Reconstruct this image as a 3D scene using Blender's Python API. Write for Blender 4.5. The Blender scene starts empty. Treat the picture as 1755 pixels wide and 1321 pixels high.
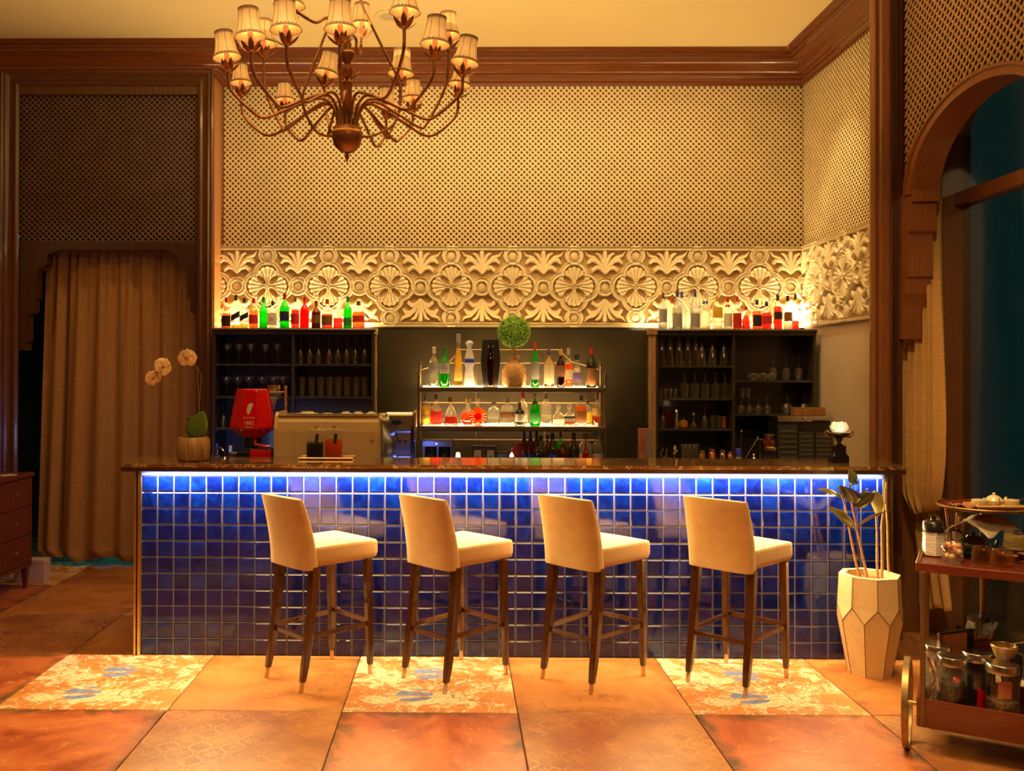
import bpy, bmesh, math, random
import numpy as np
from mathutils import Vector, Matrix
random.seed(7); rng = np.random.RandomState(3)
PI = math.pi
sc = bpy.context.scene
COL = sc.collection

# ------------------------------------------------------------------ camera
FPX, CX, CY = 1540.2, 762.8, 632.0
YAW, ROLL, PITCH, CAMH, CAMD = 0.01244, 0.002725, 0.005335, 1.7313, 5.5069
_f = Vector((-math.sin(YAW), math.cos(YAW), 0)); _r = Vector((math.cos(YAW), math.sin(YAW), 0)); _u = Vector((0, 0, 1))
_f2 = _f*math.cos(PITCH) + _u*math.sin(PITCH); _u2 = _u*math.cos(PITCH) - _f*math.sin(PITCH)
CR = _r*math.cos(ROLL) + _u2*math.sin(ROLL); CU = _u2*math.cos(ROLL) - _r*math.sin(ROLL); CF = _f2
CAM = Vector((0, -CAMD, CAMH))
cd = bpy.data.cameras.new('camera'); cam = bpy.data.objects.new('camera', cd); COL.objects.link(cam)
m3 = Matrix((CR, CU, -CF)).transposed()
cam.matrix_world = Matrix.Translation(CAM) @ m3.to_4x4()
cd.sensor_fit = 'HORIZONTAL'; cd.sensor_width = 36; cd.lens = FPX/1755*36
cd.shift_x = (877.5-CX)/1755; cd.shift_y = (CY-660.5)/1755
cd.clip_start = .05; cd.clip_end = 100
sc.camera = cam
def at(px, py, Y=None, Z=None, X=None):
    """a measured point of the photograph on a known plane of the room"""
    d = CR*((px-CX)/FPX) - CU*((py-CY)/FPX) + CF
    if Y is not None: t = (Y-CAM.y)/d.y
    elif Z is not None: t = (Z-CAM.z)/d.z
    else: t = (X-CAM.x)/d.x
    return CAM + d*t

# ------------------------------------------------------------------ world, exposure, lights
w = bpy.data.worlds.new('night'); sc.world = w; w.use_nodes = True
w.node_tree.nodes['Background'].inputs[0].default_value = (.05, .20, .21, 1)
w.node_tree.nodes['Background'].inputs[1].default_value = .11
vs = sc.view_settings; vs.view_transform = 'Standard'; vs.look = 'None'; vs.gamma = 1; vs.use_curve_mapping = False; vs.exposure = 0.14
sc.cycles.max_bounces = 8; sc.cycles.transparent_max_bounces = 24; sc.cycles.sample_clamp_indirect = 6; sc.cycles.caustics_reflective = False; sc.cycles.caustics_refractive = False
sc.cycles.use_denoising = True
WARM = (1, .62, .22); WARM2 = (1, .64, .27)
def area(name, loc, sx, sy, power, color=WARM, direction=(0, 0, -1), spread=PI):
    l = bpy.data.lights.new(name, 'AREA'); l.shape = 'RECTANGLE'; l.size = sx; l.size_y = sy; l.energy = power; l.color = color; l.spread = spread
    o = bpy.data.objects.new(name, l); COL.objects.link(o); o.location = loc
    o.rotation_euler = Vector(direction).to_track_quat('-Z', 'Y').to_euler()
    return o
def spot(name, loc, power, target, color=WARM, size=1.2, blend=.6, rad=.06):
    l = bpy.data.lights.new(name, 'SPOT'); l.energy = power; l.color = color; l.spot_size = size; l.spot_blend = blend; l.shadow_soft_size = rad
    o = bpy.data.objects.new(name, l); COL.objects.link(o); o.location = loc
    o.rotation_euler = (Vector(target)-Vector(loc)).to_track_quat('-Z', 'Y').to_euler()
    return o
# warm fill areas added under the unseen ceiling on the camera's side
area('camera_side_fill', (-1.2, -2.1, 4.45), 2.0, 1.0, 34, WARM2, (0, -.02, -1), 1.5)
area('camera_side_fill', (1.5, -2.1, 4.45), 2.0, 1.0, 34, WARM2, (0, -.02, -1), 1.5)
area('camera_side_fill', (.8, -5.6, 4.45), 2.4, 1.0, 46, WARM2, (0, .6, -1))
# warm LED line under the counter, washing the floor; cool LED line grazing the tiles
area('bar_led_light', (.34, -.028, 1.118), 4.5, .03, 135, (1, .69, .22), (0, -.55, -1))
area('bar_cool_led_light', (.34, -.05, 1.122), 4.5, .02, 24, (.30, .38, 1), (0, .55, -1))
# LED strips on the tops of the two cabinets, shining up the carved band
area('cabinet_led_light', (-1.42, 2.40, 2.125), 1.3, .03, 22, (1, .68, .30), (0, .1, 1))
area('cabinet_led_light', (2.30, 2.40, 2.125), 1.45, .03, 13, (1, .68, .30), (0, .1, 1))
area('niche_led_light', (2.98, 2.36, 2.16), .08, .12, 7, (1, .72, .36), (.12, .05, 1))
# unseen areas added to brighten the trellis and the ceiling
area('trellis_fill', (.5, 1.1, 4.42), 4.2, .15, 42, WARM2, (0, .62, -1), 2.3)
area('ceiling_fill', (-.3, -.6, 3.3), 4.6, 1.6, 78, (1, .72, .36), (0, .25, 1))
# bottle rack shelves
# blue work light under the counter behind the bar
area('work_blue_light', (-1.0, .62, 1.08), 1.6, .05, 3.5, (.12, .22, 1), (-.25, 1, .12))
spot('niche_spot_light', (2.15, 1.2, 4.5), 110, (3.08, 1.75, 2.95), (1, .70, .32), .75, .9, .05)
area('work_blue_light', (-1.98, .55, 1.0), .3, .3, 2.6, (.35, .42, 1), (-.9, 1, -.1))
area('passage_teal_light', (-3.3, 3.1, .7), .4, .4, 1.4, (.05, .7, 1), (0, -.3, -1))
area('passage_teal_light', (-3.0, 3.3, 3.0), 1.2, .3, 7, (.1, .55, 1), (0, -1, .1))
spot('portal_fill_spot', (1.3, -3.0, 4.4), 230, (2.8, -.5, 1.5), WARM2, 1.0, .8, .08)  # unseen spot added to brighten the right column and the trolley
spot('portal_fill_spot', (-4.4, .2, 3.8), 30, (-2.9, 2.4, 1.6), WARM, .9, .8, .08)  # unseen spot added to graze the door curtain

# ------------------------------------------------------------------ materials
class N:
    def __init__(s, name):
        s.m = bpy.data.materials.new(name); s.m.use_nodes = True; s.t = s.m.node_tree; s.n = s.t.nodes; s.b = s.n['Principled BSDF']; s.out = s.n['Material Output']
    def new(s, t, **k):
        x = s.n.new(t)
        for a, v in k.items(): setattr(x, a, v)
        return x
    def link(s, a, b): s.t.links.new(a, b)
    def val(s, sock, v):
        if hasattr(v, 'is_linked') or isinstance(v, bpy.types.NodeSocket): s.link(v, sock)
        else: sock.default_value = v
    def math(s, op, a, b=0.0, c=None):
        x = s.new('ShaderNodeMath', operation=op); s.val(x.inputs[0], a); s.val(x.inputs[1], b)
        if c is not None: s.val(x.inputs[2], c)
        return x.outputs[0]
    def coord(s, kind='Object'): return s.new('ShaderNodeTexCoord').outputs[kind]
    def sep(s, v):
        x = s.new('ShaderNodeSeparateXYZ'); s.link(v, x.inputs[0]); return x.outputs
    def comb(s, a, b, c=0.0):
        x = s.new('ShaderNodeCombineXYZ'); s.val(x.inputs[0], a); s.val(x.inputs[1], b); s.val(x.inputs[2], c); return x.outputs[0]
    def noise(s, v, scale, detail=4, rough=.55, dist=0.0):
        x = s.new('ShaderNodeTexNoise'); s.link(v, x.inputs['Vector']); x.inputs['Scale'].default_value = scale; x.inputs['Detail'].default_value = detail
        x.inputs['Roughness'].default_value = rough; x.inputs['Distortion'].default_value = dist; return x.outputs[0]
    def scale(s, v, k):
        x = s.new('ShaderNodeMapping'); s.link(v, x.inputs[0]); x.inputs['Scale'].default_value = k; return x.outputs[0]
    def ramp(s, f, stops, interp='LINEAR'):
        x = s.new('ShaderNodeValToRGB'); s.link(f, x.inputs[0]); e = x.color_ramp; e.interpolation = interp
        while len(e.elements) > 1: e.elements.remove(e.elements[-1])
        e.elements[0].position = stops[0][0]; e.elements[0].color = (*stops[0][1], 1)
        for p, c in stops[1:]:
            q = e.elements.new(p); q.color = (*c, 1)
        return x.outputs[0]
    def mix(s, f, a, b):
        x = s.new('ShaderNodeMix', data_type='RGBA'); s.val(x.inputs['Factor'], f)
        for sock, v in ((x.inputs[6], a), (x.inputs[7], b)):
            if isinstance(v, tuple): sock.default_value = (*v[:3], 1)
            else: s.link(v, sock)
        return x.outputs[2]
    def bump(s, h, strength=.3, dist=.01):
        x = s.new('ShaderNodeBump'); s.link(h, x.inputs['Height']); x.inputs['Strength'].default_value = strength; x.inputs['Distance'].default_value = dist
        s.link(x.outputs[0], s.b.inputs['Normal'])
    def col(s, c):
        if isinstance(c, tuple): s.b.inputs['Base Color'].default_value = (*c[:3], 1)
        else: s.link(c, s.b.inputs['Base Color'])
    def set(s, rough=.5, metal=0.0, coat=0.0, spec=None):
        s.val(s.b.inputs['Roughness'], rough); s.val(s.b.inputs['Metallic'], metal); s.b.inputs['Coat Weight'].default_value = coat; s.b.inputs['Coat Roughness'].default_value = .08
        if spec is not None: s.b.inputs['Specular IOR Level'].default_value = spec
        return s.m
MC = {}
def mat(name, c, rough=.5, metal=0.0, coat=0.0, var=.15, scale=30, bump=0.0, emis=None, spec=None):
    if name in MC: return MC[name]
    n = N(name); v = n.coord()
    f = n.noise(v, scale, 5)
    n.col(n.ramp(f, [(.3, tuple(x*(1-var) for x in c)), (.7, tuple(min(1, x*(1+var)) for x in c))]))
    if bump: n.bump(f, bump, .004)
    if emis: n.b.inputs['Emission Color'].default_value = (*emis[0], 1); n.b.inputs['Emission Strength'].default_value = emis[1]
    MC[name] = n.set(rough, metal, coat, spec); return MC[name]
def wood(name, a, b, rough=.35, coat=.3, sc_=(1, 1, 14), scale=6, axis='z'):
    n = N(name); v = n.coord()
    k = {'z': (14, 14, 1), 'x': (1, 14, 14), 'y': (14, 1, 14)}[axis]
    f = n.noise(n.scale(v, k), scale, 6, .6, .4)
    n.col(n.ramp(f, [(.25, a), (.75, b)])); n.bump(f, .12, .002)
    MC[name] = n.set(rough, 0, coat); return MC[name]
M = {}
M['trim'] = wood('trim_wood', (.06, .022, .006), (.15, .054, .016), .3, .4)
M['trimx'] = wood('crown_wood', (.12, .031, .007), (.185, .052, .012), .24, .5, axis='x')
M['jamb'] = wood('jamb_wood', (.16, .06, .018), (.27, .10, .03), .38, .3)
M['dark'] = wood('dark_wood', (.035, .014, .006), (.075, .03, .012), .3, .4)
M['black'] = mat('black_cabinet_paint', (.034, .025, .014), .38, coat=.2, var=.3, scale=8)
M['rackwood'] = wood('rack_wood', (.05, .032, .012), (.11, .07, .026), .35, .3, axis='x')
M['stoolwood'] = wood('stool_wood', (.035, .011, .003), (.095, .03, .008), .2, .7)
M['cartwood'] = wood('trolley_wood', (.11, .018, .006), (.2, .035, .012), .3, .4, axis='x')
M['cartpost'] = mat('trolley_bronze', (.20, .12, .05), .35, .6, var=.1)
M['chest'] = wood('chest_wood', (.10, .02, .008), (.17, .035, .014), .4, .3)
M['postwood'] = wood('pale_post_wood', (.22, .125, .045), (.42, .26, .105), .4, .2)
M['brass'] = mat('brass', (.75, .50, .18), .28, 1, var=.12)
M['steel'] = mat('brushed_steel', (.62, .60, .57), .22, 1, var=.08, scale=60)
M['chrome'] = mat('chrome', (.8, .8, .82), .08, 1, var=.02)
M['iron'] = mat('cast_iron', (.016, .013, .013), .3, .3, coat=.4, var=.3)
M['antique'] = mat('antique_bronze', (.30, .13, .045), .38, .7, var=.35, scale=40)
M['plastic'] = mat('black_plastic', (.012, .012, .013), .35, coat=.2)
M['red'] = mat('red_gloss', (.75, .006, .008), .12, coat=1, var=.03)
M['cream'] = mat('cream_enamel', (.70, .53, .30), .18, coat=.8, var=.05, scale=4)
M['white'] = mat('white_ceramic', (.8, .76, .66), .2, coat=.5, var=.04)
M['lattice'] = mat('cream_lattice_paint', (.72, .58, .31), .5, var=.08, scale=5)
M['latback'] = mat('trellis_backing', (.17, .105, .04), .6, var=.1, scale=4)
M['latwood'] = mat('brown_lattice', (.40, .215, .085), .45, var=.15, scale=5)
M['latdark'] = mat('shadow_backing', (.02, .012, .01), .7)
M['latbrown'] = mat('dark_brown_lattice', (.16, .085, .045), .45, var=.15, scale=5)
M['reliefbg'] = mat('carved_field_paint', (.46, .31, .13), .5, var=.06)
M['relief'] = mat('carved_plaster', (.77, .66, .41), .42, coat=.15, var=.06, scale=6)
M['plaster'] = mat('pale_plaster', (.60, .47, .33), .6, var=.06, scale=3)
M['ceil'] = mat('ceiling_paint', (.82, .68, .34), .7, var=.02, scale=1)
M['backdark'] = mat('dark_panel', (.023, .018, .007), .45, coat=.05, var=.35, scale=3)
M['bluelit'] = mat('blue_lit_panel', (.02, .03, .07), .4, var=.1)  # blue light falling on this panel is put into its colour
M['room'] = mat('room_wall', (.30, .19, .09), .7, var=.1, scale=2)
M['paper'] = mat('paper_label', (.72, .64, .48), .6, var=.05)
M['soil'] = mat('soil', (.16, .06, .02), .9, var=.5, scale=80, bump=.8)
M['petal'] = mat('orchid_petal', (.90, .68, .38), .5, var=.08)
M['petalc'] = mat('orchid_lip', (.45, .12, .05), .5)
M['leaf'] = mat('orchid_leaf', (.10, .17, .02), .4, coat=.3, var=.2, scale=10)
M['stem'] = mat('green_stem', (.22, .22, .05), .6)
M['ficus'] = mat('ficus_leaf', (.24, .21, .075), .3, coat=.5, var=.3, scale=12)
M['ficusd'] = mat('dark_ficus_leaf', (.05, .055, .035), .28, coat=.6, var=.3, scale=12)
M['bark'] = mat('pale_bark', (.52, .27, .09), .7, var=.35, scale=50, bump=.5)
M['seam'] = mat('planter_seam', (.17, .08, .03), .7)
M['cord'] = mat('cord', (.3, .2, .1), .7)
M['copper'] = mat('copper', (.8, .33, .15), .25, .9, var=.15)
M['teacup'] = mat('brown_glaze', (.12, .045, .02), .2, coat=.6, var=.3)
M['amberglaze'] = mat('amber_glaze', (.65, .40, .16), .3, coat=.5)
M['yellowwood'] = mat('yellow_wood', (.62, .42, .17), .45, var=.1)
M['coffee'] = mat('coffee_beans', (.02, .012, .008), .6, var=.5, scale=200, bump=.8)
M['cinnamon'] = mat('cinnamon', (.42, .16, .05), .7, var=.3, scale=60)
M['orangepaper'] = mat('orange_card', (.55, .20, .06), .5, var=.2, scale=10)
M['twine'] = mat('twine', (.5, .3, .12), .8)
M['led_cool'] = mat('cool_led', (.8, .85, 1), .5, emis=((.45, .5, 1), 6))
M['led_warm'] = mat('warm_led', (1, .8, .5), .5, emis=((1, .62, .25), 12))
M['led_rack'] = mat('rack_led', (1, .8, .5), .5, emis=((1, .68, .32), 14))
M['flame'] = mat('flame', (1, .8, .4), .5, emis=((1, .75, .4), 60))
M['bulb'] = mat('bulb', (1, .8, .4), .5, emis=((1, .6, .25), 7))
M['candle'] = mat('candle_sleeve', (.62, .24, .11), .5, emis=((1, .3, .08), .25))
M['grout'] = mat('pale_grout', (.20, .22, .26), .5, var=.1, scale=20)
M['uplight'] = mat('downlight_inner', (.6, .52, .35), .3)
# marble
n = N('emperador_marble'); v = n.coord(); d = n.noise(v, 3, 6, .65, 1.5)
vein = n.math('ABSOLUTE', n.math('SUBTRACT', n.noise(v, 5, 8, .6, 2.0), .5))
cm = n.ramp(d, [(.25, (.05, .022, .008)), (.5, (.16, .075, .025)), (.8, (.32, .18, .075))])
n.col(n.mix(n.math('LESS_THAN', vein, .012), cm, (.5, .34, .17))); M['marble'] = n.set(.1, 0, .6)
# velvet
n = N('cream_velvet'); v = n.coord(); d = n.noise(v, 6, 5, .6, .5)
n.col(n.ramp(d, [(.3, (.48, .285, .095)), (.7, (.62, .39, .15))])); n.bump(n.noise(v, 300, 2), .15, .001)
n.b.inputs['Sheen Weight'].default_value = .5; n.b.inputs['Sheen Tint'].default_value = (1, .85, .6, 1); M['velvet'] = n.set(.75)
# linen curtain
def linen(name, a, b):
    n = N(name); v = n.coord('Generated'); u = n.coord('UV')
    f1 = n.noise(n.scale(n.coord(), (220, 220, 6)), 1, 3); f2 = n.noise(n.scale(n.coord(), (4, 4, 300)), 1, 3)
    f = n.math('MULTIPLY_ADD', f1, .5, n.math('MULTIPLY', f2, .5))
    n.col(n.ramp(f, [(.3, a), (.7, b)])); n.bump(f, .2, .002); return n.set(.8)
M['linen'] = linen('mustard_linen', (.25, .115, .024), (.46, .235, .055)); M['linen2'] = linen('gold_linen', (.36, .20, .055), (.58, .35, .12))
# blue glazed tile
n = N('blue_glaze'); v = n.coord(); oi = n.new('ShaderNodeObjectInfo').outputs['Random']
vv = n.new('ShaderNodeVectorMath', operation='ADD'); n.link(v, vv.inputs[0]); n.link(n.comb(n.math('MULTIPLY', oi, 37.0), n.math('MULTIPLY', oi, 91.0)), vv.inputs[1])
f = n.noise(vv.outputs[0], 14, 5, .6, 1.0)
k = n.math('MULTIPLY_ADD', oi, .22, n.math('MULTIPLY', f, .85))
n.col(n.ramp(k, [(.25, (.001, .002, .035)), (.5, (.0015, .008, .12)), (.72, (.002, .022, .23)), (.95, (.004, .07, .32))]))
n.bump(n.noise(vv.outputs[0], 9, 2), .25, .006); M['bluetile'] = n.set(.09, 0, .5)
# lamp shade
n = N('parchment_shade'); z = n.sep(n.coord('Object'))[2]
n.col((.38, .22, .07)); n.b.inputs['Emission Color'].default_value = (1, .44, .09, 1)
f = n.math('MULTIPLY_ADD', n.noise(n.coord(), 25, 3), .5, .75)
g = n.math('MULTIPLY_ADD', n.math('ABSOLUTE', n.math('SUBTRACT', z, .055)), -9.0, 1.15)
n.val(n.b.inputs['Emission Strength'], n.math('MULTIPLY', n.math('MAXIMUM', g, .35), n.math('MULTIPLY', f, .52))); M['shade'] = n.set(.6)
M['shadetrim'] = mat('shade_braid', (.17, .07, .022), .8, emis=((1, .4, .1), .04))
# planter: crackled cream
n = N('crackled_planter'); v = n.coord(); a = n.math('ABSOLUTE', n.math('SUBTRACT', n.noise(v, 9, 8, .75, 2.5), .5))
n.col(n.mix(n.math('LESS_THAN', a, .0035), n.ramp(n.noise(v, 4, 4), [(.3, (.68, .49, .23)), (.7, (.82, .62, .32))]), (.30, .17, .07))); M['planter'] = n.set(.55)
# woven pot
n = N('ribbed_pot'); v = n.coord(); f = n.noise(n.scale(v, (60, 60, 5)), 1, 6, .6); n.col(n.ramp(f, [(.35, (.22, .12, .04)), (.6, (.5, .3, .11)), (.8, (.72, .5, .22))])); n.bump(f, .7, .01); M['ribpot'] = n.set(.5)
M['burlap'] = mat('burlap', (.58, .34, .13), .85, var=.35, scale=90, bump=.6)
M['topiary'] = mat('topiary_green', (.30, .62, .05), .5, var=.6, scale=60)
# clear / coloured glass
def glass(name, tint=(1, 1, 1), body=0.0, trans=(.5, .5, .5), gloss=1.0):
    if name in MC: return MC[name]
    m = bpy.data.materials.new(name); m.use_nodes = True; t = m.node_tree; t.nodes.clear()
    o = t.nodes.new('ShaderNodeOutputMaterial'); tr = t.nodes.new('ShaderNodeBsdfTransparent'); tr.inputs[0].default_value = (*tint, 1)
    gl = t.nodes.new('ShaderNodeBsdfGlossy'); gl.inputs['Roughness'].default_value = .04; gl.inputs[0].default_value = (1, 1, 1, 1)
    tl = t.nodes.new('ShaderNodeBsdfTranslucent'); tl.inputs[0].default_value = (*trans, 1)
    m1 = t.nodes.new('ShaderNodeMixShader'); m1.inputs[0].default_value = body; t.links.new(tr.outputs[0], m1.inputs[1]); t.links.new(tl.outputs[0], m1.inputs[2])
    lw = t.nodes.new('ShaderNodeLayerWeight'); lw.inputs[0].default_value = .5
    pw = t.nodes.new('ShaderNodeMath'); pw.operation = 'POWER'; t.links.new(lw.outputs['Facing'], pw.inputs[0]); pw.inputs[1].default_value = 3.2
    mp = t.nodes.new('ShaderNodeMath'); mp.operation = 'MULTIPLY_ADD'; t.links.new(pw.outputs[0], mp.inputs[0]); mp.inputs[1].default_value = .75*gloss; mp.inputs[2].default_value = .045*gloss; mp.use_clamp = True
    m2 = t.nodes.new('ShaderNodeMixShader'); t.links.new(mp.outputs[0], m2.inputs[0]); t.links.new(m1.outputs[0], m2.inputs[1]); t.links.new(gl.outputs[0], m2.inputs[2])
    t.links.new(m2.outputs[0], o.inputs[0]); MC[name] = m; return m
M['glass'] = glass('clear_glass', (.95, .95, .93), .12, (.85, .85, .75), 1.3)
M['barglass'] = glass('drinking_glass', (.88, .88, .85), .34, (1, .96, .85), 2.4)
M['pane'] = glass('window_pane', (.70, .88, .80), .0, (.1, .3, .3), 2.2)
def liq(name, c):
    return glass('liquid_'+name, tuple(.25+.75*x for x in c), .65, c, .5)
LIQ = {'amber': (.95, .33, .04), 'orange': (1, .26, .03), 'red': (.95, .03, .02), 'darkred': (.5, .01, .01), 'green': (.04, .75, .08), 'yellow': (1, .72, .12), 'clear': (.95, .92, .82), 'brown': (.28, .09, .02),
       'white': (.95, .93, .8), 'pink': (.95, .10, .08), 'dark': (.05, .035, .02), 'blue': (.15, .2, .9)}
LM = {k: liq(k, c) for k, c in LIQ.items()}
GM = {'clear': M['glass'], 'green': glass('green_glass', (.1, .75, .15), .45, (.05, .7, .1)), 'brown': glass('brown_glass', (.35, .15, .05), .5, (.3, .1, .02)), 'dark': mat('dark_bottle_glass', (.012, .016, .008), .08, coat=1, var=.1),
      'frost': glass('frosted_glass', (.85, .87, .9), .45, (.8, .85, .9)), 'red': glass('red_glass', (.9, .12, .08), .4, (.9, .06, .04)), 'pewter': mat('white_bottle', (.62, .60, .68), .3, coat=.6)}
LAB = {'black': (.015, .013, .012), 'white': (.75, .70, .58), 'red': (.55, .02, .02), 'cream': (.68, .56, .36), 'blue': (.03, .05, .45), 'gold': (.6, .4, .1), 'grey': (.32, .30, .33), 'green': (.03, .22, .05), 'purple': (.13, .08, .24), 'yellow': (.75, .5, .05), 'brown': (.2, .08, .03), 'silver': (.34, .32, .29), 'darkblue': (.01, .015, .09)}
LABM = {k: mat('paint_'+k, c, .45, coat=.2, var=.06) for k, c in LAB.items()}

# ------------------------------------------------------------------ mesh helpers
class MB:
    def __init__(s): s.v = []; s.f = []
    def add(s, vs, fs):
        o = len(s.v); s.v += [tuple(p) for p in vs]; s.f += [tuple(i+o for i in f) for f in fs]; return s
    def box(s, x0, x1, y0, y1, z0, z1, mtx=None):
        vs = [(x, y, z) for z in (z0, z1) for y in (y0, y1) for x in (x0, x1)]
        if mtx is not None: vs = [tuple(mtx @ Vector(p)) for p in vs]
        return s.add(vs, [(0, 2, 3, 1), (4, 5, 7, 6), (0, 1, 5, 4), (2, 6, 7, 3), (0, 4, 6, 2), (1, 3, 7, 5)])
    def hexa(s, bot, top):
        """bot/top: four points each, anticlockwise seen from above"""
        return s.add(list(bot)+list(top), [(3, 2, 1, 0), (4, 5, 6, 7), (0, 1, 5, 4), (1, 2, 6, 5), (2, 3, 7, 6), (3, 0, 4, 7)])
    def lathe(s, prof, seg=16, c=(0, 0, 0), sy=1.0, sq=0.0, caps=True, axis='z', ang=0):
        vs = []; fs = []
        for r, z in prof:
            for k in range(seg):
                a = 2*PI*k/seg+ang; ca, sa = math.cos(a), math.sin(a)
                q = 1.0
                if sq: e = 2+6*sq; q = (abs(ca)**e+abs(sa)**e)**(-1/e)
                p = (r*ca*q, r*sa*q*sy, z)
                if axis == 'y': p = (p[0], p[2], p[1])
                if axis == 'x': p = (p[2], p[0], p[1])
                vs.append((p[0]+c[0], p[1]+c[1], p[2]+c[2]))
        for i in range(len(prof)-1):
            for k in range(seg):
                a = i*seg+k; b = i*seg+(k+1) % seg; fs.append((a, b, b+seg, a+seg))
        if caps:
            fs.append(tuple(range(seg))[::-1]); o = (len(prof)-1)*seg; fs.append(tuple(range(o, o+seg)))
        return s.add(vs, fs)
    def tube(s, pts, r, seg=8, caps=True, sx=1.0):
        pts = [Vector(p) for p in pts]; n = len(pts); rr = r if isinstance(r, (list, tuple)) else [r]*n
        t0 = (pts[1]-pts[0]).normalized(); up = Vector((0, 0, 1)) if abs(t0.z) < .9 else Vector((1, 0, 0)); nx = t0.cross(up).normalized()
        vs = []; fs = []
        for i, p in enumerate(pts):
            t = ((pts[min(i+1, n-1)]-pts[max(i-1, 0)])).normalized(); nx = (nx - t*nx.dot(t)).normalized(); ny = t.cross(nx)
            for k in range(seg):
                a = 2*PI*k/seg; vs.append(p+nx*(math.cos(a)*rr[i]*sx)+ny*(math.sin(a)*rr[i]))
        for i in range(n-1):
            for k in range(seg):
                a = i*seg+k; b = i*seg+(k+1) % seg; fs.append((a, b, b+seg, a+seg))
        if caps: fs.append(tuple(range(seg))[::-1]); o = (n-1)*seg; fs.append(tuple(range(o, o+seg)))
        return s.add(vs, fs)
    def prism(s, poly, a, b, axis='z'):
        """closed polygon (2D), extruded from a to b along axis"""
        def P(p, h): return {'z': (p[0], p[1], h), 'y': (p[0], h, p[1]), 'x': (h, p[0], p[1])}[axis]
        n = len(poly); return s.add([P(p, a) for p in poly]+[P(p, b) for p in poly], [tuple(range(n))[::-1], tuple(range(n, 2*n))]+[(i, (i+1) % n, (i+1) % n+n, i+n) for i in range(n)])
    def sphere(s, c, r, seg=12, rings=8, sc_=(1, 1, 1)):
        prof = [(r*math.sin(PI*i/rings)+1e-5, -r*math.cos(PI*i/rings)) for i in range(rings+1)]
        m = MB(); m.lathe(prof, seg); return s.add([(c[0]+p[0]*sc_[0], c[1]+p[1]*sc_[1], c[2]+p[2]*sc_[2]) for p in m.v], m.f)
    def grid(s, fn, nu, nv):
        vs = [fn(i/nu, j/nv) for j in range(nv+1) for i in range(nu+1)]
        return s.add(vs, [(j*(nu+1)+i, j*(nu+1)+i+1, (j+1)*(nu+1)+i+1, (j+1)*(nu+1)+i) for j in range(nv) for i in range(nu)])
    def xf(s, mtx): s.v = [tuple(mtx @ Vector(p)) for p in s.v]; return s
    def mesh(s, name, m, smooth=False, recalc=True):
        me = bpy.data.meshes.new(name); me.from_pydata(s.v, [], s.f)
        if recalc:
            b = bmesh.new(); b.from_mesh(me); bmesh.ops.recalc_face_normals(b, faces=b.faces); b.to_mesh(me); b.free()
        if m: me.materials.append(m)
        if smooth:
            me.shade_smooth()
            me.set_sharp_from_angle(angle=math.radians(40))
        return me
def link(name, me, parent=None, loc=None, rot=None):
    o = bpy.data.objects.new(name, me); COL.objects.link(o)
    if parent: o.parent = parent
    if loc is not None: o.location = loc
    if rot is not None: o.rotation_euler = rot
    return o
def obj(name, mb, m, parent=None, smooth=False, loc=None, rot=None, bevel=0, solid=0, seg=2, sub=0, label=None):
    o = link(name, mb.mesh(name, m, smooth) if isinstance(mb, MB) else mb, parent, loc, rot)
    if sub: x = o.modifiers.new('s', 'SUBSURF'); x.levels = x.render_levels = sub
    if solid: x = o.modifiers.new('t', 'SOLIDIFY'); x.thickness = solid; x.offset = 0
    if bevel: x = o.modifiers.new('b', 'BEVEL'); x.width = bevel; x.segments = seg; x.limit_method = 'ANGLE'
    if label: o['label'] = label
    return o
def tag(o, label, cat, group=None, kind=None):
    if label: o['label'] = label
    if cat: o['category'] = cat
    if group: o['group'] = group
    if kind: o['kind'] = kind
    return o
def thing(name, label, cat, loc=(0, 0, 0), rz=0, group=None):
    o = bpy.data.objects.new(name, None); COL.objects.link(o); o.location = loc; o.rotation_euler = (0, 0, rz); o.empty_display_size = .05
    return tag(o, label, cat, group)
def struct(name, mb, m, parent=None, **k):
    o = obj(name, mb, m, parent, **k)
    if not parent: o['kind'] = 'structure'
    return o
def text(s, size, m, parent, loc, rot, name='lettering', extrude=.0006, font_scale=1.0):
    c = bpy.data.curves.new('txt', 'FONT'); c.body = s; c.size = size; c.align_x = 'CENTER'; c.align_y = 'CENTER'; c.extrude = extrude; c.resolution_u = 2
    t = bpy.data.objects.new('txt', c); COL.objects.link(t); dg = bpy.context.evaluated_depsgraph_get(); dg.update()
    me = bpy.data.meshes.new_from_object(t.evaluated_get(dg)); bpy.data.objects.remove(t); me.materials.clear(); me.materials.append(m)
    o = link(name, me, parent, loc, rot); o.scale = (font_scale, 1, 1); return o
ORD = ['first', 'second', 'third', 'fourth', 'fifth', 'sixth', 'seventh', 'eighth', 'ninth', 'tenth', 'eleventh', 'twelfth', 'thirteenth', 'fourteenth', 'fifteenth', 'sixteenth', 'seventeenth']

# ================================================================== SETTING
CEIL = 4.56; YB = 2.5; XR = 3.08; YP = 2.28; XW = 2.92; XG = 3.42; YCOL = .42
XL = -5.6; YF = -8.2
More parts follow.
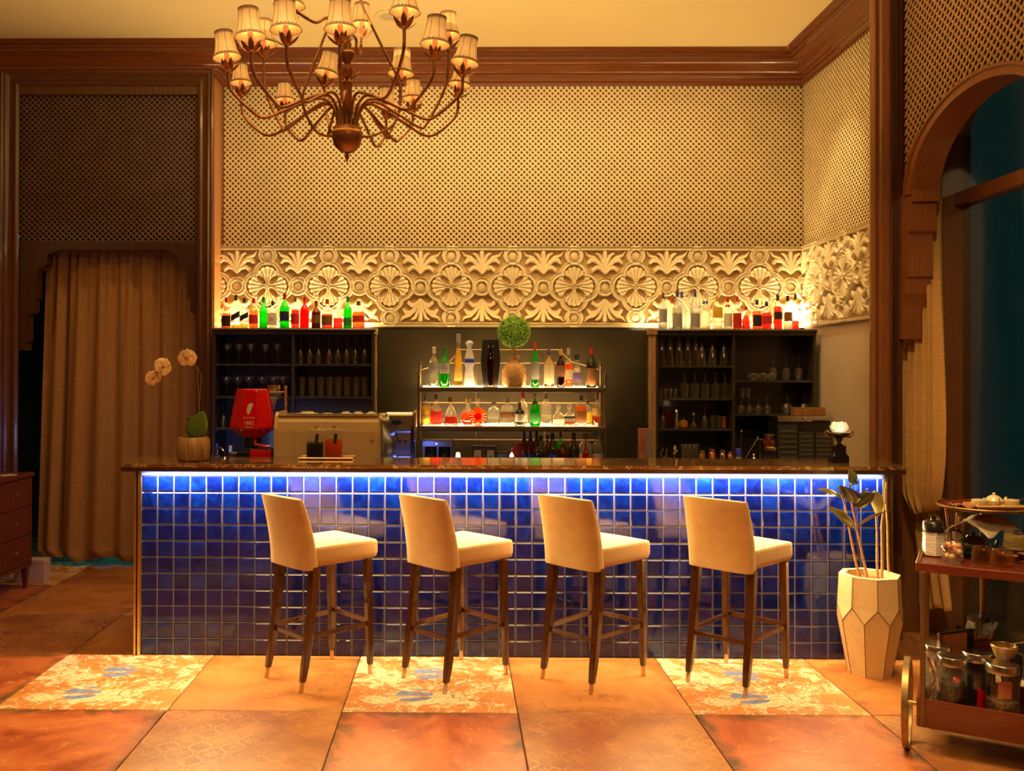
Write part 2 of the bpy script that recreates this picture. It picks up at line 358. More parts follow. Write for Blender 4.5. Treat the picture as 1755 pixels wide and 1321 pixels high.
# ---- floor: slab plus single tiles
fl = struct('floor', MB().box(XL, 5.2, YF, 4.2, -.12, -.012), mat('floor_joint', (.07, .035, .015), .8))
def floor_mats():
    out = {}
    def base(n):
        v = n.coord(); oi = n.new('ShaderNodeObjectInfo').outputs['Random']
        a = n.new('ShaderNodeVectorMath', operation='ADD'); n.link(v, a.inputs[0]); n.link(n.comb(n.math('MULTIPLY', oi, 53.0), n.math('MULTIPLY', oi, 29.0)), a.inputs[1])
        return v, a.outputs[0], oi
    def edge(n, v):   # worn dark rim of the tile (0 centre .. 1 rim)
        s = n.sep(v); ax = n.math('ABSOLUTE', s[0]); ay = n.math('ABSOLUTE', s[1]); return n.math('MAXIMUM', ax, ay)
    for nm, a, b, c in (('plain', (.30, .095, .022), (.50, .19, .042), (.60, .26, .07)), ('rust', (.26, .05, .018), (.46, .115, .035), (.56, .19, .055))):
        n = N('terracotta_'+nm); v, w_, oi = base(n); f = n.noise(w_, 2.2, 8, .68, 1.2)
        cc = n.ramp(f, [(.30, a), (.48, b), (.66, c)]); cc = n.mix(n.math('MULTIPLY', n.math('GREATER_THAN', n.noise(w_, 11, 9, .75, .6), .60), .45), cc, (.72, .38, .12)); cc = n.mix(n.math('MULTIPLY', n.math('LESS_THAN', n.noise(w_, 5, 9, .75, 1.5), .40), .5), cc, (.24, .085, .022))
        g = n.noise(w_, 3.5, 8, .7, 1.2); e = edge(n, v)
        d = n.math('MULTIPLY', n.math('GREATER_THAN', n.math('ADD', n.math('MULTIPLY', g, .5), e), .655), .55)
        d2 = n.new('ShaderNodeMapRange'); n.link(n.math('ADD', n.math('MULTIPLY', g, .45), e), d2.inputs[0]); d2.inputs[1].default_value = .59 if nm == 'rust' else .63; d2.inputs[2].default_value = .70 if nm == 'rust' else .80; d2.inputs[4].default_value = .9
        cc = n.mix(d2.outputs[0], cc, (.085, .04, .012))
        sp = n.math('LESS_THAN', n.noise(w_, 90, 3), .30); cc = n.mix(n.math('MULTIPLY', sp, .5), cc, (.14, .05, .02))
        n.col(cc); n.bump(n.noise(w_, 18, 6), .12, .004); out[nm] = n.set(n.math('MULTIPLY_ADD', f, .3, .28), 0, .06)
    # faded stencil: flowers in scalloped rings
    n = N('terracotta_stencil'); v, w_, oi = base(n); s = n.sep(v); p = .15
    def cell(ox, oy):
        u = n.math('SUBTRACT', n.math('FRACT', n.math('ADD', n.math('DIVIDE', s[0], p), ox)), .5); q = n.math('SUBTRACT', n.math('FRACT', n.math('ADD', n.math('DIVIDE', s[1], p), oy)), .5)
        r = n.math('SQRT', n.math('ADD', n.math('MULTIPLY', u, u), n.math('MULTIPLY', q, q))); th = n.math('ARCTAN2', q, u); return u, q, r, th
    u, q, r, th = cell(0, 0)
    pet = n.math('MULTIPLY', n.math('LESS_THAN', r, n.math('MULTIPLY_ADD', n.math('POWER', n.math('ABSOLUTE', n.math('COSINE', n.math('MULTIPLY', th, 4.0))), 1.0), .22, .06)), n.math('GREATER_THAN', r, .07))
    pet = n.math('MAXIMUM', pet, n.math('LESS_THAN', r, .045))
    u2, q2, r2, t2 = cell(.5, .5)
    ring = n.math('LESS_THAN', n.math('ABSOLUTE', n.math('SUBTRACT', r2, .34)), .035)
    lobes = n.math('LESS_THAN', n.math('ABSOLUTE', n.math('SUBTRACT', r, .43)), .03)
    pat = n.math('MAXIMUM', pet, n.math('MAXIMUM', ring, lobes))
    fade = n.ramp(n.noise(w_, 2.0, 6, .6), [(.38, (0, 0, 0)), (.60, (1, 1, 1))]); f = n.noise(w_, 2.4, 7, .62, .8)
    cc = n.ramp(f, [(.3, (.34, .14, .035)), (.55, (.47, .20, .055)), (.75, (.55, .26, .08))]); field = n.mix(fade, cc, (.27, .075, .025))
    cc = n.mix(n.math('MULTIPLY', pat, n.math('MULTIPLY', n.ramp(n.noise(w_, 1.6, 5, .6), [(.46, (.05, .05, .05)), (.62, (1, 1, 1))]), .75)), field, n.mix(fade, (.50, .25, .08), (.60, .31, .11)))
    cc = n.mix(n.math('MULTIPLY', n.math('GREATER_THAN', n.noise(w_, 7, 8, .7), .60), .6), cc, (.48, .20, .06))
    n.col(cc); n.bump(f, .1, .003); out['stencil'] = n.set(.42, 0, .05)
    # abstract floral tile: cream blots, thin outlines and two blue leaf fans
    n = N('floral_tile'); v, w_, oi = base(n); s = n.sep(v)
    f = n.noise(v, 3.2, 10, .74, 1.2); g = n.noise(v, 11, 10, .8, .5)
    k = n.math('MULTIPLY_ADD', g, .45, n.math('MULTIPLY', f, .75))
    cc = n.ramp(n.noise(v, 3, 6), [(.3, (.52, .17, .04)), (.7, (.68, .30, .08))])
    cc = n.mix(n.ramp(k, [(.59, (0, 0, 0)), (.62, (1, 1, 1))]), cc, n.ramp(n.noise(v, 40, 4), [(.3, (.50, .40, .20)), (.5, (.72, .62, .38)), (.7, (.86, .78, .55))]))
    cc = n.mix(n.math('MULTIPLY', n.math('LESS_THAN', n.math('ABSOLUTE', n.math('SUBTRACT', n.noise(v, 2.2, 2, .5, 2.5), .5)), .008), .7), cc, (.34, .17, .06))
    cc = n.mix(n.math('MULTIPLY', n.math('LESS_THAN', n.math('ABSOLUTE', n.math('SUBTRACT', n.noise(v, 4.2, 2, .5, 1.5), .46)), .006), .8), cc, (.85, .74, .45))
    def fan(cx, cy, rx, ry):
        a = n.math('DIVIDE', n.math('SUBTRACT', s[0], cx), rx); b = n.math('DIVIDE', n.math('SUBTRACT', s[1], cy), ry)
        rr = n.math('ADD', n.math('MULTIPLY', a, a), n.math('MULTIPLY', b, b)); ins = n.math('LESS_THAN', n.math('ADD', rr, n.math('MULTIPLY', g, .5)), 1.15)
        st = n.math('GREATER_THAN', n.math('SINE', n.math('MULTIPLY_ADD', b, 7.5, n.math('MULTIPLY', a, n.math('MULTIPLY', b, 3.0)))), -.35); return n.math('MULTIPLY', ins, st)
    bl = n.math('MAXIMUM', fan(-.02, .15, .10, .11), fan(-.09, -.21, .105, .105))
    cc = n.mix(bl, cc, n.ramp(n.noise(v, 30, 3), [(.3, (.15, .20, .44)), (.7, (.28, .34, .62))]))
    n.col(cc); n.bump(g, .12, .003); out['floral'] = n.set(.4, 0, .06)
    return out
FM = floor_mats()
TS = .9; TX0 = -.585+.004
tb = MB().box(-.4475, .4475, -.4475, .4475, -.014, 0); TM = {k: tb.mesh('tile_'+k, m) for k, m in FM.items()}
for iy in range(-7, 5):
    for ix in range(-5, 6):
        x = TX0+(ix+.5)*TS; y = (iy+.5)*TS
        if iy == -1: kd = 'floral' if ix % 2 == 0 else 'plain'
        elif iy == -2: kd = 'stencil' if ix % 2 else 'rust'
        elif iy == 0: kd = 'stencil' if ix % 2 else 'plain'
        else: kd = ('floral', 'plain', 'rust', 'stencil')[(ix*3+iy*2) % 4]
        if (ix, iy) == (-3, -1): kd = 'rust'
        o = link('floor_tile', TM[kd], fl, (x, y, 0), (0, 0, 0)); o.modifiers.new('b', 'BEVEL').width = .003
# ---- ceiling with recessed downlight, walls
cl = struct('ceiling', MB().box(XL, 5.2, YF, 4.2, CEIL, CEIL+.1), M['ceil'])
dl = at(668, 27, Z=CEIL); dt = thing('ceiling_downlight', 'round recessed downlight in the ceiling behind the chandelier shades', 'downlight', (dl.x, dl.y, CEIL))
obj('trim_ring', MB().lathe([(.075, -.001), (.115, -.001), (.118, -.008), (.108, -.014), (.078, -.010), (.075, -.001)], 32, caps=False), M['ceil'], dt, True)
obj('reflector', MB().lathe([(.076, -.008), (.066, -.003), (.03, -.002), (.001, -.002)], 28), M['uplight'], dt, True)
BZ0, BZ1 = at(900, 561, Y=YB).z, at(900, 422, Y=YB).z       # carved band, bottom and top
wb = struct('wall_back', MB().box(-2.16, XR+.1, YB, YB+.1, 0, CEIL), M['latback'])
struct('wall_right', MB().box(XR, XR+.1, .60, YB, 0, CEIL), M['plaster'])
struct('wall_left', MB().box(XL-.1, XL, YF, 4.0, 0, CEIL), M['room'])
struct('wall_service', MB().box(-2.2, -2.12, YB+.02, 4.0, 0, CEIL), M['room'])
struct('wall_front', MB().box(XL-.1, 5.2, YF-.1, YF, 0, CEIL), M['room'])
struct('wall_passage', MB().box(XL, -2.2, 3.9, 4.0, 0, CEIL), mat('passage_wall', (.05, .07, .09), .8))
# dark panelling under the band between the cabinets
struct('trim_1', MB().box(-2.11, XR, YB-.02, YB, .0, BZ0-.004), M['backdark'])
# ---- crown moulding swept along the walls
crown = [(0, 4.29), (.02, 4.29), (.025, 4.315), (.045, 4.325), (.045, 4.352), (.062, 4.362), (.062, 4.378), (.075, 4.385), (.088, 4.40), (.10, 4.425), (.118, 4.45), (.145, 4.468), (.17, 4.478), (.172, 4.498), (.19, 4.505), (.19, 4.524), (.215, 4.53), (.225, 4.545), (.24, 4.558), (0, 4.558)]
def sweep_plan(path, prof):
    """profile (offset into the room, height) along a plan polyline; the room lies to the right of the direction of travel"""
    mb = MB(); P = [Vector(p) for p in path]; n = len(P); vs = []
    for i, p in enumerate(P):
        ns = []
        if i > 0: d = (P[i]-P[i-1]).normalized(); ns.append(Vector((d.y, -d.x)))
        if i < n-1: d = (P[i+1]-P[i]).normalized(); ns.append(Vector((d.y, -d.x)))
        nn = sum(ns, Vector((0, 0))); nn = nn/(nn.dot(ns[0]))
        vs += [(p.x+nn.x*o, p.y+nn.y*o, z) for o, z in prof]
    k = len(prof); return mb.add(vs, [(i*k+j, i*k+(j+1) % k, (i+1)*k+(j+1) % k, (i+1)*k+j) for i in range(n-1) for j in range(k)])
struct('trim_2', sweep_plan([(XL, YP), (-2.114, YP), (-2.114, YB), (XR, YB), (XR, .62)], crown), M['trimx'], smooth=True)
# ---- trellis
def lattice(u0, u1, v0, v1, pitch=.05, wd=.0135, th=.006, hole=None):
    """two layers of crossing diagonal slats in the (u,v) plane, clipped to a rectangle and outside an ellipse; returns [(a,b,layer)]"""
    segs = []
    for layer, sgn in ((0, 1), (1, -1)):
        # lines: v = sgn*u + c
        cs = [v-sgn*u for u in (u0, u1) for v in (v0, v1)]; c = math.ceil(min(cs)/pitch)*pitch
        while c < max(cs):
            ts = []
            ua, ub = u0, u1; va, vb = sorted(((v0-c)*sgn, (v1-c)*sgn)); a, b = max(ua, va), min(ub, vb)
            if b-a > .01:
                iv = [(a, b)]
                if hole:
                    hu, hv, ru, rv = hole; A = 1/ru**2+1/rv**2; k = c-hv; B = -2*hu/ru**2+2*sgn*k/rv**2; C = hu*hu/ru**2+k*k/rv**2-1; D = B*B-4*A*C
                    if D > 0:
                        e0, e1 = (-B-math.sqrt(D))/(2*A), (-B+math.sqrt(D))/(2*A); iv = [(p, q) for p, q in ((a, min(b, e0)), (max(a, e1), b)) if q-p > .008]
                for p, q in iv: segs.append(((p, sgn*p+c), (q, sgn*q+c), layer))
            c += pitch
    return segs
def lattice_mesh(segs, place, wd=.0128, th=.006):
    mb = MB()
    for (a, b, layer) in segs:
        d = Vector((b[0]-a[0], b[1]-a[1])).normalized(); nrm = Vector((-d.y, d.x))*wd/2; h0, h1 = layer*th, layer*th+th
        q = [(a[0]-nrm.x, a[1]-nrm.y), (b[0]-nrm.x, b[1]-nrm.y), (b[0]+nrm.x, b[1]+nrm.y), (a[0]+nrm.x, a[1]+nrm.y)]
        mb.hexa([place(x, y, h0) for x, y in q], [place(x, y, h1) for x, y in q])
    return mb
lt = thing('trellis_panel', 'wide cream diagonal trellis filling the back wall under the crown moulding', 'trellis', (0, YB, 3.5))
o = obj('lattice_slats', lattice_mesh(lattice(-2.08, XR-.012, BZ1+.0, 4.29), lambda u, v, h: (u, -.006-h, v-3.5), th=.004), M['lattice'], lt); o['kind'] = 'stuff'
lt = thing('trellis_panel', 'cream diagonal trellis on the right-hand side wall of the niche', 'trellis', (XR, 1.9, 3.5))
o = obj('lattice_slats', lattice_mesh(lattice(.63, YB-.014, BZ1, 4.29), lambda u, v, h: (-.006-h, u-1.9, v-3.5), wd=.0125, th=.003), M['lattice'], lt); o['kind'] = 'stuff'
struct('trim_3', MB().box(XR-.004, XR-.0005, .62, YB, BZ1, 4.3), M['latback'])
# left side strip of the niche return
struct('trim_4', MB().box(-2.16, -2.10, YP-.02, YB, 0, 4.3), mat('return_strip', (.42, .19, .07), .4, coat=.3))

# ---- carved relief band (height field modules)
PER = at(563.5, 490, Y=YB).x-at(459, 490, Y=YB).x; XC0 = at(668.4, 490, Y=YB).x
def relief(U, V):
    u = (U+PER/2) % PER-PER/2; v = V; au, av = np.abs(u), np.abs(v); H = np.zeros_like(u)
    S = lambda x: np.clip(x, 0, 1)**2*(3-2*np.clip(x, 0, 1))
    def band(d, w_):
        a = np.abs(d); e = S((w_-a)/.004); rid = np.exp(-((a-(w_-.005))/.0032)**2); return e*(.019+.010*rid)
    L = .098; R = .110
    d = np.minimum(np.minimum(np.hypot(au-L, v), np.hypot(u, av-L)), 9)-R
    m = d < -.02
    # flower medallion
    r = np.hypot(u, v); th = np.arctan2(v, u); a = (th+PI/4) % (PI/2)-PI/4; ad = np.degrees(a)
    lob = np.abs(np.cos(np.radians(ad*180/15.5)))
    rout = .180*(1-.20*(np.abs(ad)/42)**2)-.010*(1-lob)
    pet = S((rout-r)/.008)*S((r)/.03)*(.010+.014*lob**.6*np.clip(r/.10, .3, 1))
    tip = np.exp(-((r-(rout-.012))/.007)**2)*.005*S((rout-r)/.004); pet = pet+tip*(np.abs(ad) < 40)
    dd = (th) % (PI/2)-PI/4; x1 = r*np.cos(dd); y1 = r*np.sin(dd); e = np.sqrt(((x1-.078)/.052)**2+(y1/.026)**2)
    pet = np.where(e < 1.0, .003, pet); pet = np.maximum(pet, .026*np.exp(-((e-1.12)/.13)**2)*(r < .15))
    H = np.maximum(H, np.where(m, pet, 0))
    H = np.maximum(H, band(d, .021))
    for cu, cv in ((PER/2, 0), (0, .272)):
        q = np.hypot(au-cu, av-cv); H = np.where(q < .055, 0, H) if cv else H
        H = np.maximum(H, band(q-.063, .021)); H = np.maximum(H, .004*(q < .04)+.012*np.sqrt(np.clip(1-(q/.040)**2, 0, 1)))
    H = np.maximum(H, band(av-.331, .018)); H = np.where(av > .350, .022, H)
    # acanthus palmettes between the rings
    x = PER/2-au; y = av
    leaves = [([(0, .115), (0, .20), (0, .295)], [.010, .014, .020]), ([(.004, .12), (.02, .21), (.048, .272), (.075, .288)], [.009, .012, .015, .010]),
              ([(.006, .12), (.035, .18), (.08, .228), (.125, .232), (.148, .205)], [.012, .017, .020, .019, .012]), ([(.05, .21), (.10, .252), (.15, .268), (.178, .305)], [.014, .015, .012, .004]),
              ([(.008, .118), (.035, .155), (.075, .168), (.105, .145), (.108, .128)], [.010, .015, .018, .015, .008])]
    K = np.zeros_like(u)
    for pts, rs in leaves:
        D = np.full_like(u, 9.); 
        for i in range(len(pts)-1):
            (ax, ay), (bx, by) = pts[i], pts[i+1]; ex, ey = bx-ax, by-ay; t = np.clip(((x-ax)*ex+(y-ay)*ey)/(ex*ex+ey*ey), 0, 1)
            rad = rs[i]+(rs[i+1]-rs[i])*t; D = np.minimum(D, np.hypot(x-ax-ex*t, y-ay-ey*t)/rad)
        K = np.maximum(K, np.where(D < 1, .008+.017*np.sqrt(np.clip(1-D**2, 0, 1))+.004*np.exp(-((D-.78)/.15)**2), 0))
    free = (H < .006)
    return np.where(free, np.maximum(H, K), H)
def relief_mesh(ua, ub, name='relief_panel'):
    hh = .355; nu = max(4, int((ub-ua)/.0040)); nv = int(2*hh/.0040)
    us = np.linspace(ua, ub, nu+1); vs = np.linspace(-hh, hh, nv+1); U, V = np.meshgrid(us, vs); H = relief(U, V)
    H = H*1.35; Hc = (H[:-1, :-1]+H[1:, 1:]+H[1:, :-1]+H[:-1, 1:])/4
    co = np.stack([U, -H-.004, V], -1).reshape(-1, 3); i, j = np.meshgrid(np.arange(nu), np.arange(nv)); a = (j*(nu+1)+i).ravel()
    F = np.stack([a, a+1, a+nu+2, a+nu+1], 1)
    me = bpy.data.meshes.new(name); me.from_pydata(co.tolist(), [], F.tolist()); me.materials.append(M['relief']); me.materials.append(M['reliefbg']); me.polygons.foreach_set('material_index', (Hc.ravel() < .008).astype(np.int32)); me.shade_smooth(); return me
BC = (BZ0+BZ1)/2; BS = (BZ1-BZ0)/.71
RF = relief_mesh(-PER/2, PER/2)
bt = thing('carved_band', 'cream carved frieze of flower medallions and scrolls along the back wall', 'carved frieze', (0, YB, BC))
k0 = math.ceil((-2.10-XC0+PER/2)/PER)
x = XC0+k0*PER-PER/2-(-2.10)
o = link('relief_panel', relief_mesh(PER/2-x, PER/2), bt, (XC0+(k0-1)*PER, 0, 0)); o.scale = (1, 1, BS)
k = k0
while XC0+(k+.5)*PER < XR:
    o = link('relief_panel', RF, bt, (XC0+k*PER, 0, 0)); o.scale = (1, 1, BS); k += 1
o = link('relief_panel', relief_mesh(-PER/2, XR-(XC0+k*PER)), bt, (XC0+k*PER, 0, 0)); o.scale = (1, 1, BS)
br = thing('carved_band', 'cream carved frieze turning onto the right side wall of the niche', 'carved frieze', (XR, 0, BC))
yc = 2.17
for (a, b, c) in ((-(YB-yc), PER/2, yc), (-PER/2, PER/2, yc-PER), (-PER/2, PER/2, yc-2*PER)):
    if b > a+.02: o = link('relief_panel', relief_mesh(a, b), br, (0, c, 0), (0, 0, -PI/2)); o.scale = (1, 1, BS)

# ---- left portal: moulded frame, dark trellis, stepped arch, curtain
def frame_u(x0, x1, zt, zb, prof, place):
    cs = [((x0, zb), (1, 0)), ((x0, zt), (1, -1)), ((x1, zt), (-1, -1)), ((x1, zb), (-1, 0))]; k = len(prof); vs = []
    for (cx, cz), (ix, iz) in cs: vs += [place(cx+ix*o, cz+iz*o, d) for o, d in prof]
    return MB().add(vs, [(i*k+j, i*k+(j+1) % k, (i+1)*k+(j+1) % k, (i+1)*k+j) for i in range(3) for j in range(k)])
mould = [(0, 0), (0, .05), (.012, .058), (.022, .05), (.03, .042), (.045, .05), (.062, .038), (.075, .028), (.10, .024), (.115, .034), (.128, .03), (.14, .018), (.15, .012), (.15, 0)]
XA, XB = at(2, 700, Y=YP).x, at(366, 700, Y=YP).x; ZT = at(180, 118, Y=YP).z
pl = lambda x, z, d: (x, YP-d, z)
struct('trim_5', frame_u(XA, XB, ZT, 0, mould, pl), M['trim'], smooth=True)
xi0, xi1 = at(37, 300, Y=YP).x, at(335, 300, Y=YP).x; zt, zm0, zm1 = at(180, 158, Y=YP).z, at(180, 413, Y=YP).z, at(180, 428, Y=YP).z
struct('wall_portal', MB().box(XL, XA+.02, YP, YP+.12, 0, CEIL).box(XB-.02, -2.11, YP, YP+.12, 0, CEIL).box(XA, XB, YP, YP+.12, zt-.02, CEIL), M['trim'])
lt = thing('trellis_panel', 'dark brown trellis panel above the curtained doorway on the left', 'trellis', ((xi0+xi1)/2, YP, zm0))
cxp = (xi0+xi1)/2; xi0, xi1 = XA+.12, XB-.12
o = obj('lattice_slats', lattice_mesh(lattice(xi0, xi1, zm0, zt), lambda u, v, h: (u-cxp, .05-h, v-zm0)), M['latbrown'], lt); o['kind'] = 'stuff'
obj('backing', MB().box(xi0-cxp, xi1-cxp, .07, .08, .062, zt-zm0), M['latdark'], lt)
# stepped moorish head of the doorway
def stepped(left):
    px = [100, 80, 80, 74, 66, 62, 62, 57.5, 57.5, 46, 46, 43, 43]; py = [428, 436, 452, 456, 460, 466, 510, 512, 532, 542, 585, 588, 600]
    pts = [(at(a, b, Y=YP).x, at(a, b, Y=YP).z) for a, b in zip(px, py)]; out = [(xi0-.02, zm1)]+pts+[(xi0-.02, pts[-1][1])]
    if not left: cx = at(191, 600, Y=YP).x; out = [(2*cx-a, b) for a, b in out]; out[0] = (xi1+.02, zm1); out[-1] = (xi1+.02, out[-1][1])
    return out
pf = thing('portal_arch', 'dark stepped wooden arch head framing the curtain on the left', 'arch', (0, YP, 0))
obj('rail', MB().box(xi0-.02, xi1+.02, .01, .12, zm1-.002, zm0), M['dark'], pf, bevel=.006)
for L in (True, False): obj('stepped_bracket', MB().prism(stepped(L), .01, .12, 'y'), M['dark'], pf)
def curtain(name, x0, x1, z0, z1, Y, folds, amp, m, label, group=None, seed=0, parent=None):
    r = random.Random(seed); ph = [r.uniform(0, 6) for _ in range(4)]
    def fn(a, b):
        x = x0+(x1-x0)*a; z = z0+(z1-z0)*b; top = .35+.65*(1-b); q = a*folds*2*PI+.5*math.sin(a*5+ph[0])
        y = Y+amp*top*(math.sin(q+ph[1]+.5*math.sin(b*2+ph[2]))+.35*math.sin(2.1*q+ph[3]+b))+.006*math.sin(b*60)*(b > .94)*math.sin(q*3)
        return (x+.015*math.sin(q+b*2), y, z+.008*math.sin(q))
    o = obj(name, MB().grid(fn, folds*16, 40), m, parent, True, solid=.004)
    if not parent: tag(o, label, 'curtain', group)
    return o
cL = at(66, 700, Y=2.5).x; cR = at(332, 700, Y=2.5).x
def lc(a, b):
    z = .06+(2.86-.06)*b; s = 1-b
    tucks = [(.0, 1), (.13, .9), (.20, 1), (.33, .7), (.48, 1), (.57, .8), (.72, .9), (.86, 1), (1, .8)]
    x = cL+(cR-cL)*a-.08*s*(1-a)*(b > 0)+.05
    y = 2.52+.035*(.5+.6*s)*math.sin(a*7.2*2*PI+.9*math.sin(a*9)+.4*s)+.018*math.sin(a*15*2*PI+2)*(b)**3+.02*math.sin(a*3*PI+s*2)
    if .13 < a < .155: y += .05
    return (x, y, z+.02*math.sin(a*20))
tag(obj('door_curtain', MB().grid(lc, 170, 40), M['linen'], None, True, solid=.004), 'long mustard linen curtain hanging in the dark doorway on the left', 'curtain')
# ---- right column and window wall with arch
xs0_ = at(1490.5, 500, Y=.50).x
struct('trim_6', MB().box(xs0_, XW+.005, YCOL, .50, 0, CEIL), M['trim'])
xs = [at(p, 500, Y=YCOL-.03).x for p in (1494, 1497, 1500, 1505, 1509, 1522, 1527, 1534, 1540)]
struct('trim_11', MB().box(XW+.01, XG+.05, .596, .618, 0, CEIL), M['jamb'])
hs = [.0, .03, .03, .018, .035, .035, .012, .0, .0]
poly = [(xs[0], YCOL)]+[(x, YCOL-h) for x, h in zip(xs, [.02, .045, .045, .03, .05, .05, .02, .012, .012])]+[(xs[-1], YCOL)]
struct('trim_7', MB().prism(poly, 0, CEIL, 'z'), M['jamb'])
xe_ = at(1528, 500, Y=YCOL-.03).x; struct('trim_10', MB().box(xe_, xs[-1]+.003, YCOL-.016, YCOL+.06, 0, CEIL), M['dark'])
AY, AR, AH, AZ = -.46, .785, .535, 2.885      # arch centre, half width, rise, springing
def wallpoly():
    """outline of the solid part left of and below the arch: stepped bracket, in (Y,z)"""
    px = [1554, 1580, 1580, 1551, 1551, 1560, 1546, 1546, 1551, 1536, 1536, 1531]
    return None
OT = .075
ww = struct('wall_window', MB().box(XW, XW+.06, YF, AY-AR-.40, 0, CEIL), M['jamb'])
# lattice spandrel above the arch
SZ = AZ
lt = thing('trellis_panel', 'brown openwork trellis above the arched window at the upper right', 'trellis', (XW, .2, 3.6))
o = obj('lattice_slats', lattice_mesh(lattice(AY-AR-.40, YCOL-.055, SZ, CEIL, pitch=.058, hole=(AY, AZ, AR-.02, AH-.02)), lambda u, v, h: (.0-h, u-.2, v-3.6), wd=.0145, th=.004), M['latwood'], lt); o['kind'] = 'stuff'
def ringpoly(ru, rv, n=48): return [(AY+ru*math.cos(PI*i/n), AZ+rv*math.sin(PI*i/n)) for i in range(n+1)]
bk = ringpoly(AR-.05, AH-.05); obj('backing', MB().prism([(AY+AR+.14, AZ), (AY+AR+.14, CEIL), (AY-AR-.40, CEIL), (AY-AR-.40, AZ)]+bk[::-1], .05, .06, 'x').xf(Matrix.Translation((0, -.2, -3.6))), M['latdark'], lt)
wa = thing('window_arch', 'brown wooden arch with stepped brackets around the tall window', 'arch', (XW, AY, 0))
oo, ii = ringpoly(AR, AH), ringpoly(AR-.075, AH-.065)
obj('arch_ring', MB().prism(oo+ii[::-1], -.03, .16, 'x').xf(Matrix.Translation((0, -AY, 0))), M['jamb'], wa, True)
oo2, ii2 = ringpoly(AR+.0, AH+.0), ringpoly(AR-.018, AH-.016)
obj('arch_bead', MB().prism(oo2+ii2[::-1], -.042, -.028, 'x').xf(Matrix.Translation((0, -AY, 0))), M['jamb'], wa, True)
def bracket(sgn):
    # (distance inward from the column, z) steps, widest at the springing
    b = [(-.0, SZ+.02), (.115, SZ+.02), (.19, SZ+.02), (.19, SZ-.05), (.16, SZ-.05), (.16, SZ-.20), (.145, SZ-.235), (.115, SZ-.25), (.115, SZ-.52), (.09, SZ-.53), (.09, SZ-.63), (.07, SZ-.66), (.05, SZ-.70), (.05, SZ-.92), (.0, SZ-.92)]
    e = YCOL-.005
    return [((e-a if sgn > 0 else 2*AY-(e-a)), z) for a, z in b]
for s in (1, -1): obj('stepped_bracket', MB().prism(bracket(s), -.02, .14, 'x').xf(Matrix.Translation((0, -AY, 0))), M['jamb'], wa)
# window: frame, transom, glass
wn = struct('window_1', MB().box(XG-.05, XG+.04, .76, .88, 0, 4.2).box(XG-.05, XG+.04, -2.0, .88, 0, .05), M['dark'])
zt0 = at(1622, 352, X=XG).z
struct('window_transom', MB().box(XG-.06, XG+.05, -2.0, .80, zt0-.045, zt0+.045), M['jamb'], wn, bevel=.006)
struct('window_mullion', MB().box(XG-.05, XG+.04, -.80, -.74, 0, zt0), M['dark'], wn)
def arc2(ru, rv, n=40, cy=-.60): return [(cy+ru*math.cos(PI*i/n), zt0+rv*math.sin(PI*i/n)) for i in range(n+1)]
struct('window_head', MB().prism(arc2(1.40, 1.18)+arc2(1.31, 1.09)[::-1], XG-.05, XG+.04, 'x'), M['dark'], wn, smooth=True)
struct('window_pane', MB().box(XG-.004, XG+.004, -2.0, .77, .05, zt0-.045), M['pane'], wn)
struct('window_pane', MB().prism(arc2(1.33, 1.11), XG-.004, XG+.004, 'x'), M['pane'], wn)
struct('window_sill', MB().box(XW+.30, XG, -2.0, .76, 0, .012), M['dark'], wn)
struct('wall_reveal', MB().box(XR+.1, XG+.06, .62, .9, 0, CEIL).box(XG-.06, XG+.06, .80, .9, 0, CEIL).box(XG-.02, XG+.06, YF, -2.0, 0, CEIL).prism([(.88, zt0), (.88, CEIL), (-2.0, CEIL), (-2.0, zt0)]+arc2(1.38, 1.16)[::-1], XG-.03, XG+.06, 'x'), mat('reveal_paint', (.30, .21, .07), .35, coat=.5))
struct('wall_opposite', MB().box(6.6, 6.7, -7, 4.5, -1, 2.2), mat('outside_wall', (.16, .20, .15), .9))
# tied-back curtain in the arch
ed = [(300, 1578, 1604, 3.12), (420, 1568, 1604, 3.10), (480, 1557, 1605, 3.08), (560, 1552, 1607, 3.05), (640, 1546, 1609, 3.02), (720, 1542, 1610, 2.99), (790, 1541, 1609, 2.98), (830, 1544, 1606, 2.98), (855, 1552, 1603, 2.99), (872, 1568, 1600, 3.0)]
YY = [e[0] for e in ed]
def rc(a, b):
    py = 300+(875-300)*(1-b); xl = np.interp(py, YY, [e[1] for e in ed]); xr = np.interp(py, YY, [e[2] for e in ed]); X = np.interp(py, YY, [e[3] for e in ed])
    px = xl+(xr-xl)*a; sag = 26*max(0, (py-790)/85)**1.5*math.sin(PI*min(1, a*1.25))*(1-a)
    s = (875-py)/575; P = at(px, py+sag*.3, X=X); q = a*5.2*2*PI+s*1.6
    return (P.x+.034*math.sin(q)+.010*math.sin(2.7*q+1), min(P.y, .58)+.016*math.cos(q), P.z)
wc = thing('window_curtain', 'gold linen curtain tied back at the left side of the arched window', 'curtain', (3.1, .4, .9))
T0 = Matrix.Translation((-3.1, -.4, -.9))
obj('drape', MB().grid(rc, 110, 44).xf(T0), M['linen2'], wc, True, solid=.004)
def tail(a, b):
    py = 1044-(1044-868)*b; xl = np.interp(py, [868, 900, 1044], [1572, 1566, 1576]); xr = np.interp(py, [868, 900, 1044], [1600, 1612, 1632]); P = at(xl+(xr-xl)*a, py+5*math.sin(a*9), X=3.05); q = a*3*2*PI+.6*b
    return (P.x+.03*math.sin(q), min(P.y, .58), P.z)
obj('curtain_tail', MB().grid(tail, 46, 20).xf(T0), M['linen2'], wc, True, solid=.004)
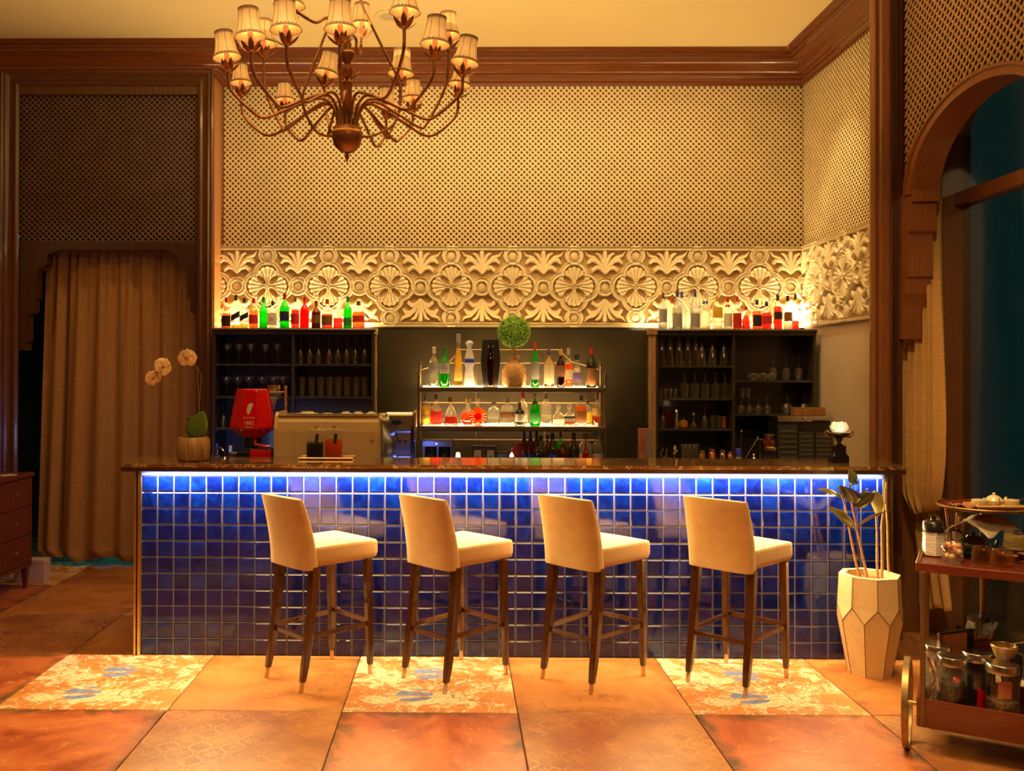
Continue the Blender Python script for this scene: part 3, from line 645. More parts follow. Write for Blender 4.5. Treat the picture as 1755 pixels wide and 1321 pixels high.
tp = at(1588, 870, X=3.04); obj('tie_cord', MB().tube([(tp.x+.07*math.cos(t), tp.y-.0+.10*math.sin(t), tp.z+.02*math.sin(t)) for t in [2*PI*i/20 for i in range(21)]], .008, 6).xf(T0), M['cord'], wc, True)
hk = at(1608, 858, X=3.12); obj('tie_hook', MB().tube([(3.36, hk.y+.05, hk.z), (3.22, hk.y+.03, hk.z), (3.12, hk.y, hk.z+.02), (3.11, hk.y, hk.z+.05)], .007, 6).xf(T0), M['brass'], wc, True)

# ================================================================== BAR COUNTER
XB0, XB1 = -1.934, 2.60
bar = thing('bar_counter', 'long bar counter faced with glossy cobalt blue tiles under a brown marble top', 'bar counter', (.34, .3, 0))
BT = Matrix.Translation((-.34, -.3, 0))
obj('carcass', MB().box(XB0, XB1, .0035, .38, 0, 1.133).xf(BT), M['grout'], bar)
_a, _b, _c = at(239, 781.5, Z=1.181), at(1521, 787.5, Z=1.181), at(1489, 785, Z=1.181)
slab = [(-2.028, -.10), (2.696, -.10), (_b.x, _b.y-.02), (_c.x, .40), (_a.x, .40)]
obj('marble_top', MB().prism(slab, 1.160, 1.181).xf(BT), M['marble'], bar, bevel=.004)
slab2 = [(a_*.9985, b_+.004 if b_ < 0 else b_-.004) for a_, b_ in slab]
obj('wooden_edge', MB().prism(slab2, 1.135, 1.160).xf(BT), M['dark'], bar)
for x0, x1 in ((-1.975, -1.962), (-1.952, XB0)): obj('brass_trim', MB().box(x0, x1, -.012, .02, 0, 1.133).xf(BT), M['brass'], bar)
for x0, x1 in ((2.602, 2.622), (2.645, 2.655)): obj('brass_trim', MB().box(x0, x1, -.012, .02, 0, 1.133).xf(BT), M['brass'], bar)
obj('side_panel', MB().box(-1.975, XB0, .012, .38, 0, 1.133).xf(BT), M['dark'], bar); obj('side_panel', MB().box(2.60, 2.655, .012, .38, 0, 1.133).xf(BT), M['dark'], bar)
obj('cool_led_strip', MB().box(XB0+.01, XB1-.01, -.012, -.004, 1.106, 1.112).xf(BT), M['led_cool'], bar)
def tile_mb(x0, x1, z0, z1, y0=.012, y1=-.001):
    g = .0036; e = .005; mb = MB(); x0 += g; x1 -= g; z0 += g; z1 -= g
    o = [(x0, y0, z0), (x1, y0, z0), (x1, y0, z1), (x0, y0, z1)]; p = [(x0, y1+.004, z0), (x1, y1+.004, z0), (x1, y1+.004, z1), (x0, y1+.004, z1)]; q = [(x0+e, y1, z0+e), (x1-e, y1, z0+e), (x1-e, y1, z1-e), (x0+e, y1, z1-e)]
    return mb.add(o+p+q, [(0, 1, 5, 4), (1, 2, 6, 5), (2, 3, 7, 6), (3, 0, 4, 7), (4, 5, 9, 8), (5, 6, 10, 9), (6, 7, 11, 10), (7, 4, 8, 11), (8, 9, 10, 11)])
TB = tile_mb(-.05, .05, -.05, .05).mesh('tile', M['bluetile'])
rest = MB(); cnt = 0; ncol = int((XB1-XB0)/.1)
for row in range(11):
    z = 1.05-.1*row
    for c in range(ncol+1):
        x = XB0+.05+.1*c
        if x+.05 > XB1+.001:
            rest.v += []; m_ = tile_mb(x-.05, XB1, z-.05, z+.05).xf(BT); rest.add(m_.v, m_.f); continue
        if cnt < 300:
            link('tile', TB, bar, (x-.34, -.3, z), (random.gauss(0, .004), 0, random.gauss(0, .004))); cnt += 1
        else:
            m_ = tile_mb(-.05, .05, -.05, .05).xf(Matrix.Translation((x-.34, -.3, z)) @ Matrix.Rotation(random.gauss(0, .004), 4, 'X') @ Matrix.Rotation(random.gauss(0, .004), 4, 'Z')); rest.add(m_.v, m_.f)
o = obj('lower_tiles', rest, M['bluetile'], bar); o['kind'] = 'stuff'

# ================================================================== BAR STOOLS
def stool(label, x, y, rz):
    t = thing('bar_stool', label, 'bar stool', (x, y, 0), rz, 'cream velvet bar stools along the counter')
    # local: +y towards the front of the seat
    for sx, name in ((-1, 'l'), (1, 'r')):
        for fr in (0, 1):
            if fr: foot = Vector((sx*.185, .225, 0)); top = Vector((sx*.178, .205, .67)); wt, wf = .021, .016
            else: foot = Vector((sx*.172, -.245, 0)); top = Vector((sx*.165, -.155, .67)); wt, wf = .025, .017
            def sec(s): 
                c = foot.lerp(top, s); b = 0 if fr else .012*math.sin(PI*s); h = wf+(wt-wf)*s; return c+Vector((0, b, 0)), h
            mb = MB(); z0 = .056/.67; st = [z0-.0, .2, .4, .6, .8, 1.0]; vs = []
            for s in st:
                c, h = sec(s); k = h*.82 if s == st[0] else h
                vs += [(c.x-k, c.y-k, c.z), (c.x+k, c.y-k, c.z), (c.x+k, c.y+k, c.z), (c.x-k, c.y+k, c.z)]
            n_ = len(st); mb.add(vs, [(3, 2, 1, 0), tuple(range(4*n_-4, 4*n_))]+[(4*i+j, 4*i+(j+1) % 4, 4*i+4+(j+1) % 4, 4*i+4+j) for i in range(n_-1) for j in range(4)])
            lg = obj('leg', mb, M['stoolwood'], t, bevel=.004)
            c0, _ = sec(z0); fm = MB(); fm.lathe([(.0115, 0), (.0125, .002), (.0125, .056)], 14, (0, 0, 0)); 
            d = c0-foot; fm.v = [(foot.x+d.x*(v[2]/.056)+v[0], foot.y+d.y*(v[2]/.056)+v[1], v[2]) for v in fm.v]
            obj('ferrule', fm, mat('champagne_metal', (.62, .48, .32), .25, .9, var=.1), lg, True)
    def strut(a, b, z, w_=.009, h=.013):
        mb = MB(); a = Vector(a); b = Vector(b); d = (b-a).normalized(); nx = Vector((-d.y, d.x))*w_
        q = [a-nx, b-nx, b+nx, a+nx]; mb.hexa([(p.x, p.y, z-h) for p in q], [(p.x, p.y, z+h) for p in q]); obj('stretcher', mb, M['stoolwood'], t, bevel=.002)
    zr = .305; yr = -.245+.09*(zr/.67)+.012; 
    strut((-.165, yr), (.165, yr), zr-.03); strut((-.182, .222), (.182, .222), zr)
    for sx in (-1, 1): strut((sx*.168, yr+.015), (sx*.182, .215), zr-.012)
    # seat cushion: crowned, straight skirts
    def seatf():
        mb = MB(); nx, ny = 14, 14; 
        def P(a, b):
            X = -1+2*a; Y = -1+2*b; w_ = .180+.022*b; 
            return X*w_, -.165+.425*b
        top = lambda a, b: .776+.024*(1-(2*a-1)**2)*(1-(2*b-1)**2)-.002*max(0, (b-.80)/.2)**2
        vs = []; 
        for j in range(ny+1):
            for i in range(nx+1): x, y = P(i/nx, j/ny); vs.append((x, y, top(i/nx, j/ny)))
        mb.add(vs, [(j*(nx+1)+i, j*(nx+1)+i+1, (j+1)*(nx+1)+i+1, (j+1)*(nx+1)+i) for j in range(ny) for i in range(nx)])
        loop = [(i, 0) for i in range(nx)]+[(nx, j) for j in range(ny)]+[(i, ny) for i in range(nx, 0, -1)]+[(0, j) for j in range(ny, 0, -1)]
        idx = [j*(nx+1)+i for i, j in loop]; base = len(mb.v); L = len(idx)
        for zz, gx in ((.766, 1.03), (.70, 1.035), (.650, 1.03)):
            for k in idx: v = vs[k]; mb.v.append((v[0]*gx, .045+(v[1]-.045)*gx, zz if zz < .76 else v[2]-.006))
        rings = [idx]+[list(range(base+r*L, base+(r+1)*L)) for r in range(3)]
        for r in range(3): mb.f += [(rings[r][k], rings[r][(k+1) % L], rings[r+1][(k+1) % L], rings[r+1][k]) for k in range(L)]
        mb.f.append(tuple(rings[3])); return mb
    obj('seat', seatf(), M['velvet'], t, True, sub=1)
    # backrest: leaning slab, thick at the seat, thin rounded top with a gently curved crest
    nx, nz = 12, 16; mb = MB(); rings = []
    for j in range(nz+1):
        s = j/nz; z = .655+.395*s; yc = -.175-.085*s**1.6; th = .052-.026*s; hw = .188-.0*s+.004*math.sin(PI*s)
        if s > .97: th *= .8
        ring = []
        for k in range(32):
            a = 2*PI*k/32; e = 5; q = (abs(math.cos(a))**e+abs(math.sin(a))**e)**(-1/e); x = hw*math.cos(a)*q; zz = z+(.004*(1-(x/.19)**2)-.002)*s
            ring.append((x, yc+th*math.sin(a)*q-.018*(1-(x/.19)**2)*(0.3+.7*s), zz))
        rings.append(ring)
    for ring in rings: mb.v += ring
    mb.f = [(j*32+k, j*32+(k+1) % 32, (j+1)*32+(k+1) % 32, (j+1)*32+k) for j in range(nz) for k in range(32)]+[tuple(range(32))[::-1], tuple(range(nz*32, nz*32+32))]
    obj('backrest', mb, M['velvet'], t, True, bevel=.014, seg=3)
    ym = [(-.182+.364*i/12, -.2, .89) for i in range(13)]
    return t
for k, (x, y) in enumerate([(-.781, -.347), (.0, -.341), (.79, -.338), (1.60, -.372)]):
    stool(['bar stool nearest the left end of the counter, cream velvet seat and dark legs', 'second bar stool from the left, cream velvet seat, before the blue tiles', 'third bar stool from the left, cream velvet seat and dark stretchers', 'rightmost bar stool, cream velvet seat, nearest the white planter'][k], x, y, math.radians((-45.8, -46.3, -46.5, -44.5)[k]))

# ================================================================== BOTTLES
def prof(kind, h, r):
    P = {
     'std': [(.92, 0), (1, .02), (1, .56), (.93, .63), (.60, .70), (.36, .76), (.32, .80), (.32, .93), (.37, .935), (.37, .96), (.32, .965), (.32, 1)],
     'square': [(.95, 0), (1, .015), (1, .60), (.95, .66), (.62, .72), (.38, .76), (.34, .80), (.34, .93), (.38, .94), (.34, 1)],
     'tallneck': [(.9, 0), (1, .02), (1, .50), (.82, .58), (.45, .66), (.28, .74), (.25, .80), (.25, .96), (.3, .97), (.3, 1)],
     'wine': [(.9, 0), (1, .02), (1, .52), (.95, .60), (.70, .70), (.42, .78), (.33, .84), (.31, .96), (.36, .965), (.36, 1)],
     'champ': [(.9, 0), (1, .03), (1, .42), (.9, .52), (.6, .66), (.40, .78), (.32, .86), (.31, .96), (.36, .97), (.36, 1)],
     'cone': [(.98, 0), (1, .02), (.97, .15), (.82, .45), (.62, .66), (.48, .73), (.46, .75), (.44, .78), (.42, .98), (.42, 1)],
     'decanter': [(.85, 0), (1.0, .05), (.96, .12), (.80, .28), (.62, .48), (.40, .62), (.26, .68), (.22, .72), (.24, .90), (.32, .95), (.30, 1)],
     'round': [(.80, 0), (.98, .04), (1, .25), (.96, .40), (.70, .50), (.36, .58), (.26, .62), (.26, .74), (.34, .76), (.40, .86), (.38, .96), (.2, 1)],
     'hour': [(.98, 0), (1, .02), (.84, .18), (.62, .40), (.80, .50), (.84, .58), (.70, .68), (.42, .80), (.36, .84), (.50, .90), (.62, .92), (.66, .94), (.55, .97), (.25, .995), (.01, 1)],
     'bowl': [(.60, 0), (.62, .02), (.95, .16), (1, .30), (.92, .44), (.60, .56), (.34, .62), (.28, .66), (.28, .92), (.36, .93), (.36, 1)],
     'low': [(.9, 0), (1, .02), (1, .52), (.90, .64), (.45, .74), (.30, .78), (.30, .93), (.38, .94), (.36, 1)],
     'waist': [(.8, 0), (.86, .03), (.72, .22), (1, .48), (1, .58), (.85, .66), (.42, .74), (.34, .78), (.33, .96), (.33, 1)],
    }[kind]
    return [(a*r, b*h) for a, b in P]
def bottle(name_label, group, base, h, r, kind='std', body='clear', fill='amber', level=.5, cap='black', label='white', lz=(.15, .48), sq=0.0, sy=1.0, capz=.84, words=None, seg=18, slant=False, neck=None):
    t = thing('bottle', name_label, 'bottle', base, 0, group)
    P = prof(kind, h, r); sq_ = sq
    mb = MB(); mb.lathe([p for p in P if p[1] <= h*.995], seg, sy=sy, sq=sq_, caps=True); obj('bottle_body', mb, GM[body], t, True)
    if body not in ('dark', 'pewter') and fill:
        zs = [p for p in P if p[1] <= level*h]; rr = np.interp(level*h, [p[1] for p in P], [p[0] for p in P])
        q = [(p[0]*.90, max(p[1], .006)) for p in zs]+[(rr*.90, level*h)]
        obj('liquid', MB().lathe(q, seg, sy=sy, sq=sq_), LM[fill], t, True)
    if cap:
        rn = np.interp(h*.93, [p[1] for p in P], [p[0] for p in P]); obj('cap', MB().lathe([(rn*1.12, h*capz+ .0), (rn*1.14, h*capz+.004), (rn*1.10, h*1.0), (rn*.9, h*1.008)], 14, sy=1 if sy > .6 else sy*1.6), LABM.get(cap) or M[cap], t, True)
    if label:
        a0, a1 = PI*1.5-1.15, PI*1.5+1.15; z0, z1 = lz[0]*h, lz[1]*h; mb = MB(); nn = 10; Pz = [p[1] for p in P]; Pr = [p[0] for p in P]
        def f(a, b):
            z = z0+(z1-z0)*b; th = a0+(a1-a0)*a; zz = z+(.18*h*(a-.5) if slant else 0); R = np.interp(zz, Pz, Pr)*1.02+.0006; q = 1
            if sq_: e = 2+6*sq_; q = (abs(math.cos(th))**e+abs(math.sin(th))**e)**(-1/e)
            return (R*math.cos(th)*q, R*math.sin(th)*q*sy, zz)
        mb.grid(f, nn, 4); lo = obj('label', mb, LABM[label], t, True)
        if words:
            text(words[0], words[1], LABM[words[2]], lo, (0, -r*1.03*sy-.001, (z0+z1)/2), (PI/2, 0, 0))
    if neck: 
        rn = np.interp(h*.72, [p[1] for p in P], [p[0] for p in P]); obj('neck_label', MB().lathe([(rn*1.03, h*.69), (rn*.99, h*.76)], 14, caps=False), LABM[neck], t, True)
    return t
SC = lambda Y: FPX/(Y-CAM.y)
def row(tbl, Ybase, py_base, group, where, zfix=None):
    """tbl rows: centre px, top px, width px, options; the photograph's sizes turned into metres on the shelf's depth"""
    cnt_ = 0
    for k, (px, ptop, wpx, Yo, lab, kw) in enumerate(tbl):
        Y = Ybase+Yo; b = at(px, py_base, Y=Y); z = zfix if zfix is not None else b.z; top = at(px, ptop, Y=Y).z
        bottle(lab+where, group, (b.x, Y, z), top-z, wpx/2/SC(Y), **kw)
# ---- cabinets first (to know shelf heights)
CZ = at(500, 562.5, Y=2.1).z
def cabinet(label, x0, x1, xd, shelves_l, shelves_r, zb, back_bluelit=None):
    t = thing('back_bar_cabinet', label, 'cabinet', ((x0+x1)/2, 2.3, 0)); c = Matrix.Translation((-(x0+x1)/2, -2.3, 0)); Y0, Y1 = 2.10, 2.478; w_ = .022
    obj('side_panel', MB().box(x0, x0+w_, Y0, Y1, zb, CZ-.03).xf(c), M['black'], t, bevel=.002); obj('side_panel', MB().box(x1-w_, x1, Y0, Y1, zb, CZ-.03).xf(c), M['black'], t, bevel=.002)
    obj('divider', MB().box(xd-w_/2, xd+w_/2, Y0+.004, Y1, zb, CZ-.03).xf(c), M['black'], t)
    obj('back_panel', MB().box(x0, x1, Y1, Y1+.012, zb, CZ-.03).xf(c), M['black'], t)
    obj('top', MB().prism([(Y0-.02, CZ), (Y0-.028, CZ-.012), (Y0-.02, CZ-.022), (Y0-.006, CZ-.03), (Y0-.004, CZ-.052), (Y1, CZ-.052), (Y1, CZ)], x0, x1, 'x').xf(c), M['black'], t)
    for zs, a, b in ((shelves_l, x0+w_, xd-w_/2), (shelves_r, xd+w_/2, x1-w_)):
        for z in zs: obj('shelf', MB().box(a, b, Y0+.012, Y1, z-.018, z).xf(c), M['black'], t)
    if back_bluelit: obj('blue_lit_backboard', MB().box(*back_bluelit).xf(c), M['bluelit'], t)
    for zs, xx in ((shelves_l, x0+w_+.004), (shelves_r, xd+w_/2+.004)):
        for z in zs: obj('shelf_pin', MB().lathe([(.004, 0), (.004, .006)], 8, (xx+.012, Y0+.006, z-.026), axis='y').xf(c), M['steel'], t)
    obj('led_strip', MB().box(x0+.03, x1-.03, 2.43, 2.442, CZ+.0005, CZ+.012).xf(c), M['led_warm'], t)
    return t
xat = lambda px, Y=2.10: at(px, 650, Y=Y).x
zat = lambda py, Y=2.12, px=780: at(px, py, Y=Y).z
WZ = .98
L_L = [zat(624), zat(680), zat(734)]; L_R = [zat(624), zat(680)]
cabL = cabinet('black glass cabinet at the left end of the back bar, behind the red grinder', xat(364), xat(641), xat(502), L_L, L_R, WZ, (xat(504), xat(636), 2.14, 2.15, WZ, L_R[1]-.02))
R_L = [zat(625), zat(681), zat(733)]; R_R = [zat(650), zat(707)]
cabR = cabinet('black glass cabinet at the right end of the back bar', xat(1124), min(xat(1399), XR-.006), xat(1258), R_L, R_R, WZ)
for px, lab in ((644, 'slim turned pale wooden post at the right edge of the left cabinet'), (1117.5, 'broad pale wooden post at the left edge of the right cabinet')):
    wd = .014 if px < 700 else .030; x = xat(px, 2.09); t = thing('cabinet_post', lab, 'post', (x, 2.085, WZ))
    H = CZ-WZ
    if px < 700:
        pr = [(wd*.8, 0)]+[(wd*(.62+.16*math.cos(i*1.3)), H*(i+1)/26) for i in range(24)]+[(wd*.7, H*.955)]; obj('shaft', MB().lathe(pr, 12), M['postwood'], t, True)
        obj('capital', MB().lathe([(wd*.8, H-.06), (wd*1.5, H-.045), (wd*1.0, H-.028), (wd*1.6, H-.012), (wd*1.3, H)], 12), M['postwood'], t, True)
    else:
        obj('shaft', MB().box(-wd, wd, -.02, .012, 0, H-.05), M['postwood'], t, bevel=.008); obj('capital', MB().prism([(-wd-.012, H-.05), (wd+.006, H-.05), (wd+.014, H-.004), (wd+.008, H), (-wd-.02, H), (-wd-.022, H-.01)], -.032, .012, 'y'), M['postwood'], t, bevel=.003)
# ---- bottles on the left cabinet
O = dict
g1 = 'liquor bottles on top of the left cabinet'; BY = 2.24; wl = ' on the left cabinet top'
row([(387.9, 510, 16.5, 0, 'leftmost amber rum bottle, dark label and red cap,', O(fill='orange', label='black', cap='red', lz=(.08, .42))),
 (404.3, 506, 14.5, 0, 'tall square bottle with slanted dark label, second from the left', O(kind='square', sq=.8, fill='yellow', level=.12, label='black', slant=True, lz=(.28, .46))),
 (419, 511, 14, 0, 'shorter square bottle with slanted dark label, third from left', O(kind='square', sq=.8, fill='yellow', level=.18, label='black', slant=True, lz=(.30, .48))),
 (434.6, 511.5, 16.5, 0, 'amber bottle with a square red label', O(fill='orange', label='red', cap='red', level=.62, lz=(.16, .46))),
 (451.4, 509.6, 14.5, 0, 'slim green bottle between the red label and the white label', O(body='green', fill='green', label=None, cap='green', level=.55)),
 (467, 516, 16, 0, 'clear square bottle, white label with a round red seal,', O(kind='low', sq=.6, fill='clear', level=.5, label='white', lz=(.12, .58), words=('Jim\nBeam', .016, 'red'))),
 (487.7, 503.7, 17.5, 0, 'largest green bottle, red capsule and dark label,', O(kind='std', body='green', fill='green', level=.6, cap='red', label='darkblue', lz=(.22, .50), words=None)),
 (506, 508.6, 15, 0, 'rounded bottle of red liquor beside the largest green one', O(kind='low', fill='red', level=.6, label='red', cap='brown')),
 (522, 508.6, 16, 0, 'pink red bottle with a bulging neck', O(kind='std', body='red', fill='pink', level=.7, label=None, cap='red')),
 (541.7, 516, 16, 0, 'brown bottle with a small pale crest', O(kind='std', body='brown', fill='brown', level=.6, label='brown', cap='brown', lz=(.2, .5))),
 (560.6, 513, 19.5, 0, 'rounded red bottle with a dark sunburst label', O(kind='low', fill='pink', level=.5, label='brown', cap='red', sy=.7, lz=(.12, .45))),
 (579.3, 519, 17, 0, 'low clear bottle half full of red liquor', O(kind='low', fill='red', level=.42, label=None, cap=None, sy=.7)),
 (595.8, 508.6, 15, 0, 'rightmost green bottle', O(kind='std', body='green', fill='green', level=.6, label='green', cap='green', lz=(.1, .35))),
 (614.4, 516, 22, 0, 'wide orange red flask at the right end', O(kind='low', fill='orange', level=.62, label='red', cap='brown', sy=.55, lz=(.25, .48)))], BY, 562, g1, wl, CZ+.001)
g2 = 'liquor bottles on top of the right cabinet'; wr = ' on the right cabinet top'
row([(1136, 502, 14.5, 0, 'leftmost frosted vodka bottle with a small red label', O(body='frost', fill='clear', cap='brown', label='grey', lz=(.2, .56))),
 (1151.7, 511, 13, .06, 'clear bottle with a bright red cap', O(fill='clear', cap='red', label=None)),
 (1160.5, 498, 17, 0, 'left tall clear bottle with blue cap and grey picture', O(body='frost', kind='tallneck', fill='clear', cap='darkblue', label='silver', lz=(.06, .42))),
 (1168.5, 500, 15, .07, 'clear blue capped bottle standing behind the left tall vodka', O(body='frost', kind='tallneck', fill='clear', cap='blue', label=None)),
 (1181.5, 503, 12, .07, 'plain white capped bottle between two blue capped ones', O(fill='clear', cap='white', label=None)),
 (1191, 498, 17, 0, 'right tall clear bottle with blue cap', O(body='frost', kind='tallneck', fill='clear', cap='blue', label='silver', lz=(.06, .42))),
 (1208.7, 501, 17.5, 0, 'clear bottle with a blue neck seal and white cap', O(kind='std', fill='clear', cap='white', label=None, neck='blue')),
 (1228.6, 508, 16.5, 0, 'dark striped square bottle with a yellow label', O(kind='square', sq=.7, fill='clear', level=.5, cap='yellow', label='yellow', lz=(.35, .68))),
 (1247, 509, 15, 0, 'clear bottle with white label and red band', O(kind='std', fill='clear', cap='red', label='white', lz=(.1, .50), neck='red')),
 (1263, 508, 15, 0, 'red labelled bottle with a red cap', O(kind='std', fill='orange', level=.5, cap='red', label='red', lz=(.06, .5))),
 (1278.4, 525.5, 16, -.03, 'shortest red bottle with a pointed neck', O(kind='decanter', fill='red', level=.6, cap='red', label=None)),
 (1297, 514, 16, 0, 'amber bottle with a dark portrait label', O(kind='low', fill='orange', level=.62, cap='black', label='black', lz=(.12, .5))),
 (1313.6, 517.5, 17, 0, 'round shouldered bottle of red liquor and black cap', O(kind='low', fill='red', level=.62, cap='black', label='red', lz=(.2, .5))),
 (1333, 506, 15, 0, 'tall dark red bottle', O(kind='std', fill='red', level=.68, cap='black', label='black', lz=(.3, .52))),
 (1350, 507, 15, 0, 'clear bottle with a brown label', O(kind='std', fill='clear', level=.2, cap='black', label='brown', lz=(.25, .52))),
 (1363, 504, 12.5, .03, 'rightmost bottle with a little red liquor left', O(kind='std', fill='red', level=.26, cap='black', label=None))], BY, 561, g2, wr, CZ+.001)

# ---- lit bottle rack
RY = 1.98; RD = .30; RX0, RX1 = at(714.5, 700, Y=RY).x, at(1040.5, 700, Y=RY).x
S1, S2 = at(880, 664, Y=RY).z, at(880, 731, Y=RY).z
rack = thing('bottle_rack', 'dark wooden two-tier bottle rack lit from its shelves, in the middle of the back bar', 'bottle rack', ((RX0+RX1)/2, RY, WZ)); RT = Matrix.Translation((-(RX0+RX1)/2, -RY, -WZ))
for z in (S1, S2):
    s = obj('shelf', MB().box(RX0+.012, RX1-.012, RY, RY+RD, z-.040, z).xf(RT), M['rackwood'], rack, bevel=.006)
    obj('led_strip', MB().box(RX0+.04, RX1-.04, RY+RD-.055, RY+RD-.045, z+.0005, z+.010).xf(RT), M['led_rack'], s)
    area('rack_led_light', ((RX0+RX1)/2, RY+RD-.04, z-.048), RX1-RX0-.1, .02, 2.5, (1, .55, .2), (0, .3, -1))
    area('rack_led_light', ((RX0+RX1)/2, RY+RD-.07, z+.014), RX1-RX0-.1, .02, 11, (1, .56, .18), (0, .5, 1)); area('rack_led_light', ((RX0+RX1)/2, RY+.03, z+.006), RX1-RX0-.1, .015, 3.5, (1, .66, .26), (0, .5, 1))
for x in (RX0+.006, RX1-.02):
    pp = obj('post', MB().box(x, x+.016, RY-.006, RY+.012, WZ, S1+.10).xf(RT), M['rackwood'], rack, bevel=.003)
    obj('finial', MB().sphere((x+.008, RY+.003, S1+.115), .013, 10, 6).xf(RT), M['rackwood'], pp, True)
for px in (720, 1029):
    x = at(px, 620, Y=RY+RD).x; p_ = obj('rear_post', MB().lathe([(.010, WZ), (.010, S1+.14), (.014, S1+.15), (.006, S1+.165), (.013, S1+.185), (.013, S1+.20), (.004, S1+.225)], 12, (x, RY+RD-.01, 0)).xf(RT), M['rackwood'], rack, True)
bz = lambda py: at(880, py, Y=RY+RD).z; bx = lambda px: at(px, 650, Y=RY+RD).x
yb = RY+RD-.008
for a, b in (((bx(722), bz(634)), (bx(771), bz(619))), ((bx(771), bz(619)), (bx(790), bz(599))), ((bx(790), bz(599)), (bx(958), bz(599))), ((bx(958), bz(599)), (bx(978), bz(619))), ((bx(978), bz(619)), (bx(1028), bz(633))), ((bx(771), bz(622)), (bx(978), bz(622))),
             ((bx(722), bz(690)), (bx(1033), bz(690))), ((bx(722), bz(753.5)), (bx(1033), bz(753.5)))):
    obj('gallery_rail', MB().tube([(a[0], yb, a[1]), (b[0], yb, b[1])], .0045, 6).xf(RT), M['postwood'], rack)
for px, zt_ in ((722, 634), (816, 599), (933, 599), (1033, 634)):
    obj('gallery_upright', MB().box(bx(px)-.004, bx(px)+.004, yb-.003, yb+.004, WZ, bz(zt_)).xf(RT), M['rackwood'], rack)
g3 = 'bottles on the upper shelf of the lit rack'; Yb = RY+.10
row([(743.4, 594.6, 18, 0, 'clear vermouth bottle with a round grey label, leftmost', O(kind='std', fill='clear', level=.3, label='grey', cap='white', lz=(.34, .60), words=('MARTINI', .014, 'darkblue'))),
 (761.6, 594.6, 18.5, 0, 'green vermouth bottle with a round label', O(kind='std', body='green', fill='green', level=.66, label='grey', cap='green', lz=(.34, .60), words=('MARTINI', .014, 'darkblue'))),
 (785.5, 572.8, 16, 0, 'very tall tapering yellow bottle', O(kind='cone', fill='yellow', level=.74, label='gold', cap='silver', lz=(.12, .38))),
 (804.4, 583, 21.5, 0, 'hourglass shaped white and lilac bottle with a domed stopper', O(kind='hour', body='pewter', fill=None, cap=None, label='blue', lz=(.52, .60))),
 (916.9, 587.9, 15, 0, 'green bottle with a red cap and lilac label', O(kind='wine', body='green', fill='green', level=.6, cap='red', label='grey', lz=(.18, .58))),
 (940.8, 598.6, 18, 0, 'pale yellow bottle with a dark red cap and palm picture', O(kind='low', body='frost', fill='yellow', level=.85, cap='purple', label='cream', lz=(.10, .60))),
 (961, 598.6, 16.5, 0, 'waisted brown bottle with an amber neck', O(kind='waist', body='brown', fill='brown', level=.72, cap='gold', label='brown', lz=(.28, .58))),
 (974.5, 597, 15.5, .09, 'orange bottle behind the waisted brown one', O(kind='std', fill='orange', level=.6, cap='silver', label='cream', lz=(.2, .45))),
 (988.7, 607.7, 17.5, 0, 'small tapered bottle with a blue label', O(kind='cone', fill='clear', level=.6, cap='darkblue', label='purple', lz=(.18, .46))),
 (1013.3, 597.4, 18, 0, 'dark wine bottle with red capsule and cream label', O(kind='wine', body='dark', fill=None, cap='red', label='brown', lz=(.06, .50)))], Yb, 664, g3, ' on the upper rack shelf', S1+.001)
# dark casket shaped bottle box
b = at(840.5, 664, Y=Yb); hz = at(840.5, 581, Y=Yb).z-S1; ck = thing('bottle_casket', 'tall black faceted casket holding a dark bottle, left of the topiary ball', 'casket', (b.x, Yb, S1)); wv = 33.5/2/SC(Yb)
def hexcase(k, y0, y1): return MB().prism([(-wv*.72*k, 0), (wv*.72*k, 0), (wv*k, hz*.56), (wv*.78*k, hz-(1-k)*.1), (-wv*.78*k, hz-(1-k)*.1), (-wv*k, hz*.56)], y0, y1, 'y')
obj('shell', hexcase(1, -.02, .05), M['plastic'], ck, bevel=.004)
obj('inner_bottle', MB().lathe([(.026, .01), (.034, .10), (.036, hz*.55), (.022, hz*.66), (.012, hz*.72), (.012, hz*.84), (.018, hz*.86), (.018, hz*.90)], 14, (0, -.024, 0), sy=.55), GM['brown'], ck, True)
obj('badge', MB().box(-.022, .022, -.026, -.022, hz*.82, hz*.88), LABM['silver'], ck, bevel=.003)
for s in (-1, 1): obj('chrome_strip', MB().tube([(s*.03, -.026, .12), (s*.026, -.028, hz*.72)], .0018, 6), M['chrome'], ck)
g4 = 'bottles on the lower shelf of the lit rack'
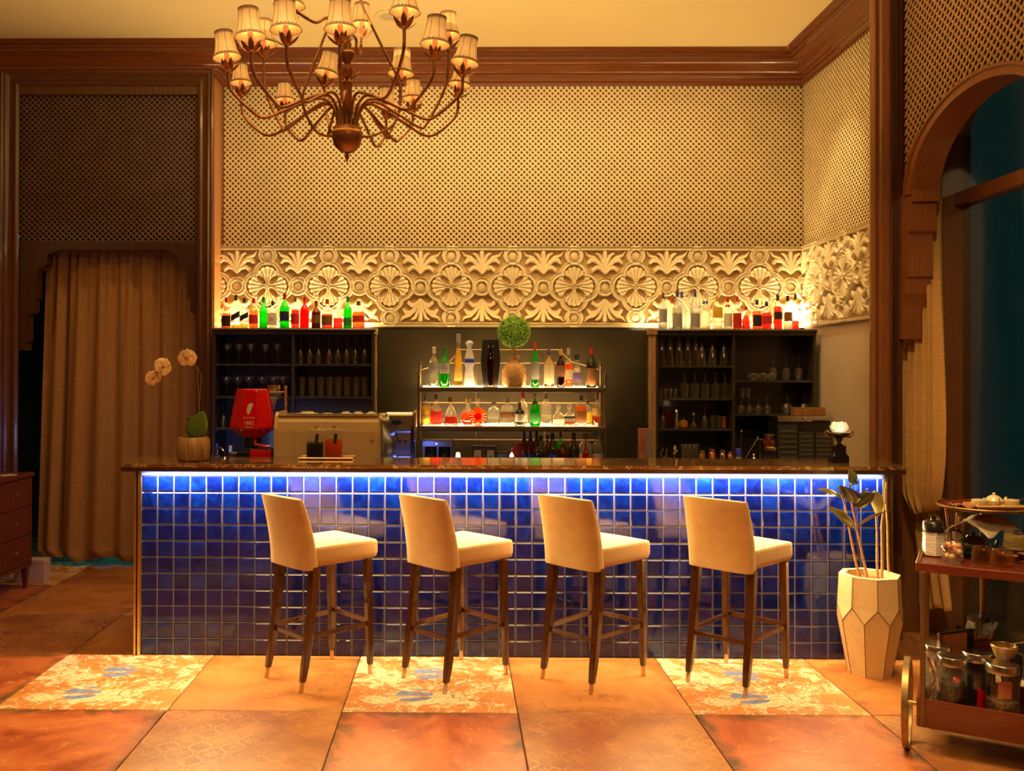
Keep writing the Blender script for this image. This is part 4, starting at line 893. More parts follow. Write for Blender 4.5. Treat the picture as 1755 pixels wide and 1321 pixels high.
row([(730, 677.6, 18, 0, 'yellow bottle lettered in dark blue, leftmost', O(kind='std', fill='yellow', level=.62, cap='silver', label='yellow', lz=(.1, .5), words=('ABSOLUT\nVODKA', .017, 'darkblue'))),
 (747.7, 675.7, 20, 0, 'tall-necked square cognac bottle with orange label', O(kind='tallneck', sq=.5, fill='orange', level=.48, cap='brown', label='red', lz=(.12, .44))),
 (772.8, 681, 27, 0, 'wide bell shaped decanter of pink red cognac', O(kind='decanter', fill='pink', level=.32, cap='brown', label=None, sy=.6)),
 (802, 683, 26, .03, 'sloping orange flask half behind the sunburst bottle', O(kind='bowl', fill='orange', level=.5, cap='gold', label=None, sy=.5)),
 (845.8, 687, 20, 0, 'clear square bottle with black strokes on the glass', O(kind='square', sq=.7, fill='clear', level=.35, cap='silver', label=None)),
 (869, 682.4, 24, 0, 'broad clear bottle with a round medallion', O(kind='square', sq=.6, fill='clear', level=.3, cap='silver', label='brown', sy=.6, lz=(.30, .52))),
 (896, 673, 18, .07, 'clear bottle with a red cap behind the brown gin bottle', O(kind='std', fill='clear', level=.3, cap='red', label=None)),
 (890.5, 689.6, 17.5, -.02, 'dark brown bottle with a pale diamond label', O(kind='low', body='dark', fill=None, cap='brown', label='silver', lz=(.18, .52))),
 (917, 675, 18, 0, 'round shouldered green gin bottle with a red seal', O(kind='low', body='green', fill='green', level=.68, cap='silver', label='green', lz=(.1, .4), neck='red')),
 (936, 674, 18, 0, 'tall clear square bottle with white lettering', O(kind='square', sq=.5, fill='white', level=.33, cap='silver', label=None)),
 (957, 690, 21, 0, 'left squat clear bottle with a round stopper', O(kind='round', fill='yellow', level=.30, cap=None, label='cream', lz=(.12, .3))),
 (975.8, 690, 21, 0, 'right squat round-stoppered bottle with a small dark label', O(kind='round', fill='amber', level=.18, cap=None, label='black', lz=(.34, .42))),
 (995, 677.6, 19, 0, 'amber rectangular bottle with a brown label', O(kind='square', sq=.8, fill='amber', level=.66, cap='brown', label='brown', lz=(.12, .5))),
 (1006.5, 684, 16, .07, 'yellow flask behind the amber rectangular bottle', O(kind='square', sq=.7, fill='yellow', level=.5, cap='brown', label=None, sy=.6)),
 (1022, 673, 16, 0, 'rightmost pale bottle with a ring label, amber at the bottom,', O(kind='std', fill='amber', level=.30, cap='gold', label='gold', lz=(.32, .56)))], Yb, 731, g4, ' on the lower rack shelf', S2+.001)
# sunburst disc bottle
b = at(819, 731, Y=Yb-.02); R0 = 15/SC(Yb); hz = at(819, 683, Y=Yb).z-S2
db = thing('bottle', 'round ribbed amber bottle like a sunburst on the lower rack shelf', 'bottle', (b.x, Yb-.02, S2+.001), 0, g4)
obj('bottle_body', MB().lathe([(R0*.1, -.012), (R0*.4, -.014), (R0, -.006), (R0, .006), (R0*.4, .014), (R0*.1, .012)], 32, (0, 0, R0+.006), axis='y'), LM['orange'], db, True)
for i in range(16):
    a = 2*PI*i/16; obj('rib', MB().tube([(math.cos(a)*R0*.45, -.016, R0+.006+math.sin(a)*R0*.45), (math.cos(a)*R0*.98, -.009, R0+.006+math.sin(a)*R0*.98)], [.004, .006], 6), LM['yellow'], db, True)
obj('seal', MB().lathe([(R0*.4, 0), (R0*.38, .006), (.001, .007)], 20, (0, -.022, R0+.006), axis='y'), LM['red'], db, True)
obj('neck', MB().lathe([(.012, R0*1.9), (.012, hz*.78), (.020, hz*.84), (.022, hz*.92), (.016, hz)], 14), GM['clear'], db, True)
obj('base', MB().box(-.04, .04, -.014, .014, 0, .008), LM['red'], db, bevel=.002)
# ---- things under the rack
g5 = 'bottles standing under the lit rack'; Y5 = RY+.08
row([(898.5, 738, 12, .04, 'slim dark-necked bottle with orange foot, first of the three,', O(kind='wine', body='brown', fill='orange', level=.3, cap='darkblue', capz=.55, label='blue', lz=(.05, .28))),
 (909, 739, 12, .04, 'slim dark-necked bottle with orange foot, middle of the three,', O(kind='wine', body='brown', fill='orange', level=.3, cap='darkblue', capz=.55, label='blue', lz=(.05, .28))),
 (919.5, 739, 12, .04, 'slim dark-necked bottle with orange foot, last of the three,', O(kind='wine', body='brown', fill='orange', level=.3, cap='darkblue', capz=.55, label='darkblue', lz=(.05, .28))),
 (927, 747, 19, -.05, 'black bellied bottle with a dark crest, before the slim three,', O(kind='champ', body='dark', fill=None, cap='black', label='darkblue', lz=(.08, .25))),
 (938, 746, 12, .06, 'red labelled bottle between the two black bellied ones', O(kind='std', body='brown', fill='red', level=.5, cap='brown', label='red')),
 (947, 742, 18, -.04, 'black bottle with an oval blue label', O(kind='champ', body='dark', fill=None, cap='black', label='blue', lz=(.08, .32))),
 (960.7, 740, 11, .06, 'green bottle with red neck behind the amber bellied one', O(kind='wine', body='green', fill='green', level=.6, cap='red', label='red')),
 (965, 755, 20, -.05, 'amber bellied bottle with an oval purple label', O(kind='champ', body='brown', fill='orange', level=.5, cap='brown', label='purple', lz=(.05, .28))),
 (983.5, 741, 18, 0, 'dark champagne bottle with a red collar', O(kind='champ', body='dark', fill=None, cap='brown', label='black', neck='red')),
 (1003, 743, 24, .05, 'wide clear carafe behind the red pointed bottle', O(kind='low', fill='yellow', level=.3, cap='copper', label=None)),
 (1004, 754, 15, -.05, 'pointed bright red bottle', O(kind='decanter', fill='red', level=.85, body='red', cap='brown', label=None)),
 (1024.5, 743, 18, 0, 'clear bottle with a pale blue label, rightmost', O(kind='std', fill='clear', level=.2, cap='silver', label='silver', lz=(.12, .34)))], Y5, 790, g5, ' under the rack', WZ+.001)
# back counter that carries all this
wk = struct('trim_8', MB().box(xat(364), XR-.004, 1.72, 2.478, WZ-.04, WZ-.001).box(xat(364), XR-.004, 1.76, 2.478, 0, WZ-.04), M['black'])

# ================================================================== DRINKING GLASSES
GP = {  # open profiles, unit height 1, unit width 1 (radius .5)
 'coupe': [(.36, 0), (.34, .012), (.05, .03), (.045, .55), (.10, .60), (.34, .70), (.48, .84), (.5, 1), (.485, 1), (.46, .85), (.33, .725), (.02, .63)],
 'flute_inv': [(.40, 0), (.46, .10), (.5, .22), (.42, .36), (.20, .50), (.07, .58), (.055, .97), (.42, .99), (.44, 1)],
 'goblet_inv': [(.38, 0), (.48, .16), (.5, .32), (.40, .48), (.10, .58), (.06, .64), (.06, .965), (.42, .985), (.43, 1)],
 'highball': [(.40, 0), (.42, .01), (.5, 1), (.47, 1), (.40, .05), (.01, .05)],
 'hurricane_inv': [(.50, 0), (.44, .25), (.36, .55), (.22, .80), (.08, .90), (.08, .96), (.36, .985), (.38, 1)],
 'beer_inv': [(.44, 0), (.46, .25), (.5, .45), (.44, .58), (.20, .64), (.12, .70), (.14, .74), (.10, .80), (.10, .95), (.44, .985), (.45, 1)],
 'shot': [(.42, 0), (.5, 1), (.46, 1), (.40, .12), (.01, .12)],
 'wine_inv': [(.34, 0), (.46, .16), (.5, .32), (.40, .50), (.14, .58), (.05, .63), (.05, .965), (.38, .985), (.40, 1)],
 'mug': [(.46, 0), (.5, .05), (.5, 1), (.46, 1), (.45, .08), (.01, .08)]}
GME = {}
def glass_obj(kind, x, y, z, h, w_, label, group, cat='glass', m='glass', lying=False):
    if kind not in GME: GME[kind] = MB().lathe([(max(a, .002), b) for a, b in GP[kind]], 20, caps=False).mesh('drinking_glass', M['barglass'], True)
    o = link({'coupe': 'coupe_glass', 'flute_inv': 'champagne_flute', 'highball': 'highball_glass', 'shot': 'shot_glass', 'mug': 'copper_mug'}.get(kind, 'stemmed_glass'), GME[kind], None, (x, y, z)); o.scale = (w_, w_, h)
    if lying: o.rotation_euler = (PI/2, 0, .2); o.location.z += w_/2
    return tag(o, label, cat, group)
def gset(kind, pxs, ptop, pbase, wpx, Y, zs, what, where, group, skip=0, lying=False, m=None):
    for i, px in enumerate(pxs):
        b = at(px, pbase, Y=Y); h = at(px, ptop, Y=Y).z-zs
        o = glass_obj(kind, b.x, Y, zs+.0005, h, wpx/SC(Y), f'{what}, {ORD[i]} from the left, {where}', group, lying=lying)
YG = 2.22
gset('coupe', [389.7, 409.8, 430, 455, 476], 589, 624, 15, YG, L_L[0], 'coupe glass', 'top shelf of the left cabinet', 'coupe glasses in the left cabinet')
gset('coupe', [388.6, 407.7, 427, 450, 470, 486.6], 645, 680, 17, YG, L_L[1], 'wide coupe glass', 'middle shelf of the left cabinet', 'coupe glasses on the middle shelf')
gset('goblet_inv', [383, 399], 697, 734, 13, YG, L_L[2], 'upturned goblet', 'low shelf beside the red grinder', 'goblets in the left cabinet')
gset('flute_inv', [515, 531, 546, 564, 579, 594, 609, 625], 575.5, 624, 12.5, YG, L_R[0], 'upturned flute', 'top shelf of the left cabinet', 'upturned flutes in the left cabinet')
gset('highball', [517.5, 534, 549.7, 564.7, 579.8, 595.3, 610.8, 625.3], 646, 680, 13.5, YG, L_R[1], 'straight tumbler', 'right half of the left cabinet', 'tumblers in the left cabinet')
gset('hurricane_inv', [1134, 1148.5, 1163.7, 1178.5, 1192], 577, 624, 14.5, YG, R_L[0], 'tall upturned hurricane glass', 'top shelf of the right cabinet', 'hurricane glasses in the right cabinet')
gset('hurricane_inv', [1203, 1221, 1240.5], 587.5, 624, 15.5, YG-.03, R_L[0], 'shorter upturned hurricane glass', 'top shelf of the right cabinet', 'hurricane glasses in the right cabinet')
gset('shot', [1131.5, 1140, 1148.5, 1157], 666, 680, 8, YG, R_L[1], 'shot glass', 'middle shelf of the right cabinet', 'shot glasses in the right cabinet')
gset('beer_inv', [1173, 1190.7, 1208.7, 1226, 1242], 638.5, 680, 15.5, YG, R_L[1], 'upturned beer goblet', 'middle shelf of the right cabinet', 'beer goblets in the right cabinet')
gset('goblet_inv', [1136, 1207.4], 697, 732, 12, YG, R_L[2], 'upturned wine glass', 'lowest shelf of the right cabinet', 'assorted glasses in the right cabinet')
gset('highball', [1222, 1231.5], 712, 732, 9, YG, R_L[2], 'small ribbed tumbler', 'lowest shelf of the right cabinet', 'assorted glasses in the right cabinet')
b = at(1241, 732, Y=YG); o = obj('copper_mug', MB().lathe([(.021, 0), (.024, .004), (.024, .098), (.0215, .098), (.021, .008), (.001, .008)], 18, caps=False), M['copper'], None, True, (b.x, YG, R_L[2])); tag(o, 'shiny copper cup at the right end of the lowest shelf, right cabinet', 'cup')
b = at(1158.7, 732, Y=YG); o = obj('glass_shaker', MB().lathe([(.021, 0), (.022, .05), (.016, .09), (.020, .15), (.012, .165), (.001, .168)], 18), M['chrome'], None, True, (b.x, YG, R_L[2])); tag(o, 'bright silver shaker next to the orange jar, right cabinet', 'shaker')
b = at(1145.5, 732, Y=YG+.06); o = obj('honey_jar', MB().lathe([(.03, 0), (.032, .01), (.028, .13), (.022, .15), (.001, .155)], 18), LM['orange'], None, True, (b.x, YG+.06, R_L[2])); tag(o, 'tall amber jar behind the silver shaker in the right cabinet', 'jar')
b = at(1171, 732, Y=YG); t = thing('pumpkin', 'small orange pumpkin on the lowest shelf of the right cabinet', 'pumpkin', (b.x, YG, R_L[2]))
mb = MB(); mb.lathe([(.012, .002), (.030, .006), (.040, .028), (.036, .055), (.016, .068), (.004, .064)], 24); mb.v = [(x*(1+.08*math.cos(8*math.atan2(y, x))), y*(1+.08*math.cos(8*math.atan2(y, x))), z) for x, y, z in mb.v]
obj('flesh', mb, mat('pumpkin_orange', (.55, .22, .03), .5), t, True); obj('stalk', MB().tube([(0, 0, .06), (.004, 0, .08), (.01, 0, .09)], .004, 6), M['stem'], t)
b = at(1188.7, 732, Y=YG); bottle('small clear cruet between the pumpkin and the wine glass', 'assorted glasses in the right cabinet', (b.x, YG, R_L[2]), .13, .027, 'decanter', fill='clear', level=.3, cap='white', label=None)
gset('shot', [1285, 1301, 1316], 638, 650, 13, YG-.05, R_R[0], 'small glass lying on its side', 'right half of the right cabinet', 'fallen glasses in the right cabinet', lying=True)
gset('wine_inv', [1325, 1347, 1369], 609.5, 650, 14, YG, R_R[0], 'upturned wine glass', 'upper right shelf of the right cabinet', 'wine glasses in the right cabinet')
gset('goblet_inv', [1270.5, 1284.5, 1299.5, 1315], 682, 707, 13, YG, R_R[1], 'short upturned goblet', 'lower right shelf of the right cabinet', 'short goblets in the right cabinet')
gset('shot', [1272, 1282], 666, 681, 9, YG+.01, R_R[1]+(at(1268, 682, Y=YG).z-R_R[1]), 'small glass stacked on the goblets', 'right cabinet', 'short goblets in the right cabinet')
gset('wine_inv', [1349, 1378.6], 676, 707, 21, YG, R_R[1], 'big bellied upturned wine glass', 'lower right shelf of the right cabinet', 'wine glasses in the right cabinet')
gset('highball', [1171, 1178.5, 1186, 1193.5], 761, 790, 7.5, 1.95, WZ, 'narrow tumbler', 'on the back counter before the right cabinet', 'tumblers on the back counter')
# small jars and tins on the counter under the right cabinet
for px, ptop, wpx, m_, lab in ((1203, 771, 11, 'antique', 'small brass spice tin on the back counter, left of the copper jar'), (1220, 768, 11, 'copper', 'small copper jar on the back counter'), (1238, 770, 10, 'steel', 'steel tin beside the copper jar on the back counter'), (1251, 773, 9, 'copper', 'little copper pot next to the blue can')):
    b = at(px, 785, Y=1.9); h = at(px, ptop, Y=1.9).z-WZ; r = wpx/2/SC(1.9); t = thing('spice_jar', lab, 'jar', (b.x, 1.9, WZ), 0, 'spice jars on the back counter')
    obj('jar_body', MB().lathe([(r*.8, 0), (r, .006), (r, h*.72), (r*.8, h*.8)], 16), M[m_], t, True); obj('lid', MB().lathe([(r*.85, h*.8), (r*.9, h*.84), (r*.85, h*.96), (r*.2, h)], 16), M['brass'], t, True)
b = at(1266, 785, Y=1.92); t = thing('drinks_can', 'slim blue and silver can on the back counter', 'can', (b.x, 1.92, WZ)); h = at(1266, 768, Y=1.92).z-WZ
obj('can_body', MB().lathe([(.022, 0), (.026, .008), (.026, h-.01), (.022, h)], 18), LABM['blue'], t, True); obj('band', MB().lathe([(.0263, h*.30), (.0263, h*.52)], 18, caps=False), LABM['silver'], t, True)
for px, a, b2, lab in ((1270, (1271, 739), (1268, 768), 'long-handled bar spoon standing in the can area, upright'), (1290, (1299, 750), (1278, 768), 'slanting steel bar spoon on the back counter')):
    p, q = at(*a, Y=1.97), at(*b2, Y=1.97); t = thing('bar_spoon', lab, 'spoon', q); d = p-q; obj('handle', MB().tube([(0, 0, -.08), tuple(d)], .0035, 6), M['steel'], t); obj('bowl_end', MB().sphere(tuple(d), .010, 8, 6, (1, .4, 1)), M['steel'], t)
p = at(1303, 753, Y=1.97); t = thing('bar_spoon', 'T-shaped steel muddler standing beside the slanting spoon', 'muddler', (p.x, 1.97, WZ)); obj('rod', MB().tube([(0, 0, 0), (0, 0, p.z-WZ)], .004, 6), M['steel'], t); obj('cross_bar', MB().tube([(-.025, 0, p.z-WZ), (.02, 0, p.z-WZ)], .004, 6), M['steel'], t)
# silver teapot
p = at(1292, 785, Y=1.9); t = thing('teapot', 'small round silver teapot with a knobbed lid on the back counter', 'teapot', (p.x, 1.9, WZ))
obj('body', MB().lathe([(.03, 0), (.052, .015), (.058, .035), (.045, .058), (.02, .066)], 24), M['chrome'], t, True); obj('lid', MB().lathe([(.022, .064), (.012, .076), (.005, .082), (.011, .092), (.006, .102), (.001, .103)], 16), M['chrome'], t, True)
obj('spout', MB().tube([(.045, 0, .03), (.075, 0, .045), (.09, 0, .07)], [.013, .009, .007], 8), M['chrome'], t, True); obj('handle', MB().tube([(-.05, 0, .05), (-.08, 0, .055), (-.085, 0, .03), (-.055, 0, .02)], .005, 6), M['chrome'], t, True)
# two stacked mason jars
for i, (a, b2, r) in enumerate(((764, 786, .060), (743, 764, .050))):
    p = at(1321, b2, Y=1.9); z0 = WZ if i == 0 else zj; h = at(1321, a, Y=1.9).z-z0; zj = z0+h
    t = thing('clip_jar', ['lower wide clip-top jar of the pair stacked on the back counter', 'upper smaller clip-top jar stacked on the wider one'][i], 'jar', (p.x-(.0 if i == 0 else .012), 1.9, z0), 0, 'stacked clip jars')
    obj('jar_body', MB().lathe([(r*.9, 0), (r, .008), (r, h*.62), (r*.82, h*.76), (r*.84, h*.80)], 22), M['glass'], t, True); obj('contents', MB().lathe([(r*.85, .006), (r*.93, .012), (r*.93, h*.5)], 20), M['coffee'] if i == 0 else LM['amber'], t, True)
    obj('lid', MB().lathe([(r*.9, h*.80), (r*.92, h*.92), (r*.7, h-.001)], 22), M['brass'], t, True); obj('clip', MB().tube([(r*.95, 0, h*.6), (r*1.12, 0, h*.8), (r*.95, 0, h*.92)], .0025, 6), M['steel'], t)
# dark louvred cooler with a silver lid and a wooden box on top
xa, xb = at(1333, 750, Y=1.84).x, at(1427, 750, Y=1.84).x; xb = min(xb, XR-.012); zt_ = at(1380, 723, Y=1.84).z
t = thing('louvred_cooler', 'dark louvred steel cooler standing at the right end of the back counter', 'cooler', (xa, 1.84, WZ)); W_ = xb-xa; H_ = zt_-WZ
obj('body', MB().box(0, W_, .01, .24, 0, H_), M['plastic'], t, bevel=.005)
for a, b2 in ((.015, .36), (.39, .66), (.69, .985)):
    d = obj('door_panel', MB().box(W_*a, W_*b2, 0, .012, .008, H_*.78 if a > .3 else H_*.93), mat('louvre_grey', (.06, .055, .045), .35, .3), t, bevel=.002)
    nl = 7
    for i in range(nl):
        z = .02+(H_*(.74 if a > .3 else .88)-.02)*i/nl; obj('louvre', MB().hexa([(W_*a+.012, -.008, z+.004), (W_*b2-.012, -.008, z+.004), (W_*b2-.012, 0, z), (W_*a+.012, 0, z)], [(W_*a+.012, -.007, z+.007), (W_*b2-.012, -.007, z+.007), (W_*b2-.012, 0, z+.022), (W_*a+.012, 0, z+.022)]), MC['louvre_grey'], d)
obj('control_strip', MB().box(W_*.42, W_*.98, -.002, .012, H_*.82, H_*.97), M['plastic'], t)
obj('wire', MB().tube([(W_*.27, -.01, H_-.005), (W_*.31, -.014, H_*.8), (W_*.35, -.01, H_*.62)], .0018, 5), M['steel'], t)
zl = at(1380, 713, Y=1.84).z
t = thing('steel_tray_lid', 'flat silver ice tray lying on the louvred cooler', 'tray', (xa, 1.84, zt_)); obj('tray_body', MB().box(-.004, W_*.50, -.01, .22, .001, zl-zt_), M['steel'], t, bevel=.005); obj('tray_front', MB().box(W_*.50, W_+.0, -.014, .22, .001, zl-zt_), M['steel'], t, bevel=.005); obj('handle', MB().lathe([(.010, 0), (.012, .02)], 10, (W_*.47, -.034, (zl-zt_)/2), axis='y'), M['chrome'], t); obj('grip_slot', MB().box(W_*.62, W_*.93, -.0155, -.012, .003, .016), M['plastic'], t)
xw0, xw1, zw = at(1363, 700, Y=1.9).x, at(1415, 700, Y=1.9).x, at(1390, 698, Y=1.9).z
t = thing('wooden_box', 'small orange brown wooden box on top of the silver tray', 'box', ((xw0+xw1)/2, 1.95, zl)); wv2 = (xw1-xw0)/2; hb = zw-zl
for a, b2 in ((-wv2, -wv2*.55), (-wv2*.53, wv2*.22), (wv2*.24, wv2)): obj('panel', MB().box(a, b2, -.05, -.042, .001, hb), wood('box_wood', (.22, .09, .02), (.38, .17, .05), .5, .1, axis='x'), t, bevel=.002)
obj('box_body', MB().box(-wv2, wv2, -.041, .05, .001, hb-.003), MC['box_wood'], t, bevel=.002)
# tall book-like block, small planter with herbs
xa, xb, za = at(1094, 780, Y=1.80).x, at(1118, 780, Y=1.80).x, at(1105, 734, Y=1.80).z
t = thing('stone_block', 'upright reddish marbled block standing on the back counter, left of the herbs', 'block', ((xa+xb)/2, 1.80, WZ)); n = N('red_marble'); n.col(n.ramp(n.noise(n.scale(n.coord(), (1, 1, .4)), 14, 6, .7, 1), [(.35, (.30, .08, .05)), (.55, (.42, .17, .11)), (.7, (.6, .4, .28))])); obj('slab', MB().prism([((xa-xb)/2, -.02), ((xa-xb)/2+.012, -.03), ((xb-xa)/2, -.024), ((xb-xa)/2, .03), ((xa-xb)/2, .03)], 0, za-WZ), n.set(.3), t, bevel=.002); obj('grey_face', MB().box((xb-xa)*.04, (xb-xa)*.46, -.0302, -.027, .004, za-WZ-.01), mat('stone_grey', (.22, .2, .21), .4), t)
def leaf_mb(L, W, bend=.3, n=8, fold=.15):
    def f(a, b):
        s = b; w_ = W*math.sin(PI*min(1, s**.75))**.8*.5+.0004; y = (a-.5)*2; return (y*w_, L*s*math.cos(bend*s), -L*s*s*bend*.5+abs(y)*w_*fold)
    return MB().grid(f, 4, n)
p = at(1143, 785, Y=1.85); t = thing('herb_planter', 'low dish of green herbs with bare twigs on the back counter', 'plant', (p.x, 1.85, WZ))
obj('dish', MB().lathe([(.08, 0), (.10, .01), (.105, .035), (.098, .035)], 24), LABM['brown'], t, True)
hm = MB(); r_ = random.Random(5)
for i in range(240):
    a = r_.uniform(0, 2*PI); q = r_.uniform(0, .1); z = .035+r_.uniform(0, .045)*(1-q/.12); m_ = leaf_mb(.028, .010, .5, 3).xf(Matrix.Translation((q*math.cos(a), q*math.sin(a)*.6, z)) @ Matrix.Rotation(r_.uniform(0, 6), 4, 'Z') @ Matrix.Rotation(r_.uniform(-.2, 1.2), 4, 'X')); hm.add(m_.v, m_.f)
o = obj('herb_leaves', hm, mat('herb_green', (.12, .30, .03), .5, var=.4), t); o['kind'] = 'stuff'
for (x0, z0, x1, z1) in ((-.03, .04, -.055, .11), (-.02, .04, .0, .145), (-.055, .11, -.03, .15), (.04, .04, .07, .12)): obj('twig', MB().tube([(x0, 0, z0), ((x0+x1)/2+.006, 0, (z0+z1)/2), (x1, 0, z1)], .0022, 5), M['bark'], t)
for (x, z, a) in ((.05, .10, .8), (.085, .12, -.9), (.06, .135, .2)): obj('dry_leaf', leaf_mb(.045, .022).xf(Matrix.Translation((x, -.01, z)) @ Matrix.Rotation(a, 4, 'Y') @ Matrix.Rotation(1.2, 4, 'X')), M['ficus'], t, solid=.0006)
# appliance under the rack with blue-lit cylinders, tins, a little lamp and a white figure with added glow
xa, xb, za = at(722.5, 770, Y=RY+.02).x, at(777.5, 770, Y=RY+.02).x, at(750, 755, Y=RY+.02).z
t = thing('bottle_warmer', 'steel framed appliance with two dark cylinders and a blue light under the rack', 'appliance', ((xa+xb)/2, RY+.02, WZ)); hw = (xb-xa)/2; H_ = za-WZ
obj('housing', MB().box(-hw, hw, .10, .22, 0, H_), M['steel'], t, bevel=.006); obj('top_panel', MB().box(-hw, hw, 0, .10, H_*.72, H_), M['steel'], t, bevel=.006); obj('frame', MB().box(hw-.012, hw+.002, -.004, .2, 0, H_+.004), M['rackwood'], t); obj('top_bar', MB().box(-hw, hw, -.006, .0, H_-.006, H_+.004), M['rackwood'], t)
for x in (-hw*.45, hw*.42): obj('cylinder', MB().lathe([(.045, .005), (.048, .01), (.048, H_*.68), (.04, H_*.71)], 24, (x, .06, 0)), mat('dark_chrome', (.12, .13, .16), .15, .9), t, True)
obj('blue_indicator', MB().sphere((-.01, -.006, H_*.86), .006, 8, 6), mat('blue_light', (.1, .1, 1), .5, emis=((.15, .12, 1), 18)), t)
for px, ptop, lab in ((818.5, 763, 'left dark tea tin with a grey crest under the rack'), (840.5, 763.5, 'right dark tea tin with a grey crest under the rack')):
    xx = at(px, 780, Y=RY+.05).x; h = at(px, ptop, Y=RY+.05).z-WZ; t = thing('tea_tin', lab, 'tin', (xx, RY+.05, WZ), 0, 'tea tins under the rack'); w_ = 9.5/SC(RY+.05)
    obj('tin_body', MB().box(-w_, w_, -w_*.8, w_*.8, 0, h*.86), M['black'], t, bevel=.003); obj('lid', MB().box(-w_*1.04, w_*1.04, -w_*.84, w_*.84, h*.87, h), M['black'], t, bevel=.004); lo = obj('label', MB().box(-w_*.62, w_*.62, -w_*.8-.0015, -w_*.8, h*.1, h*.76), LABM['grey'], t); obj('crest', MB().lathe([(w_*.36, 0), (w_*.30, -.002)], 16, (0, -w_*.8-.0015, h*.36), axis='y'), LABM['brown'], lo)
xx = at(859.5, 780, Y=RY+.05).x; t = thing('small_box', 'low blue fronted box beside the two tea tins', 'box', (xx, RY+.05, WZ)); h = at(859, 774, Y=RY+.05).z-WZ; obj('carton', MB().box(-.043, .043, -.03, .03, 0, h), M['black'], t, bevel=.002); obj('blue_label', MB().box(-.036, .036, -.0315, -.03, .004, h*.85), mat('box_blue', (.08, .16, .42), .4), t)
for px, lab in ((785, 'tiny white figure with an added glow beside the appliance under the rack'), (877, 'tiny white cone lamp near the red folder under the rack')):
    xx = at(px, 780, Y=RY+.03).x; t = thing('tiny_glowing_piece', lab, 'lamp', (xx, RY+.03, WZ)); obj('base', MB().lathe([(.018, 0), (.02, .01), (.006, .02), (.004, .06)], 14), M['white'], t, True); obj('shade', MB().lathe([(.018, .06), (.020, .062), (.006, .092), (.002, .096)] if px > 800 else [(.02, .055), (.016, .09), (.001, .095)], 14), mat('small_white_glow', (1, .9, .7), .5, emis=((1, .75, .45), 5)), t, True)
xa, xb = at(871, 780, Y=RY+.2).x, at(893, 780, Y=RY+.2).x; t = thing('folder', 'red folder leaning behind the bottles under the rack', 'folder', ((xa+xb)/2, RY+.2, WZ)); obj('cover', MB().prism([(-.04, 0), (.055, 0), (.055, .165), (.02, .165), (-.05, .05)], 0, .008, 'y'), LABM['red'], t, bevel=.001); obj('sheets', MB().box(-.03, .05, .009, .012, 0, .12), M['paper'], t)
# ---- topiary ball in a burlap wrapped pot
Yt = Yb-.02; p = at(881, 568, Y=Yt); zs = S1; t = thing('topiary', 'round clipped boxwood topiary ball in a twine tied burlap wrap on the rack', 'topiary', (p.x, Yt, zs)); zc = p.z-zs; rb = 28.5/SC(Yt)
obj('ball_core', MB().sphere((0, 0, zc), rb*.90, 24, 14), mat('topiary_core', (.03, .09, .01), .8), t, True)
lm = MB(); gr = (1+5**.5)/2; r_ = random.Random(2); NL = 2600
for i in range(NL):
    z = 1-2*(i+.5)/NL; a = 2*PI*i/gr; rr = math.sqrt(1-z*z); nrm = Vector((rr*math.cos(a), rr*math.sin(a), z)); R = rb*r_.uniform(.86, 1.02); c = nrm*R+Vector((0, 0, zc)); s = r_.uniform(.005, .009)
    q = nrm.to_track_quat('Z', 'Y').to_matrix() @ Matrix.Rotation(r_.uniform(0, 6), 3, 'Z') @ Matrix.Rotation(r_.uniform(-.9, .9), 3, 'X')
    lm.add([tuple(c+q @ Vector(v)) for v in ((-s*.6, 0, 0), (0, -s, .001), (s*.6, 0, 0), (0, s, .002))], [(0, 1, 2, 3)])
o = obj('ball_leaves', lm, M['topiary'], t); o['kind'] = 'stuff'
obj('trunk', MB().tube([(0, 0, .12), (.004, 0, .19), (0, 0, zc-rb*.8)], .010, 8), M['bark'], t, True)
mb = MB().lathe([(.088, .001), (.098, .02), (.102, .07), (.098, .12), (.078, .15), (.040, .165), (.030, .18), (.044, .20), (.050, .21)], 40, caps=False)
mb.v = [(x*(1+.06*math.sin(7*math.atan2(y, x)+z*40)), y*(1+.06*math.sin(7*math.atan2(y, x)+z*40))*.8, z*1.27) for x, y, z in mb.v]
obj('burlap_wrap', mb, M['burlap'], t, True)
for k in range(8):
    a0 = k*.8; obj('twine', MB().tube([((.104-.05*abs(i/10-.4))*math.cos(a0+i*.13), -abs((.094)*math.sin(.6+i*.13))-.0, .03+.012*i+.01*math.sin(k+i)) for i in range(11)], .0018, 5), M['twine'], t)
obj('bow', MB().tube([(.04, -.02, .17), (.09, -.03, .19), (.10, -.03, .15), (.07, -.03, .14), (.10, -.03, .11)], .006, 6), M['twine'], t, True)

# ================================================================== ON AND BEHIND THE BAR
struct('trim_9', MB().box(-1.95, 2.60, .405, 1.12, .90, .935).box(-1.95, 2.60, .42, 1.05, 0, .90), M['black'])      # work counter behind the bar
WB = .936
